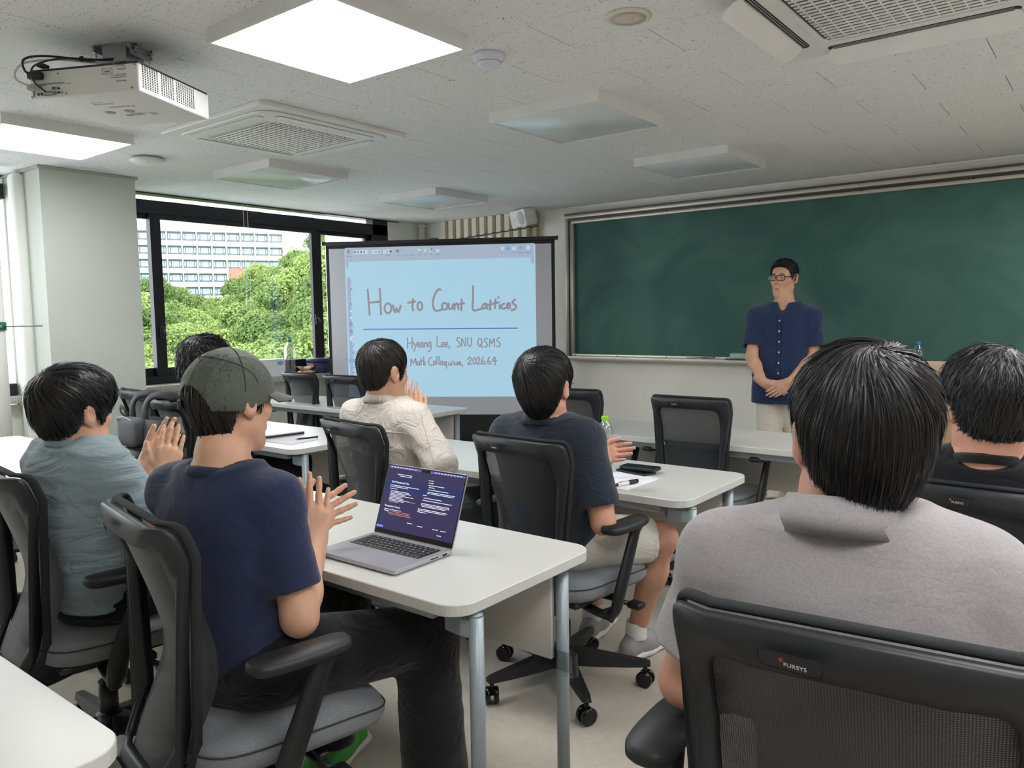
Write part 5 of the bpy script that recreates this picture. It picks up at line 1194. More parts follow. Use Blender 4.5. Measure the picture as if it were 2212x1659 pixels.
pn = empty('pen', (-3.415, 2.575, 0.728), math.atan2(0.07, 0.02), 'black pen lying on the paper on the window table', 'pen'); xcyl(-0.06, 0.05, 0.0045, 0.005, M_black, 'barrel', pn); xcyl(-0.075, -0.06, 0.0015, 0.004, M_steel, 'tip', pn)
q = MB(); q.rbox(-3.36, 1.43, 0.7202, -3.24, 1.55, 0.732, 0.006); tag(q.build('phone_case', M_black), 'dark phone on the table behind the clapping hands at left', 'phone')
fp = MB(); fp.add([(-2.66, 1.13, 0.002), (-2.56, 1.18, 0.002), (-2.60, 1.26, 0.05), (-2.69, 1.22, 0.03)], [(0, 1, 2, 3)]); fp.add([(-2.66, 1.13, 0.004), (-2.56, 1.18, 0.004), (-2.60, 1.26, 0.052), (-2.69, 1.22, 0.032)], [(3, 2, 1, 0)]); tag(fp.build('crumpled_paper', M_paper), 'crumpled white paper on the floor beside the capped man chair', 'paper')

q = MB(); q.tube([(-1.130, 1.668, 0.46), (-1.128, 1.668, 0.40)], 0.024, 12, caps=False, flat=((0, 1, 0), 0.7)); q.box(-1.20, 1.676, 0.40, -1.13, 1.678, 0.455)
o = q.build('clear_clip', M_pet, None); o.parent = t_near; o.matrix_parent_inverse = Matrix.Translation(t_near.location).inverted()
# ------------------------------------------------------------ people: smooth distance-field bodies
def V3(*a): return np.array(a, dtype=np.float64)
def frame(yaw=0.0, pitch=0.0, roll=0.0):
    """columns are right, front, up; yaw about z (0 faces +y), pitch nods down when negative, roll tips to the right"""
    y, p, r = math.radians(yaw), math.radians(pitch), math.radians(roll)
    Rz = np.array([[math.cos(y), -math.sin(y), 0], [math.sin(y), math.cos(y), 0], [0, 0, 1]])
    Rx = np.array([[1, 0, 0], [0, math.cos(p), -math.sin(p)], [0, math.sin(p), math.cos(p)]])
    Ry = np.array([[math.cos(r), 0, math.sin(r)], [0, 1, 0], [-math.sin(r), 0, math.cos(r)]])
    return Rz @ Rx @ Ry
class Prim:
    def __init__(s, fn, lo, hi, k=0.0, op='u'): s.fn, s.lo, s.hi, s.k, s.op = fn, np.array(lo), np.array(hi), k, op
def cone(a, b, ra, rb, k=0.0, op='u', flat=None):
    a, b = np.array(a, float), np.array(b, float); ab = b-a; L2 = max(1e-12, ab @ ab); m = max(ra, rb)
    def fn(X, Y, Z):
        px, py, pz = X-a[0], Y-a[1], Z-a[2]
        t = np.clip((px*ab[0]+py*ab[1]+pz*ab[2])/L2, 0, 1)
        qx, qy, qz = px-t*ab[0], py-t*ab[1], pz-t*ab[2]
        if flat is not None:
            n, q = flat; dn = qx*n[0]+qy*n[1]+qz*n[2]; e = (1/q-1)
            qx, qy, qz = qx+dn*n[0]*e, qy+dn*n[1]*e, qz+dn*n[2]*e
            return (np.sqrt(qx*qx+qy*qy+qz*qz)-(ra+(rb-ra)*t))*(q*0.5+0.5)
        return np.sqrt(qx*qx+qy*qy+qz*qz)-(ra+(rb-ra)*t)
    return Prim(fn, np.minimum(a, b)-m, np.maximum(a, b)+m, k, op)
def ell(c, rad, R=None, k=0.0, op='u'):
    c = np.array(c, float); r = np.array(rad, float); R = np.eye(3) if R is None else R; m = r.max()
    def fn(X, Y, Z):
        p = [X-c[0], Y-c[1], Z-c[2]]
        u = [(p[0]*R[0, i]+p[1]*R[1, i]+p[2]*R[2, i]) for i in range(3)]
        k0 = np.sqrt(sum((u[i]/r[i])**2 for i in range(3))); k1 = np.sqrt(sum((u[i]/r[i]**2)**2 for i in range(3)))+1e-9
        return k0*(k0-1)/k1
    return Prim(fn, c-m, c+m, k, op)
def loft(st, xa, k=0.0, op='u', p=2.3):
    """st: [(centre, half width, half depth)] along a spine; xa: sideways axis"""
    C_ = np.array([s[0] for s in st], float); w = np.array([s[1] for s in st]); d = np.array([s[2] for s in st])
    ax = C_[-1]-C_[0]; L = np.linalg.norm(ax); ax = ax/L; xa = np.array(xa, float); xa = xa-ax*(xa @ ax); xa /= np.linalg.norm(xa); ya = np.cross(ax, xa)
    s = (C_-C_[0]) @ ax; m = max(w.max(), d.max())
    ss = np.linspace(s[0], s[-1], 60); ker = np.ones(7)/7
    def sm(v):
        y = np.interp(ss, s, v); yp = np.concatenate([np.full(3, y[0]), y, np.full(3, y[-1])]); return np.convolve(yp, ker, 'valid')
    cx_, cy_ = sm((C_-C_[0]) @ xa), sm((C_-C_[0]) @ ya); w_, d_ = sm(w), sm(d)
    def fn(X, Y, Z):
        px, py, pz = X-C_[0][0], Y-C_[0][1], Z-C_[0][2]
        t = px*ax[0]+py*ax[1]+pz*ax[2]; u = px*xa[0]+py*xa[1]+pz*xa[2]; v = px*ya[0]+py*ya[1]+pz*ya[2]
        tt = np.clip(t, s[0], s[-1])
        W = np.interp(tt, ss, w_); D_ = np.interp(tt, ss, d_); u = u-np.interp(tt, ss, cx_); v = v-np.interp(tt, ss, cy_)
        q = (np.abs(u/W)**p+np.abs(v/D_)**p)**(1/p)
        side = (q-1)*np.minimum(W, D_); end = np.maximum(s[0]-t, t-s[-1])
        return np.where(end > 0, np.sqrt(np.maximum(side, 0)**2+end**2)+np.minimum(side, 0)*0, np.maximum(side, end))
    return Prim(fn, C_.min(0)-m, C_.max(0)+m, k, op)
def half(pt, n, k=0.0, lo=None, hi=None):
    """keeps what lies behind the plane (cuts the side n points to)"""
    pt = np.array(pt, float); n = np.array(n, float); n = n/np.linalg.norm(n)
    return Prim(lambda X, Y, Z: (X-pt[0])*n[0]+(Y-pt[1])*n[1]+(Z-pt[2])*n[2], [-99]*3 if lo is None else lo, [99]*3 if hi is None else hi, k, 'i')
def evaluate(prims, lo, hi, h):
    lo = np.array(lo, float); n = np.ceil((np.array(hi)-lo)/h).astype(int)+1
    ax = [(lo[i]+h*np.arange(n[i])).astype(np.float32) for i in range(3)]
    D = np.full(n, 0.25, np.float32)
    for p in prims:
        mrg = p.k+3*h+0.012
        i0 = [int(max(0, math.floor((p.lo[i]-mrg-lo[i])/h))) for i in range(3)]; i1 = [int(min(n[i], math.ceil((p.hi[i]+mrg-lo[i])/h)+1)) for i in range(3)]
        if any(a >= b for a, b in zip(i0, i1)): continue
        sl = tuple(slice(a, b) for a, b in zip(i0, i1))
        X = ax[0][sl[0]][:, None, None]; Y = ax[1][sl[1]][None, :, None]; Z = ax[2][sl[2]][None, None, :]
        d = np.broadcast_to(p.fn(X, Y, Z), D[sl].shape).astype(np.float32); a = D[sl]
        if p.op == 'n': D[sl] = a+d; continue
        if p.op == 's': d = -d
        if p.op == 'u':
            if p.k > 0:
                q = np.clip(0.5+0.5*(d-a)/p.k, 0, 1); D[sl] = d*(1-q)+a*q-p.k*q*(1-q)
            else: D[sl] = np.minimum(a, d)
        else:
            if p.k > 0:
                q = np.clip(0.5-0.5*(d-a)/p.k, 0, 1); D[sl] = d*(1-q)+a*q+p.k*q*(1-q)
            else: D[sl] = np.maximum(a, d)
    return D, lo
def surface(D, lo, h):
    ins = D < 0; c = np.zeros(tuple(s-1 for s in D.shape), np.int8)
    cor = [(a, b, d) for a in (0, 1) for b in (0, 1) for d in (0, 1)]
    sh = c.shape
    for a, b, d in cor: c += ins[a:a+sh[0], b:b+sh[1], d:d+sh[2]]
    act = (c > 0) & (c < 8); I = np.argwhere(act); n = len(I)
    if n == 0: return np.zeros((0, 3)), np.zeros((0, 4), int)
    idx = np.full(sh, -1, np.int64); idx[act] = np.arange(n)
    pos = np.zeros((n, 3)); cnt = np.zeros(n)
    for axn in range(3):
        for a, b, d in cor:
            if (a, b, d)[axn] == 1: continue
            e = [a, b, d]; e[axn] = 1
            Da = D[I[:, 0]+a, I[:, 1]+b, I[:, 2]+d]; Db = D[I[:, 0]+e[0], I[:, 1]+e[1], I[:, 2]+e[2]]
            m = (Da < 0) != (Db < 0); t = np.zeros(n); t[m] = Da[m]/(Da[m]-Db[m])
            q = np.tile(np.array([a, b, d], float), (n, 1)); q[:, axn] += t
            pos[m] += q[m]; cnt[m] += 1
    Vt = lo+h*(I+pos/cnt[:, None]); F = []
    for axn in range(3):
        s0 = [slice(1, -1)]*3; s1 = [slice(1, -1)]*3; s0[axn] = slice(0, -1); s1[axn] = slice(1, None)
        A, B = ins[tuple(s0)], ins[tuple(s1)]; E = np.argwhere(A != B)
        if len(E) == 0: continue
        off = np.ones(3, int); off[axn] = 0; P_ = E+off; fl = A[tuple(E.T)]
        o = [x for x in range(3) if x != axn]
        def cell(du, dv):
            q = P_.copy(); q[:, o[0]] += du; q[:, o[1]] += dv; return idx[tuple(q.T)]
        quad = np.stack([cell(-1, -1), cell(0, -1), cell(0, 0), cell(-1, 0)], 1)
        if axn == 1: fl = ~fl
        quad[~fl] = quad[~fl][:, ::-1]; F.append(quad)
    return Vt, np.concatenate(F)
def mesh_np(name, Vt, F, m, parent=None, smooth=True, mi=None):
    me = bpy.data.meshes.new(name); k = F.shape[1]
    me.vertices.add(len(Vt)); me.vertices.foreach_set('co', np.asarray(Vt, np.float32).ravel())
    me.loops.add(F.size); me.loops.foreach_set('vertex_index', F.astype(np.int32).ravel())
    me.polygons.add(len(F)); me.polygons.foreach_set('loop_start', np.arange(0, F.size, k, dtype=np.int32))
    try: me.polygons.foreach_set('loop_total', np.full(len(F), k, np.int32))
    except Exception: pass
    me.polygons.foreach_set('use_smooth', np.full(len(F), smooth))
    for q in (m if isinstance(m, (list, tuple)) else [m]): me.materials.append(q)
    if mi is not None: me.polygons.foreach_set('material_index', mi.astype(np.int32))
    me.update(calc_edges=True)
    o = bpy.data.objects.new(name, me); col.objects.link(o)
    if parent is not None: o.parent = parent
    return o
def bounds(prims, pad=0.02):
    u = [p for p in prims if p.op == 'u']
    return np.min([p.lo for p in u], 0)-pad, np.max([p.hi for p in u], 0)+pad
def sdf_mesh(prims, h, fine=()):
    """fine: [(lo, hi, h)] boxes meshed at their own finer step from the same field"""
    lo, hi = bounds(prims); Vt, F = surface(*evaluate(prims, lo, hi, h), h)
    out_v, out_f = [], []; n0 = 0
    if len(fine):
        cen = Vt[F].mean(1); keep = np.ones(len(F), bool)
        for a, b, _ in fine: keep &= ~np.all((cen > np.array(a)+h*1.2) & (cen < np.array(b)-h*1.2), axis=1)
        F = F[keep]
    out_v.append(Vt); out_f.append(F); n0 += len(Vt)
    for a, b, hh in fine:
        v, f = surface(*evaluate(prims, a, b, hh), hh)
        if len(v): out_v.append(v); out_f.append(f+n0); n0 += len(v)
    return np.concatenate(out_v), np.concatenate(out_f)
def folds(amp, seed, lo, hi, kx=60, aniso=(1, 1, 1), yaw=0.0):
    """soft cloth folds added to the field"""
    rs = np.random.RandomState(seed); K = rs.normal(size=(6, 3))*np.array(aniso)*kx*0.6; ph = rs.uniform(0, 6.28, 6); R = frame(yaw)
    K = K @ R.T
    def fn(X, Y, Z):
        s = 0
        for i in range(6):
            wv = 0.5*np.sin(K[(i+2) % 6][0]*0.37*X+K[(i+3) % 6][1]*0.37*Y+K[(i+1) % 6][2]*0.37*Z+ph[i])
            s = s+np.sin(K[i][0]*X+K[i][1]*Y+K[i][2]*Z+ph[i]+2.2*wv)
        s = s/6.0
        return amp*(np.abs(s)*2.0-0.6)
    return Prim(fn, lo, hi, 0, 'n')
# ---- hands
def hand(wrist, d, n, side, spread=0.06, curl=(0.05, 0.05, 0.05, 0.05), thumb=(0.9, 0.25), sc=1.0, fan=0.0):
    """wrist position, finger direction d, palm normal n, side +1 right hand / -1 left; returns primitives"""
    w = np.array(wrist, float); d = np.array(d, float); d /= np.linalg.norm(d); n = np.array(n, float); n = n-d*(n @ d); n /= np.linalg.norm(n)
    t = np.cross(d, n)*side                     # towards the thumb
    P = []
    def W(x, y, z): return w+(t*x+d*y+n*z)*sc
    kx = (0.030, 0.0105, -0.0095, -0.0285); ky = (0.088, 0.093, 0.088, 0.078); Ls = (0.073, 0.081, 0.075, 0.059); rr = (0.0090, 0.0092, 0.0088, 0.0077)
    P.append(cone(W(0, -0.045, 0), W(0, 0.008, 0), 0.0275*sc, 0.0275*sc, 0.02, flat=(n, 0.78)))
    for i in range(4):
        P.append(cone(W(kx[i]*0.45, 0.012, 0.0), W(kx[i], ky[i]-0.004, 0.0), 0.0150*sc, 0.0112*sc, 0.012))
    P.append(cone(W(0.0, 0.025, 0.002), W(0.0, 0.07, 0.002), 0.032*sc, 0.035*sc, 0.012, flat=(n, 0.34)))
    for i in range(4):
        a = spread*(1.5-i)+fan; c = curl[i]; p = W(kx[i], ky[i], 0); ang = 0
        for s_, fr in enumerate((0.44, 0.31, 0.25)):
            ang += c*(0.8 if s_ == 0 else 1.0); L = Ls[i]*fr
            dr = (d*math.cos(a)+t*math.sin(a))*math.cos(ang)+n*math.sin(ang)
            q = p+dr*L*sc; r0 = rr[i]*(1-0.10*s_)*sc; r1 = rr[i]*(1-0.10*(s_+1))*sc
            P.append(cone(p, q, r0, r1, 0.004)); p = q
    a, b = thumb                                   # abduction, towards the palm
    p0 = W(0.018, 0.022, 0.006); p1 = p0+(t*math.sin(a)+d*math.cos(a)+n*b)*0.040*sc
    a2 = a*0.62; p2 = p1+(t*math.sin(a2)+d*math.cos(a2)+n*b)*0.034*sc; a3 = a*0.45; p3 = p2+(t*math.sin(a3)+d*math.cos(a3)+n*b*0.8)*0.026*sc
    P += [cone(p0, p1, 0.0155*sc, 0.0125*sc, 0.014), cone(p1, p2, 0.0115*sc, 0.0102*sc, 0.006), cone(p2, p3, 0.0102*sc, 0.0082*sc, 0.004)]
    return P
def head_prims(c, R, sc=1.0, face=True):
    """head field; c mid-head, R columns right, front, up"""
    def W(x, y, z): return c+R @ (np.array([x, y, z])*sc)
    P = [ell(W(0, -0.012, 0.033), np.array([0.0765, 0.096, 0.082])*sc, R), ell(W(0, 0.020, -0.035), np.array([0.064, 0.070, 0.083])*sc, R, 0.03*sc)]
    for s in (-1, 1):
        P.append(cone(W(s*0.050, -0.004, -0.052), W(s*0.020, 0.058, -0.098), 0.021*sc, 0.020*sc, 0.025*sc))
        P.append(ell(W(s*0.040, 0.062, -0.018), np.array([0.022, 0.018, 0.020])*sc, R, 0.02*sc))
    P.append(cone(W(-0.012, 0.066, -0.104), W(0.012, 0.066, -0.104), 0.015*sc, 0.015*sc, 0.018*sc))
    P.append(cone(W(-0.032, 0.080, 0.026), W(0.032, 0.080, 0.026), 0.011*sc, 0.011*sc, 0.014*sc))
    P.append(cone(W(0, 0.084, 0.014), W(0, 0.100, -0.026), 0.0075*sc, 0.0105*sc, 0.012*sc))
    for s in (-1, 1): P.append(ell(W(s*0.012, 0.090, -0.029), np.array([0.0085, 0.009, 0.007])*sc, R, 0.006*sc))
    if face:
        for s in (-1, 1):
            P.append(ell(W(s*0.031, 0.094, 0.008), np.array([0.018, 0.012, 0.011])*sc, R, 0.010*sc, 's'))
            P.append(ell(W(s*0.031, 0.074, 0.007), np.array([0.015, 0.014, 0.0125])*sc, R, 0.004*sc))
        P.append(cone(W(-0.020, 0.086, -0.060), W(0.020, 0.086, -0.060), 0.005*sc, 0.005*sc, 0.008*sc))
        P.append(cone(W(-0.015, 0.086, -0.070), W(0.015, 0.086, -0.070), 0.006*sc, 0.006*sc, 0.008*sc))
        P.append(cone(W(-0.021, 0.094, -0.0645), W(0.021, 0.094, -0.0645), 0.0016*sc, 0.0016*sc, 0.003*sc, 's'))
    for s in (-1, 1):
        Re = R @ frame(s*-22, 0, 0) @ frame(0, 12, s*6)
        P.append(ell(W(s*0.085, -0.020, 0.000), np.array([0.0085, 0.020, 0.033])*sc, Re, 0.006*sc))
        P.append(ell(W(s*0.095, -0.013, 0.002), np.array([0.0070, 0.0110, 0.020])*sc, Re, 0.004*sc, 's'))
        P.append(ell(W(s*0.0775, -0.006, -0.028), np.array([0.007, 0.009, 0.011])*sc, R, 0.006*sc))
    return P
# ---- hair
def make_hair(c, R, sc, style, seed, n_str, mat_h, name, parent, h=0.005):
    """style: dict t (thickness), top, line (hairline over angle from the front), whorl, strand length, curl, under"""
    rs = np.random.RandomState(seed); t0 = style.get('t', 0.016); top = style.get('top', 0.006); und = style.get('under', 0.5)
    line = style['line']; la = np.radians([a for a, _ in line]); lz = np.array([z for _, z in line])
    cen = np.array([0, -0.012, 0.033]); rad = np.array([0.0765, 0.096, 0.082])
    def thick(x, y, z, az, lz_):
        up = np.clip((z-lz_)/0.09, 0, 1)
        return t0*(und+(1-und)*up**0.8)+top*np.clip((z-0.02)/0.09, 0, 1)
    fr_ = style.get('fringe', 0.0)
    def fn(X, Y, Z):
        p = [X-c[0], Y-c[1], Z-c[2]]; u = [(p[0]*R[0, i]+p[1]*R[1, i]+p[2]*R[2, i])/sc for i in range(3)]
        az = np.abs(np.arctan2(u[0], u[1])); lz_ = np.interp(az, la, lz)
        lz_ = lz_+0.004*np.sin(np.arctan2(u[0], u[1])*23+seed)+0.003*np.sin(np.arctan2(u[0], u[1])*47)
        t = thick(u[0], u[1], u[2], az, lz_)+fr_*np.clip((u[1]-0.03)/0.06, 0, 1)*np.clip((u[2]-0.01)/0.03, 0, 1)
        v = [(u[0]-cen[0])/(rad[0]+t), (u[1]-cen[1])/(rad[1]+t), (u[2]-cen[2])/(np.where(u[2] < cen[2], 0.138, rad[2])+t)]
        k0 = np.sqrt(v[0]**2+v[1]**2+v[2]**2); d = (k0-1)*0.085
        d = d+0.0012*np.sin(np.arctan2(u[0], u[1]+0.03)*38+40*u[2])
        cut = (lz_-u[2])*0.8
        q = np.clip(0.5-0.5*(cut-d)/0.008, 0, 1)
        return (cut*(1-q)+d*q+0.008*q*(1-q))*sc
    lo, hi = c-0.16*sc, c+0.16*sc
    Vt, F = surface(*evaluate([Prim(fn, lo, hi, 0, 'u')], lo, hi, h), h)
    # strands: flat ribbons flowing away from the whorl
    wd = np.array(style.get('whorl', (0.01, -0.55, 0.83))); wd = wd/np.linalg.norm(wd); L = style.get('len', 0.055); curl = style.get('curl', 0.0); lift = style.get('lift', 0.0015); ns = 7
    sw = style.get('swirl', 0.5); width = style.get('width', 0.0011)
    q = rs.normal(size=(n_str*4, 3)); q /= np.linalg.norm(q, axis=1)[:, None]
    u = cen+q*np.stack([np.full(len(q), rad[0]), np.full(len(q), rad[1]), np.where(q[:, 2] < 0, 0.138, rad[2])], 1); az = np.abs(np.arctan2(u[:, 0], u[:, 1])); ok = u[:, 2] > np.interp(az, la, lz)-0.002
    q = q[ok][:n_str]; n = len(q); st = L/ns; ps = []; nm = []; k = rs.uniform(0.6, 1.25, n)[:, None]; rnd = rs.normal(size=(n, 3))*style.get('rnd', 0.13); rise = np.abs(rs.normal(size=n))*lift; ph = rs.uniform(0, 6.28, n)
    d = q.copy()
    for s in range(ns+1):
        az = np.arctan2(d[:, 0]*rad[0], d[:, 1]*rad[1]+cen[1]); rz_ = np.where(d[:, 2] < 0, 0.138, rad[2]); zz = d[:, 2]*rz_+cen[2]; lz_ = np.interp(np.abs(az), la, lz)
        t = thick(0, 0, zz, np.abs(az), lz_)+fr_*np.clip((d[:, 1]*rad[1]-0.03)/0.06, 0, 1)*np.clip((zz-0.01)/0.03, 0, 1)
        f_ = s/ns; out = rise*(0.3+1.6*f_*f_)+0.0006
        pos = cen+d*(np.stack([np.full(n, rad[0]), np.full(n, rad[1]), rz_], 1)+t[:, None]+out[:, None])
        if curl: pos = pos+curl*np.stack([np.sin(ph+s*1.3), np.cos(ph*1.7+s*1.1), np.sin(ph*0.6+s*1.4)], 1)*f_
        ps.append(pos); nm.append(d.copy())
        g = d*(d @ wd)[:, None]-wd; g /= (np.linalg.norm(g, axis=1)[:, None]+1e-6)
        g = g+np.cross(d, g)*sw*np.clip(1.2-np.arccos(np.clip(d @ wd, -1, 1)), 0, 1)[:, None]+rnd*(0.6 if curl == 0 else 1.6)+np.array([0, style.get('fwd', 0.0), -0.35])
        g = g-d*np.sum(g*d, 1)[:, None]; g /= (np.linalg.norm(g, axis=1)[:, None]+1e-6)
        go = (zz > lz_-0.004)[:, None]; d = np.where(go, d+g*(st*k)/0.09, d); d /= np.linalg.norm(d, axis=1)[:, None]
    ps = np.stack(ps, 1); nm = np.stack(nm, 1)
    tg = np.gradient(ps, axis=1); tg[np.linalg.norm(tg, axis=2) < 1e-7] = (0, 0, -1); tg /= (np.linalg.norm(tg, axis=2)[..., None]+1e-9); sd = np.cross(tg, nm); sd /= (np.linalg.norm(sd, axis=2)[..., None]+1e-9)
    ti = rs.uniform(-0.7, 0.7, n)[:, None, None]; sd = sd*np.cos(ti)+nm*np.sin(ti)
    wv = width*rs.uniform(0.6, 1.5, n)[:, None]*np.array([1.0, 1, 1, 1, 0.9, 0.75, 0.5, 0.12])[None, :ns+1]
    A = ps+sd*wv[..., None]; B = ps-sd*wv[..., None]
    SV = np.stack([A, B], 2).reshape(-1, 3)*sc @ R.T+c
    base = (np.arange(n)*(ns+1)*2)[:, None]+np.arange(ns)[None, :]*2
    SF = np.stack([base, base+1, base+3, base+2], 2).reshape(-1, 4)
    return mesh_np(name, np.concatenate([Vt, SV]), np.concatenate([F, SF+len(Vt)]), mat_h, parent)
LINE_SHORT = [(0, 0.062), (35, 0.056), (52, 0.040), (66, -0.004), (75, -0.018), (83, 0.018), (92, 0.034), (110, 0.034), (121, -0.002), (131, -0.045), (150, -0.072), (180, -0.080)]
LINE_BOWL = [(0, 0.016), (40, 0.016), (56, 0.012), (66, -0.010), (76, -0.020), (84, 0.014), (92, 0.030), (110, 0.030), (121, -0.008), (131, -0.050), (150, -0.082), (180, -0.092)]
def skin_mat(name, c):
    m = mat(name, c, 0.48, var=0.05, scale=22, bump=0.05, bscale=350, spec=0.35, sss=0.12); return m
M_skin = skin_mat('warm_skin', rgb(214, 168, 142)); M_skin2 = skin_mat('rosy_skin', rgb(218, 164, 142))
def hair_material(name, c, rough=0.42):
    return mat(name, c, rough, var=0.35, scale=90, spec=0.4)
M_hair = hair_material('black_hair', rgb(24, 23, 26)); M_hairb = hair_material('brownish_black_hair', rgb(34, 29, 28))
def cloth(name, c, rough=0.9, bs=900, var=0.05, wr=0.35, ws=(9, 9, 16)):
    """woven cloth: fine weave plus soft crumple relief"""
    if name in MATS: return MATS[name]
    m = mat(name, c, rough, var=var, scale=300, bump=0.18, bscale=bs, spec=0.2, sheen=0.25); N, L = nodes_of(m); p = N['Principled BSDF']
    tc = N.new('ShaderNodeTexCoord'); mp = N.new('ShaderNodeMapping'); mp.inputs['Scale'].default_value = ws; L.new(tc.outputs['Object'], mp.inputs[0])
    n = N.new('ShaderNodeTexNoise'); n.inputs['Scale'].default_value = 1.0; n.inputs['Detail'].default_value = 3; n.inputs['Distortion'].default_value = 1.6; n.inputs['Roughness'].default_value = 0.45; L.new(mp.outputs[0], n.inputs['Vector'])
    ab = N.new('ShaderNodeMath'); ab.operation = 'SUBTRACT'; ab.inputs[1].default_value = 0.5; L.new(n.outputs['Fac'], ab.inputs[0]); a2 = N.new('ShaderNodeMath'); a2.operation = 'ABSOLUTE'; L.new(ab.outputs[0], a2.inputs[0])
    b = N.new('ShaderNodeBump'); b.inputs['Strength'].default_value = wr; b.inputs['Distance'].default_value = 0.035; L.new(a2.outputs[0], b.inputs['Height'])
    old = [l for l in m.node_tree.links if l.to_socket == p.inputs['Normal']][0].from_node
    L.new(b.outputs[0], old.inputs['Normal']); return m
def collar(name, c, R, rx, ry, z0, stand, fall, flare, m, parent, a0=-180, a1=180, drop=0.02, th=0.003):
    """turned-down collar or plain neck band around the neck; angle 0 is the front"""
    q = MB(); full = (a1-a0) >= 359; n = 48; v = []
    prof = [(0.0, 0.0), (0.002, stand)]
    if fall > 0: prof += [(0.007, stand+0.003), (0.012+flare*0.35, stand-fall*0.45), (0.010+flare, stand-fall), (0.007+flare, stand-fall+0.001), (0.006, stand-0.004)]
    else: prof += [(0.005, stand+0.002), (0.010, stand*0.6), (0.013, -0.002)]
    k = len(prof)
    for i in range(n+(0 if full else 1)):
        a = math.radians(a0+(a1-a0)*i/n); fx = (1+math.cos(a))/2
        for dr, z in prof:
            x = (rx+dr)*math.sin(a); y = (ry+dr)*math.cos(a); zz = z0+z-drop*fx*2
            v.append(c+R @ np.array([x, y, zz]))
    nn = n+(0 if full else 1); f = []
    for i in range(n):
        j = (i+1) % nn
        for b in range(k):
            b2 = (b+1) % k; f.append((i*k+b, j*k+b, j*k+b2, i*k+b2))
    q.add([Vector(x) for x in v], f, True); return q.build(name, m, parent)
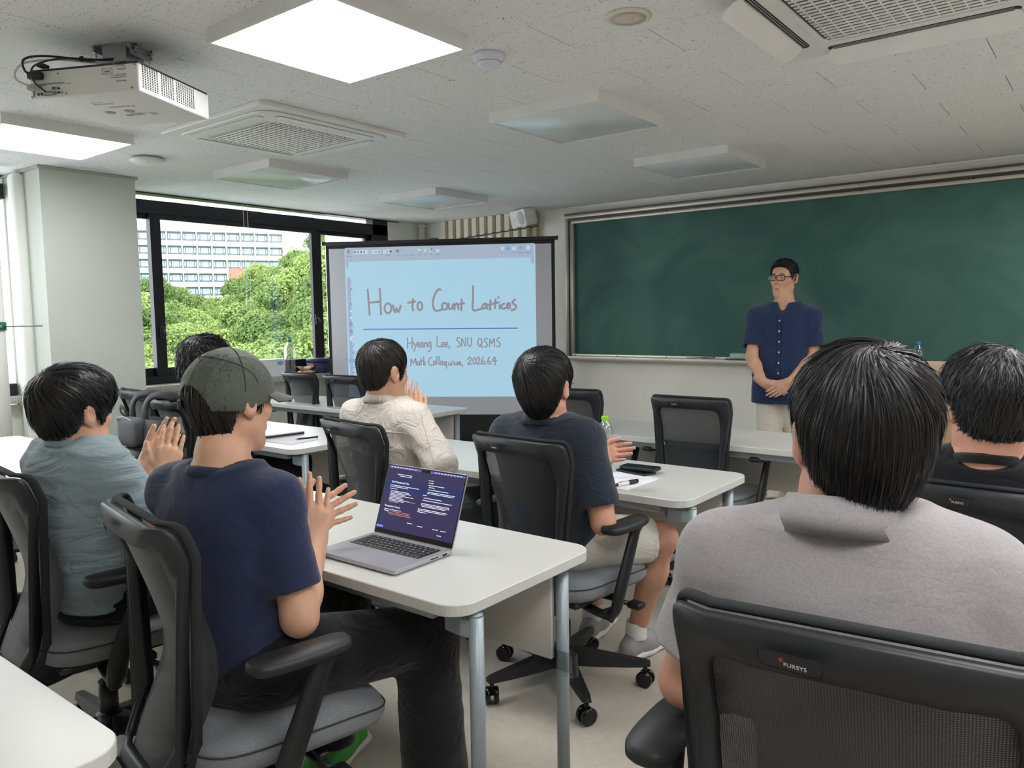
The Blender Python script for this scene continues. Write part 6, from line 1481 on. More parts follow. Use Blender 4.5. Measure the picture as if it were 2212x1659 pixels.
# ------------------------------------------------------------ person builder
def sleeve(a, b, ra, rb, k=0.03, hollow=True):
    a, b = np.array(a, float), np.array(b, float); dr = (b-a)/np.linalg.norm(b-a); base = cone(a, b+dr*rb, ra, rb)
    L = np.linalg.norm(b-a)
    def fn(X, Y, Z):
        d = base.fn(X, Y, Z); pe = (X-b[0])*dr[0]+(Y-b[1])*dr[1]+(Z-b[2])*dr[2]
        r = np.maximum(d, pe)
        if hollow: r = np.maximum(r, -np.maximum(d+0.013, -(pe+0.022)))
        return r
    return Prim(fn, base.lo, base.hi, k, 'u')
def person(label, pelvis, neck, yaw, head, hf, hw=0.155, sh_drop=0.075, girth=1.0, arms=(), legs=(), skin=None, hsc=1.0, head_h=0.0042, hand_h=0.0028, bulge=0.03, sh_z=(0, 0), shirt=None, trousers=None, hair=None, body_h=0.0075, neck_r=0.053):
    pelvis, neck, head = V3(*pelvis), V3(*neck), V3(*head); B = frame(yaw); xa, ya = B[:, 0], B[:, 1]; R = frame(*hf); skin = skin or M_skin
    def spine(t): return pelvis+(neck-pelvis)*t-ya*bulge*math.sin(PI*min(1, t))
    SR = neck+xa*hw+V3(0, 0, -sh_drop+sh_z[0]); SL = neck-xa*hw+V3(0, 0, -sh_drop+sh_z[1])
    sta = [(0.0, 0.160, 0.118), (0.30, 0.148, 0.108), (0.62, 0.165, 0.112), (0.80, 0.168, 0.102), (0.92, 0.140, 0.078), (1.0, 0.075, 0.062)]
    def torso(off, k=0.0): return loft([(spine(t), w*girth+off, d*girth+off) for t, w, d in sta], xa, k)
    P = [torso(-0.012)]
    for S in (SR, SL): P.append(cone(neck+(S-neck)*0.35+V3(0, 0, -0.012), S, 0.043, 0.047, 0.03))
    P.append(cone(head+R @ V3(0, -0.024, -0.055)*hsc, neck+V3(0, 0, -0.02), neck_r*hsc, neck_r*1.05, 0.018))
    P.append(cone(neck+V3(0, 0, 0.02), neck+V3(0, 0, -0.05), neck_r, 0.075, 0.04))
    fine = [(head-0.14*hsc, head+0.14*hsc, head_h)]
    for side, el, wr, hd in arms:
        S = SR if side > 0 else SL
        P.append(cone(S, el, 0.047*girth**0.5, 0.040, 0.025)); P.append(cone(el, np.array(el)+(np.array(wr)-np.array(el))*0.35, 0.040, 0.040, 0.02)); P.append(cone(np.array(el)+(np.array(wr)-np.array(el))*0.3, wr, 0.040, 0.0265, 0.02))
        if hd:
            H = hand(wr, *hd[:2], side, **(hd[2] if len(hd) > 2 else {})); P += H; lo, hi = bounds(H, 0.008); fine.append((lo, hi, hand_h))
    for hp, kn, an, bare in legs:
        P.append(cone(hp, kn, 0.075, 0.055, 0.03)); P.append(cone(kn, np.array(kn)+(np.array(an)-np.array(kn))*0.4, 0.052, 0.053, 0.03)); P.append(cone(np.array(kn)+(np.array(an)-np.array(kn))*0.35, an, 0.054, 0.036, 0.03))
    P += head_prims(head, R, hsc)
    Vt, F = sdf_mesh(P, body_h, fine)
    o = mesh_np('person', Vt, F, skin); tag(o, label, 'person')
    if shirt:
        s = shirt; off = s.get('off', 0.010); g = [torso(off)]
        for S in (SR, SL): g.append(cone(neck+(S-neck)*0.30+V3(0, 0, -0.012), S, 0.050+off*0.4, 0.050+off, 0.035))
        for side, el, wr, hd in arms:
            S = SR if side > 0 else SL; el = np.array(el); fr_ = s.get('sl', 0.62); r0, r1 = s.get('sr', (0.060, 0.064))
            if fr_ <= 1: g.append(sleeve(S-(el-S)*0.05, S+(el-S)*fr_, r0, r1))
            else:
                g.append(cone(S, el, r0, r1*0.95, 0.03)); g.append(sleeve(el, el+(np.array(wr)-el)*(fr_-1), r1*0.95, 0.045, 0.02))
        for e in s.get('extra', ()): g.append(e)
        lo, hi = bounds(g); am = s.get('fold', 0.004)
        g.append(folds(am, s.get('seed', 1), lo, hi, s.get('kx', 45), s.get('aniso', (0.7, 0.7, 1.3)), yaw))
        if am > 0.002: g.append(folds(am*0.35, s.get('seed', 1)+9, lo, hi, s.get('kx', 45)*2.3, s.get('aniso', (0.7, 0.7, 1.3)), yaw))
        hem = s.get('hem'); 
        if hem is not None: g.append(half((0, 0, hem), (0, 0, -1), 0.004))
        nr = s.get('nr', 0.068); g.append(cone(neck+V3(0, 0, 0.10)+ya*0.01, neck+V3(0, 0, s.get('nz', -0.012))+ya*0.012, nr*1.25, nr, 0.004, 's'))
        v, f = sdf_mesh(g, s.get('h', 0.0068)); so = mesh_np(s.get('name', 'shirt'), v, f, s['mat'], o)
        if s.get('collar') == 'fold': collar('collar', neck, frame(yaw, s.get('ctilt', 0)), s.get('cr', 0.066)+0.004, (s.get('cr', 0.066)+0.004)*1.04, s.get('cz', 0.0), s.get('cs', 0.034), s.get('cf', 0.040), s.get('cfl', 0.014), s['mat'], so, s.get('ca', 14), s.get('cb', 346), s.get('cd', 0.022))
        elif s.get('collar') == 'band': collar('neck_band', neck, frame(yaw), s.get('cr', 0.066)+0.005, (s.get('cr', 0.066)+0.005)*1.05, s.get('cz', -0.016)+0.010, s.get('cs', 0.018), 0, 0, s.get('cmat', s['mat']), so, -180, 180, s.get('cd', 0.020))
    else: so = None
    if trousers:
        t = trousers; g = [ell(pelvis+V3(0, 0, 0.0), (0.168*girth, 0.135*girth, 0.11), B)]
        for hp, kn, an, bare in legs:
            hp, kn, an = np.array(hp), np.array(kn), np.array(an); e = t.get('off', 0.012)
            if t.get('short'): g.append(sleeve(hp, hp+(kn-hp)*t['short'], 0.088+e, 0.075+e, 0.04))
            else: g.append(cone(hp, kn, 0.080+e, 0.060+e, 0.04)); g.append(sleeve(kn, kn+(an-kn)*t.get('len', 0.97), 0.062+e, t.get('cuff', 0.052)+e*0.5, 0.03))
        lo, hi = bounds(g); g.append(folds(t.get('fold', 0.003), t.get('seed', 4), lo, hi, 50)); 
        if t.get('top'): g.append(half((0, 0, t['top']), (0, 0, 1), 0.004))
        v, f = sdf_mesh(g, 0.0085); mesh_np(t.get('name', 'trousers'), v, f, t['mat'], o)
    if hair: make_hair(head, R, hsc, hair, hair.get('seed', 3), hair.get('n', 2500), hair.get('mat', M_hair), 'hair', o, hair.get('h', 0.005))
    return o, so, R, B
def shoe(ankle, d, m_up, m_sole, parent, m_lace=None, L=0.27):
    a = np.array(ankle, float); d = np.array([d[0], d[1], 0.0]); d /= np.linalg.norm(d); s = np.array([d[1], -d[0], 0]); z = V3(0, 0, 1); heel = V3(a[0], a[1], 0)-d*0.055
    g = [cone(heel+z*0.045, heel+d*0.12+z*0.045, 0.036, 0.040), cone(heel+d*0.10+z*0.040, heel+d*(L-0.05)+z*0.032, 0.042, 0.034, 0.03), cone(heel+z*0.05+d*0.01, heel+z*0.085+d*0.03, 0.036, 0.034, 0.02), cone(heel+d*0.05+z*0.075, heel+d*0.15+z*0.052, 0.030, 0.028, 0.02), half(heel+z*0.022, -z)]
    v, f = sdf_mesh(g, 0.006); o = mesh_np('shoe', v, f, m_up, parent)
    g = [cone(heel+z*0.016-d*0.005, heel+d*0.10+z*0.016, 0.043, 0.043, 0, flat=(z, 0.5)), cone(heel+d*0.10+z*0.016, heel+d*(L-0.04)+z*0.016, 0.043, 0.042, 0.02, flat=(z, 0.5)), half(heel+z*0.001, -z)]
    v, f = sdf_mesh(g, 0.006); mesh_np('sole', v, f, m_sole, o)
    q = MB()
    for i in range(5):
        c = heel+d*(0.10+i*0.022)+z*(0.088-i*0.006); q.tube([Vector(c-s*0.022-z*0.008), Vector(c+z*0.004), Vector(c+s*0.022-z*0.008)], 0.003, 6)
    q.build('laces', m_lace or m_sole, o); return o
def in_head(head, R, sc=1.0):
    M = Matrix(((R[0, 0]*sc, R[0, 1]*sc, R[0, 2]*sc, head[0]), (R[1, 0]*sc, R[1, 1]*sc, R[1, 2]*sc, head[1]), (R[2, 0]*sc, R[2, 1]*sc, R[2, 2]*sc, head[2]), (0, 0, 0, 1))); return M
def glasses(parent, head, R, m, rim=0.0014, lens=True, sc=1.0, tipz=0.005):
    q = MB()
    for s in (-1, 1):
        lp = [(s*0.032+x, 0.112-0.15*abs(s*0.032+x)**2*10, 0.008+z) for x, z in rrect(-0.026, -0.017, 0.026, 0.017, 0.008, 4)]
        q.tube(lp+[lp[0]], rim, 6, caps=False)
        q.tube([(s*0.058, 0.107, 0.014), (s*0.074, 0.095, 0.014), (s*0.080, 0.03, 0.016), (s*0.0835, -0.015, 0.020), (s*0.084, -0.045, tipz)], rim*1.1, 6)
    q.tube([(-0.007, 0.114, 0.014), (0, 0.115, 0.017), (0.007, 0.114, 0.014)], rim, 6)
    o = q.build('glasses', m, parent); o.matrix_local = in_head(head, R, sc)
    if lens:
        for s in (-1, 1):
            l = MB(); l.prism([(x, z) for x, z in rrect(-0.025, -0.016, 0.025, 0.016, 0.007, 4)], -0.0004, 0.0004, M=Matrix.Translation((s*0.032, 0.1105, 0.008)) @ Matrix.Rotation(PI/2, 4, 'X')); l.build('lens', M_lens, o)
    return o
M_lens = clear_plastic('spectacle_lens', (0.97, 0.97, 0.97, 1), 0.05)

# ------------------------------------------------------------ the eight people
# man in the green cap
M_navy = cloth('navy_jersey', rgb(40, 48, 78), wr=0.25, ws=(6, 6, 9)); M_blk = cloth('black_trouser_cloth', rgb(22, 23, 27))
Rel, Rwr = (-1.452, 1.050, 0.682), (-1.599, 1.206, 0.785); Lel, Lwr = (-1.88, 1.12, 0.72), (-1.728, 1.250, 0.800)
cap_o, cap_s, R1, B1 = person('person in navy T-shirt and green cap clapping, seated near the laptop', (-1.640, 1.025, 0.545), (-1.668, 1.005, 1.018), 13, (-1.687, 1.050, 1.165), (6, -4, 0), hw=0.158, girth=0.97, bulge=0.02,
    arms=((1, Rel, Rwr, ((-0.03, 0.035, 0.16), (-0.75, 0.55, 0.1), dict(spread=0.05, curl=(0.06, 0.04, 0.03, 0.08), thumb=(0.35, 0.3), sc=1.06))),
          (-1, Lel, Lwr, ((0.05, 0.15, 0.055), (0.70, -0.62, 0.15), dict(spread=0.12, curl=(0.05, 0.03, 0.03, 0.05), thumb=(1.15, 0.05), sc=1.06)))),
    legs=(((-1.54, 1.03, 0.56), (-1.40, 1.40, 0.535), (-1.33, 1.36, 0.10), False), ((-1.72, 1.03, 0.56), (-1.765, 1.42, 0.54), (-1.83, 1.40, 0.10), False)),
    shirt=dict(mat=M_navy, off=0.014, sl=0.74, sr=(0.058, 0.064), fold=0.0035, seed=11, kx=38, collar='band', cr=0.064, hem=0.535, nz=-0.016),
    trousers=dict(mat=M_blk, off=0.02, cuff=0.075), hair=None, head_h=0.0036, hand_h=0.0024)
make_hair(V3(-1.687, 1.050, 1.165), R1, 1.0, dict(t=0.011, top=-0.006, line=[(0, 0.05), (60, 0.03), (70, -0.012), (78, -0.020), (85, 0.012), (94, 0.030), (110, 0.030), (120, -0.012), (130, -0.055), (150, -0.086), (180, -0.092)], len=0.03, under=0.75), 5, 3500, M_hairb, 'hair', cap_o)
M_capg = mat('olive_grey_nylon', rgb(82, 88, 80), 0.7, var=0.06, scale=30, bump=0.25, bscale=60, sheen=0.15)
hc = V3(-1.687, 1.050, 1.165)
def cap_fn(X, Y, Z):
    p = [X-hc[0], Y-hc[1], Z-hc[2]]; u = [(p[0]*R1[0, i]+p[1]*R1[1, i]+p[2]*R1[2, i]) for i in range(3)]
    c_, r_ = (0, -0.010, 0.022), (0.0765+0.017, 0.096+0.017, 0.082+0.026)
    v = [(u[i]-c_[i])/r_[i] for i in range(3)]; k0 = np.sqrt(v[0]**2+v[1]**2+v[2]**2); d = (k0-1)*0.09
    d = d-0.0016*np.exp(-((u[2]-0.055-0.4*np.maximum(0, u[1]))/0.004)**2)*0-0.0012*np.exp(-(u[0]/0.003)**2)-0.0012*np.exp(-((np.abs(u[0])-0.052-0.25*(u[1]+0.05)*0.3)/0.003)**2)
    d = d+0.0004*np.sin(60*u[0]+2.5*np.sin(40*u[1]))*np.clip((u[2]-0.02)/0.03, 0, 1)
    base = (0.006+0.10*u[1])-u[2]; base = np.where(u[1] < -0.04, (-0.030+0.25*(u[1]+0.04)*0)-u[2], base)
    base = (-0.018+0.32*np.clip(u[1]+0.03, 0, 0.2))-u[2]
    d = np.maximum(d, base)
    arch = np.sqrt((u[0]/0.050)**2+((u[2]+0.022)/0.062)**2)-1
    d = np.maximum(d, -np.maximum(arch*0.05, u[1]+0.045))
    inner = (np.sqrt(((u[0])/(0.0765+0.0125))**2+((u[1]+0.010)/(0.096+0.0125))**2+((u[2]-0.022)/(0.082+0.021))**2)-1)*0.09
    return np.maximum(d, -inner)
v, f = surface(*evaluate([Prim(cap_fn, hc-0.16, hc+0.16, 0, 'u')], hc-0.15, hc+0.15, 0.0032), 0.0032)
cap_ = mesh_np('cap', v, f, M_capg, cap_o)
HM = in_head(hc, R1)
q = MB(); v = []; nu, nv = 20, 8
for side in (0, 1):
    for j in range(nv+1):
        for i in range(nu+1):
            a = math.radians(-72+144*i/nu); t = j/nv; r0x, r0y = 0.088, 0.092; x0, y0 = r0x*math.sin(a), r0y*math.cos(a)
            ext = 0.080*max(0, math.cos(a))**0.6*t; x = x0*(1+0.05*t); y = y0+ext
            v.append((x, y, 0.030-0.32*0-0.020*t-1.1*x*x+(0.0015 if side else -0.0015)+0.028*0))
n1 = (nu+1)*(nv+1); f = []
for j in range(nv):
    for i in range(nu):
        a = j*(nu+1)+i; f.append((a, a+1, a+nu+2, a+nu+1)); f.append((n1+a, n1+a+nu+1, n1+a+nu+2, n1+a+1))
for i in range(nu): a = nv*(nu+1)+i; f.append((a, a+1, n1+a+1, n1+a))
q.add(v, f, True); b_ = q.build('brim', M_capg, cap_); b_.matrix_local = HM
M_capd = mat('dark_olive_seam', rgb(58, 62, 56), 0.8, var=0.05)
def dome(a_deg, e_deg, ex=0.0008):
    a, e = math.radians(a_deg), math.radians(e_deg); return ((0.0935+ex)*math.cos(e)*math.sin(a), -0.010+(0.113+ex)*math.cos(e)*math.cos(a), 0.022+(0.108+ex)*math.sin(e))
for pts in ([dome(-78, 4+3.2*i) for i in range(26)][::-1]+[dome(102, 84-3.2*i) for i in range(26)], [dome(180+96*math.cos(PI*i/30), 14+38*math.sin(PI*i/30)) for i in range(31)], [dome(180, 52+2.6*i) for i in range(14)]):
    q = MB(); q.tube(pts, 0.0011, 5); s_ = q.build('seam', M_capd, cap_); s_.matrix_local = HM
q = MB(); st_pts = [(0.058*math.sin(math.radians(a)), -0.010-0.112*math.cos(math.radians(a)), -0.012) for a in (-32, -16, 0, 16, 32)]; st_pts = [dome(180-a, -19, -0.008) for a in (-33, -22, -11, 0, 11, 22, 33)]
q.tube(st_pts, 0.0085, 8, flat=((0, -1, 0), 0.15)); s_ = q.build('strap', M_black, cap_); s_.matrix_local = HM
bp = dome(180+26, -14, 0.004); q = MB(); q.rbox(-0.012, -0.003, -0.011, 0.012, 0.003, 0.011, 0.002)
for k_ in range(3): q.box(-0.008+k_*0.006, -0.0045, -0.010, -0.005+k_*0.006, -0.003, 0.010)
s_ = q.build('buckle', M_black, cap_); s_.matrix_local = HM @ Matrix.Translation(bp) @ Matrix.Rotation(math.radians(-26), 4, 'Z')
q = MB(); c_ = dome(180, 46, 0.0012); q.tube([(c_[0]+x, c_[1]-0.02*z, c_[2]+z) for x, z in ((0.007, 0.006), (0.0, 0.009), (-0.006, 0.005), (0.006, -0.003), (0.0, -0.008), (-0.007, -0.004))], 0.0013, 6); s_ = q.build('emblem', M_capd, cap_); s_.matrix_local = HM
q = MB(); R0 = V3(*Rwr)+V3(-0.03, 0.035, 0.16)/0.166*0.105
shoe((-1.33, 1.36, 0.10), (-0.1, 1), mat('white_sneaker', rgb(226, 226, 224), 0.6), mat('pale_sole', rgb(205, 205, 200), 0.6), cap_o)
shoe((-1.83, 1.40, 0.10), (-0.3, 1), mat('green_sneaker', rgb(60, 150, 60), 0.6), mat('pale_sole', rgb(205, 205, 200), 0.6), cap_o)

# man in the pale blue shirt
M_pblue = cloth('pale_blue_jersey', rgb(142, 160, 168), bs=700, wr=0.6, ws=(5, 5, 15))
blue_o, blue_s, R2, B2 = person('person in pale blue-grey T-shirt clapping at the left edge', (-2.445, 1.045, 0.545), (-2.415, 0.995, 1.015), 3, (-2.418, 0.995, 1.095), (12, -2, 0), hw=0.165, girth=1.06, neck_r=0.056, bulge=0.02,
    arms=((1, (-2.175, 1.10, 0.745), (-2.358, 1.221, 0.873), ((-0.026, 0.06, 0.16), (-0.72, 0.62, 0.1), dict(spread=0.03, curl=(0.05, 0.05, 0.05, 0.05), thumb=(0.85, 0.1)))),
          (-1, (-2.56, 1.13, 0.80), (-2.53, 1.254, 0.89), ((0.06, 0.11, 0.165), (0.62, -0.72, 0.1), dict(spread=0.04, curl=(0.12, 0.12, 0.12, 0.12), thumb=(0.45, 0.15))))),
    legs=(((-2.35, 1.05, 0.56), (-2.30, 1.43, 0.53), (-2.30, 1.45, 0.1), False), ((-2.53, 1.05, 0.56), (-2.56, 1.43, 0.53), (-2.58, 1.48, 0.1), False)),
    shirt=dict(mat=M_pblue, off=0.020, sl=0.80, sr=(0.066, 0.078), fold=0.0065, seed=5, kx=34, aniso=(0.5, 0.5, 1.7), collar='band', cr=0.066, hem=0.49, cs=0.022, cz=-0.014),
    trousers=dict(mat=M_blk, off=0.018), hair=dict(t=0.024, top=0.010, under=0.45, line=LINE_BOWL[:-3]+[(131, -0.030), (150, -0.044), (180, -0.048)], fringe=0.012, n=7000, len=0.07, whorl=(0.0, -0.75, 0.66), seed=8, lift=0.002, width=0.0013), skin=M_skin, hand_h=0.0024)
# man in the white shirt
M_wshirt = cloth('off_white_oxford', rgb(222, 214, 206), bs=1200, wr=0.6, ws=(12, 12, 12))
wh_o, wh_s, R3, B3 = person('person in off-white shirt clapping, before the projection screen', (-2.365, 2.265, 0.545), (-2.360, 2.160, 1.032), 5, (-2.351, 2.155, 1.139), (-2, -3, 0), hw=0.158, bulge=0.02,
    arms=((1, (-2.06, 2.165, 0.795), (-2.206, 2.202, 0.932), ((-0.066, 0.064, 0.13), (-0.72, 0.6, 0.2), dict(spread=0.02, curl=(0.04, 0.04, 0.04, 0.04), thumb=(0.4, 0.2)))),
          (-1, (-2.55, 2.25, 0.76), (-2.366, 2.297, 0.933), ((-0.03, 0.066, 0.15), (0.8, -0.5, 0.1), dict(spread=0.06, curl=(0.03, 0.03, 0.03, 0.03), thumb=(0.6, 0.1))))),
    legs=(((-2.28, 2.24, 0.56), (-2.20, 2.62, 0.53), (-2.2, 2.66, 0.1), False), ((-2.45, 2.24, 0.56), (-2.48, 2.62, 0.53), (-2.5, 2.66, 0.1), False)),
    shirt=dict(mat=M_wshirt, off=0.014, sl=1.55, sr=(0.064, 0.066), fold=0.0055, seed=21, kx=40, collar='fold', cr=0.060, cs=0.036, cf=0.040, cfl=0.012, hem=0.50),
    trousers=dict(mat=cloth('slate_trouser_cloth', rgb(70, 78, 84)), off=0.016), hair=dict(t=0.014, top=0.010, under=0.5, line=LINE_SHORT[:-3]+[(131, -0.034), (150, -0.050), (180, -0.055)], n=4000, len=0.05, seed=12, mat=M_hairb, whorl=(0.1, -0.5, 0.85)), hand_h=0.0028)
def on_back(o, pts, rad, name, m, parent):
    """lays a thin seam on the back of a garment by shooting rays at it"""
    q = MB(); out = []
    dg = o.data; 
    from mathutils.bvhtree import BVHTree
    if o.name not in BVH: BVH[o.name] = BVHTree.FromPolygons([v.co for v in dg.vertices], [tuple(p.vertices) for p in dg.polygons])
    for src, dr in pts:
        h_, nn, _, _ = BVH[o.name].ray_cast(Vector(src), Vector(dr).normalized(), 2.0)
        if h_ is not None: out.append(h_+nn*0.0008)
    if len(out) > 1: q.tube(out, rad, 5); return q.build(name, m, parent)
BVH = {}
M_seam = mat('shirt_seam', rgb(206, 186, 174), 0.9, var=0)
nk = V3(-2.360, 2.150, 1.032)
on_back(wh_s, [(nk+B3 @ V3(x, -0.5, -0.115-0.03*abs(x)), B3 @ V3(0, 1, 0)) for x in np.linspace(-0.19, 0.18, 26)], 0.0016, 'yoke_seam', M_seam, wh_s)
on_back(wh_s, [(nk+B3 @ V3(-0.02+x, -0.5, z), B3 @ V3(0, 1, 0)) for x, z in ((-0.006, -0.118), (0.0, -0.14), (-0.012, -0.17), (-0.018, -0.20))], 0.0018, 'pleat', M_seam, wh_s)
on_back(wh_s, [(nk+B3 @ V3(0.6, -0.25, -0.02-0.20*t), B3 @ V3(-0.85+0.12*t, 0.5-0.05*t, 0)) for t in np.linspace(0.1, 1, 16)], 0.0018, 'armhole_seam', M_seam, wh_s)
# man in the dark polo
M_polo = cloth('dark_navy_pique', rgb(46, 54, 68), bs=1100); M_short = cloth('white_shorts_cloth', rgb(222, 220, 212))
po_o, po_s, R4, B4 = person('person in dark polo shirt and white shorts, seated mid-room', (-1.585, 2.265, 0.545), (-1.570, 2.185, 1.012), 7, (-1.557, 2.160, 1.112), (14, -2, 0), hw=0.152, bulge=0.02,
    arms=((1, (-1.352, 2.205, 0.665), (-1.446, 2.302, 0.817), ((0.004, 0.085, 0.075), (-0.85, 0.30, -0.3), dict(spread=0.01, curl=(0.60, 0.66, 0.70, 0.72), thumb=(0.55, 0.0)))),
          (-1, (-1.76, 2.30, 0.70), (-1.520, 2.390, 0.850), ((0.10, 0.07, 0.008), (0.35, -0.6, 0.25), dict(spread=0.02, curl=(0.12, 0.18, 0.25, 0.3), thumb=(0.5, 0.1), sc=0.95)))),
    legs=(((-1.49, 2.28, 0.555), (-1.315, 2.56, 0.535), (-1.475, 2.66, 0.12), True), ((-1.66, 2.28, 0.555), (-1.66, 2.66, 0.53), (-1.72, 2.72, 0.12), True)),
    shirt=dict(mat=M_polo, off=0.014, sl=0.78, sr=(0.062, 0.070), fold=0.0035, seed=31, kx=36, collar='fold', cr=0.062, cs=0.026, cf=0.042, cfl=0.016, cd=0.02, hem=0.47),
    trousers=dict(mat=M_short, off=0.010, short=0.82, name='shorts'), hair=dict(t=0.022, top=0.008, under=0.42, line=LINE_BOWL, n=6000, len=0.06, seed=17, whorl=(-0.25, -0.72, 0.62), swirl=0.8), skin=M_skin2)
glasses(po_o, V3(-1.557, 2.160, 1.112), R4, M_steel, 0.0009)
M_gsn = mat('grey_sneaker', rgb(150, 150, 148), 0.7); M_wsole = mat('white_sole', rgb(222, 222, 218), 0.5)
for an, sd in (((-1.475, 2.66, 0.10), 1), ((-1.72, 2.72, 0.10), -1)):
    shoe(an, (0.35*sd*0.5, 1), M_gsn, M_wsole, po_o, M_wht)
    q = MB(); q.tube([(an[0], an[1]-0.012, 0.085), (an[0]+0.003, an[1]-0.01, 0.15)], [0.043, 0.041], 20, caps=False); so_ = q.build('sock', mat('white_sock', rgb(228, 228, 228), 0.9, bump=0.2, bscale=300), po_o)
# man in the grey shirt
M_gshirt = cloth('taupe_grey_cotton', rgb(160, 156, 158), bs=700, var=0.06, wr=0.22, ws=(4, 4, 7))
gr_o, gr_s, R5, B5 = person('person in grey shirt seen from behind, nearest the viewer', (-0.235, 1.190, 0.615), (-0.300, 1.135, 1.078), 12, (-0.285, 1.160, 1.176), (22, -3, 0), hw=0.160, sh_drop=0.080, girth=1.0, sh_z=(0, -0.008), neck_r=0.055, bulge=0.015,
    arms=((1, (0.03, 1.17, 0.79), (-0.05, 1.40, 0.75), ((-0.05, 0.1, 0), (0, 0, -1))), (-1, (-0.520, 1.095, 0.785), (-0.47, 1.32, 0.77), ((0.05, 0.1, 0), (0.3, 0, -1), dict(curl=(0.2, 0.2, 0.2, 0.2))))),
    legs=(((-0.15, 1.22, 0.625), (-0.12, 1.60, 0.57), (-0.12, 1.66, 0.1), False), ((-0.33, 1.22, 0.625), (-0.36, 1.60, 0.57), (-0.38, 1.66, 0.1), False)),
    shirt=dict(mat=M_gshirt, off=0.022, sl=0.72, sr=(0.062, 0.072), fold=0.0050, seed=43, kx=24, aniso=(0.6, 0.6, 1.2), collar='fold', cr=0.064, cz=0.004, cs=0.032, cf=0.046, cfl=0.024, cd=0.016, hem=0.56, h=0.0058),
    trousers=dict(mat=M_blk, off=0.015), hair=dict(t=0.022, top=0.008, under=0.36, line=[(0, 0.03), (55, 0.02), (66, -0.016), (76, -0.020), (84, 0.014), (92, 0.030), (110, 0.030), (121, -0.008), (131, -0.050), (150, -0.080), (180, -0.088)], n=16000, len=0.07, seed=23, whorl=(0.10, -0.45, 0.88), swirl=0.7, lift=0.0022, width=0.0007, h=0.004), skin=M_skin2, head_h=0.003, body_h=0.0068)
glasses(gr_o, V3(-0.285, 1.160, 1.176), R5, M_alu, 0.0009)
# man in black
M_btee = cloth('black_jersey', rgb(30, 31, 35))
bk_o, bk_s, R6, B6 = person('person in black T-shirt seen from behind at the right edge', (-0.225, 2.295, 0.55), (-0.245, 2.155, 1.012), 4, (-0.247, 2.150, 1.125), (26, -4, 0), hw=0.172, girth=1.06, neck_r=0.060, bulge=0.02,
    arms=((1, (0.03, 2.2, 0.72), (-0.02, 2.45, 0.745), ((-0.05, 0.1, 0), (0, 0, -1))), (-1, (-0.48, 2.19, 0.72), (-0.40, 2.44, 0.745), ((0.05, 0.1, 0), (0, 0, -1)))),
    legs=(((-0.13, 2.3, 0.56), (-0.10, 2.66, 0.54), (-0.1, 2.7, 0.1), False), ((-0.31, 2.3, 0.56), (-0.34, 2.66, 0.54), (-0.36, 2.7, 0.1), False)),
    shirt=dict(mat=M_btee, off=0.018, sl=0.7, sr=(0.066, 0.074), fold=0.003, seed=53, kx=30, collar='band', cr=0.068, cs=0.020, cz=-0.016),
    trousers=dict(mat=M_blk, off=0.015), hair=dict(t=0.026, top=0.010, under=0.45, line=[(0, 0.02), (55, 0.02), (66, 0.0), (78, -0.01), (84, 0.016), (92, 0.030), (110, 0.030), (121, -0.004), (131, -0.030), (150, -0.044), (180, -0.048)], n=8000, len=0.07, seed=29, whorl=(0.25, -0.4, 0.88), curl=0.003, lift=0.003, width=0.0011), skin=M_skin2)
# person with wavy hair beside the window
M_beige = cloth('beige_jersey', rgb(216, 204, 192))
wv_o, wv_s, R7, B7 = person('person with wavy black hair in beige top, half hidden by the green cap', (-3.92, 2.40, 0.545), (-3.885, 2.27, 1.00), -8, (-3.868, 2.262, 1.120), (5, -10, 4), hw=0.172, hsc=1.02,
    arms=((1, (-3.70, 2.40, 0.74), (-3.80, 2.58, 0.62), ((0.02, 0.1, 0), (0, 0, -1))), (-1, (-4.12, 2.44, 0.74), (-4.02, 2.60, 0.62), ((0.02, 0.1, 0), (0, 0, -1)))),
    legs=(((-3.84, 2.46, 0.56), (-3.74, 2.84, 0.53), (-3.74, 2.86, 0.1), False), ((-4.02, 2.46, 0.56), (-4.05, 2.84, 0.53), (-4.05, 2.86, 0.1), False)),
    shirt=dict(mat=M_beige, off=0.018, sl=0.7, sr=(0.064, 0.070), fold=0.005, seed=61, collar='band', cr=0.062, h=0.009), trousers=dict(mat=M_blk, off=0.03),
    hair=dict(t=0.036, top=0.016, under=0.6, line=[(0, 0.03), (55, 0.0), (70, -0.02), (90, -0.03), (120, -0.05), (150, -0.08), (180, -0.085)], n=2600, len=0.07, seed=37, curl=0.010, lift=0.007, width=0.0022), head_h=0.006, hand_h=0.006, body_h=0.009)
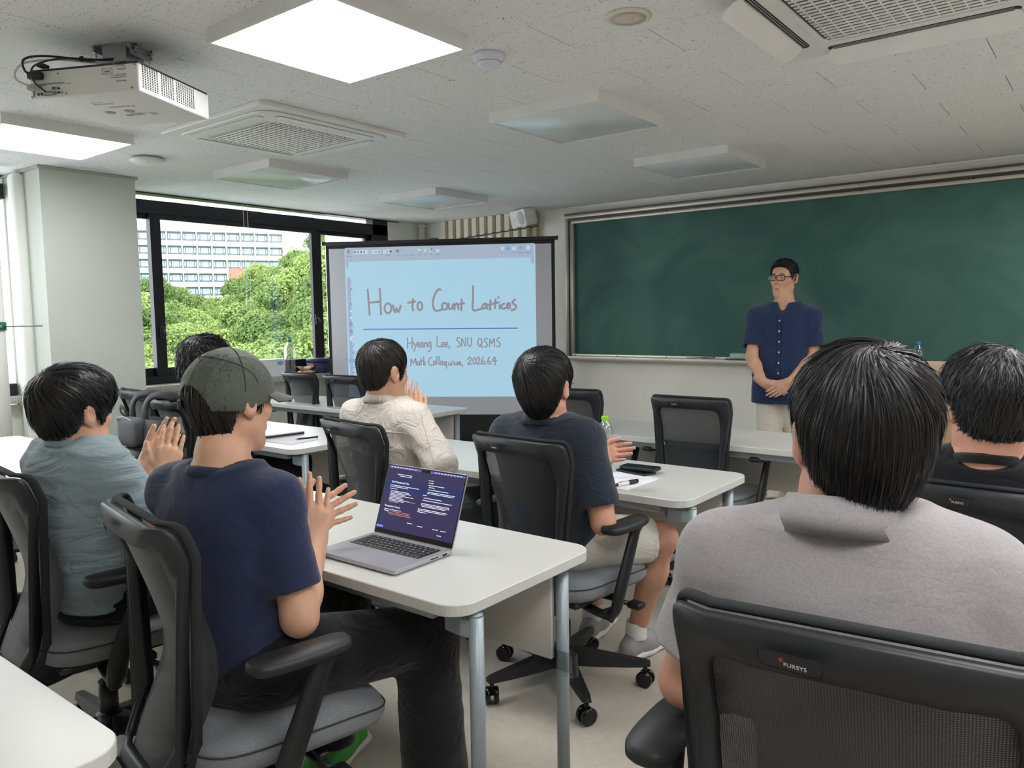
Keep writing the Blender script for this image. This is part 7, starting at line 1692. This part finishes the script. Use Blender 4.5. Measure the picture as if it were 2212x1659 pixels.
# lecturer
M_linen = cloth('navy_linen', rgb(40, 54, 90), var=0.12, wr=0.6, ws=(22, 22, 6)); M_chino = cloth('beige_chino', rgb(214, 208, 196))
LH = V3(-1.836, 5.345, 1.590)
le_o, le_s, R8, B8 = person('person standing before the chalkboard in navy shirt and glasses, hands clasped', (-1.830, 5.305, 0.93), (-1.822, 5.325, 1.425), 193, LH, (174, -3, -2), hw=0.172, sh_drop=0.100, bulge=0.0, girth=0.98,
    arms=((1, (-1.985, 5.170, 1.060), (-1.872, 5.085, 0.900), ((0.07, 0.015, -0.045), (0.25, 0.95, 0.1), dict(spread=0.02, curl=(0.25, 0.25, 0.25, 0.25), thumb=(0.5, 0.2)))),
          (-1, (-1.625, 5.335, 1.060), (-1.712, 5.140, 0.905), ((-0.075, -0.05, -0.065), (-0.45, 0.85, 0.1), dict(spread=0.02, curl=(0.18, 0.18, 0.18, 0.18), thumb=(0.5, 0.3))))),
    legs=(((-1.90, 5.29, 0.88), (-1.89, 5.25, 0.48), (-1.855, 5.20, 0.09), False), ((-1.74, 5.33, 0.88), (-1.745, 5.36, 0.48), (-1.775, 5.42, 0.09), False)),
    shirt=dict(mat=M_linen, off=0.020, sl=0.74, sr=(0.066, 0.080), fold=0.0042, seed=71, kx=46, aniso=(1.2, 1.2, 0.55), collar='fold', cr=0.060, cs=0.030, cf=0.044, cfl=0.018, ca=26, cb=334, cd=0.026, hem=0.745, h=0.0058, nz=-0.05,
               extra=[loft([((-1.835, 5.305, 0.72), 0.192, 0.135), ((-1.83, 5.30, 0.90), 0.182, 0.128), ((-1.83, 5.305, 1.1), 0.172, 0.118)], frame(193)[:, 0], 0.03), cone((-1.822+0.225*0.075, 5.325-0.974*0.075, 1.42), (-1.822+0.225*0.13, 5.325-0.974*0.13, 1.345), 0.030, 0.006, 0.004, 's')]),
    trousers=dict(mat=M_chino, off=0.014, fold=0.003, cuff=0.060, top=0.95), hair=dict(t=0.009, top=0.012, under=0.3, line=[(0, 0.080), (35, 0.074), (50, 0.055), (62, 0.02), (72, -0.010), (80, 0.012), (90, 0.034), (112, 0.034), (122, 0.0), (132, -0.045), (180, -0.08)], n=2600, len=0.014, seed=47, width=0.0011), head_h=0.0028, hand_h=0.0026, skin=M_skin)
gl = glasses(le_o, LH, R8, M_blackgl, 0.0024)
HL = in_head(LH, R8)
for s in (-1, 1):
    q = MB(); q.tube([(s*0.016, 0.0925, 0.030), (s*0.030, 0.0915, 0.0345), (s*0.046, 0.083, 0.030)], [0.0028, 0.0040, 0.0018], 6, flat=((0, 1, 0), 0.6)); o = q.build('eyebrow', M_hair, le_o); o.matrix_local = HL
    q = MB(); q.tube([(s*0.020, 0.0865, 0.008), (s*0.031, 0.0885, 0.0095), (s*0.042, 0.084, 0.008)], [0.0010, 0.0024, 0.0010], 6, flat=((0, 1, 0), 0.5)); o = q.build('eye', mat('dark_eye', rgb(30, 24, 22), 0.2), le_o); o.matrix_local = HL
q = MB(); q.tube([(-0.021, 0.0885, -0.0645), (-0.008, 0.0925, -0.0640), (0, 0.0930, -0.0650), (0.008, 0.0925, -0.0640), (0.021, 0.0885, -0.0645)], [0.0012, 0.0040, 0.0044, 0.0040, 0.0012], 6, flat=((0, 1, 0), 0.35)); o = q.build('lips', mat('lip_skin', rgb(184, 112, 102), 0.5), le_o); o.matrix_local = HL
# placket, buttons
bt_pts = [(V3(-1.83, 5.31, z)+B8 @ V3(0.004, 0.6, 0), B8 @ V3(0, -1, 0)) for z in np.linspace(1.33, 0.76, 24)]
for sx in (-0.015, 0.015): on_back(le_s, [(V3(-1.83, 5.31, z)+B8 @ V3(0.004+sx, 0.6, 0), B8 @ V3(0, -1, 0)) for z in np.linspace(1.33, 0.76, 24)], 0.0013, 'placket_edge', mat('dark_linen_seam', rgb(26, 36, 62), 0.9), le_s)
bv_ = BVH[le_s.name]
for z in (1.305, 1.235, 1.165, 1.095, 1.025, 0.955):
    h_, nn, _, _ = bv_.ray_cast(Vector(V3(-1.83, 5.31, z)+B8 @ V3(0.004, 0.6, 0)), Vector(B8 @ V3(0, -1, 0)), 2.0)
    if h_ is None: continue
    q = MB(); q.lathe([(0.0001, 0.0025), (0.0050, 0.0024), (0.0058, 0.0012), (0.0055, -0.001)][::-1], 14); o = q.build('button', M_wht, le_s); o.matrix_local = Matrix.Translation(h_) @ nn.to_track_quat('Z', 'Y').to_matrix().to_4x4()
M_bsn = mat('beige_sneaker', rgb(206, 198, 180), 0.7)
shoe((-1.855, 5.20, 0.09), (0.05, -1), M_bsn, M_wsole, le_o); shoe((-1.775, 5.42, 0.09), (0.35, -1), M_bsn, M_wsole, le_o)

# ------------------------------------------------------------ backpack hung on the chair by the window
bpk = empty('backpack', (-3.915, 2.00, 0), math.radians(-4), 'black backpack hanging on the back of a mesh office chair', 'backpack')
M_bpk = mat('black_nylon', rgb(30, 31, 36), 0.6, var=0.1, scale=60, bump=0.2, bscale=200); M_bpk2 = mat('grey_nylon', rgb(64, 66, 72), 0.6, var=0.1)
def bag(cx_, cy_, cz_, rx, ry, rz, name, m, k=4.5):
    q = MB(); n1, n2 = 24, 14; v = []
    for j in range(n2+1):
        b = -PI/2+PI*j/n2
        for i in range(n1):
            a = 2*PI*i/n1; pw = lambda t: math.copysign(abs(t)**(2/k), t)
            v.append((cx_+rx*pw(math.cos(a))*pw(math.cos(b)), cy_+ry*pw(math.sin(a))*pw(math.cos(b)), cz_+rz*pw(math.sin(b))))
    q.add(v, [(j*n1+i, j*n1+(i+1) % n1, (j+1)*n1+(i+1) % n1, (j+1)*n1+i) for j in range(n2) for i in range(n1)], True); return q.build(name, m, bpk)
bag(0.02, -0.02, 0.68, 0.175, 0.085, 0.19, 'main_compartment', M_bpk); bag(-0.03, -0.115, 0.62, 0.15, 0.045, 0.10, 'front_pocket', M_bpk); bag(-0.05, -0.10, 0.80, 0.12, 0.04, 0.075, 'mesh_pocket', M_bpk2)
for x0 in (-0.135, 0.02):
    q = MB(); q.tube(curve_pts([(x0, -0.06, 0.82), (x0-0.01, -0.055, 0.93), (x0+0.02, -0.02, 0.985), (x0+0.06, 0.06, 0.97), (x0+0.07, 0.10, 0.90)], 6), 0.030, 10, flat=((0, -0.8, 0.6), 0.35)); q.build('shoulder_strap', M_bpk, bpk)
for pts in ([(-0.17, -0.165, 0.70), (0.0, -0.172, 0.695), (0.12, -0.165, 0.70)], [(-0.16, -0.14, 0.86), (-0.05, -0.15, 0.885), (0.06, -0.145, 0.87)], [(-0.17, -0.10, 0.75), (-0.175, -0.12, 0.83), (-0.14, -0.14, 0.875)]):
    q = MB(); q.tube(curve_pts(pts, 6), 0.0035, 6); q.build('zip', M_grey, bpk)
q = MB(); q.tube(curve_pts([(-0.15, -0.09, 0.86), (-0.165, -0.11, 0.90), (-0.13, -0.12, 0.93), (-0.10, -0.11, 0.90)], 6), 0.012, 8, flat=((0, 1, 0), 0.3)); q.build('strap_loop', M_bpk2, bpk)
q = MB(); q.tube([(-0.10, -0.165, 0.745), (-0.085, -0.172, 0.78)], 0.004, 6); q.build('zip_puller', M_steel, bpk)
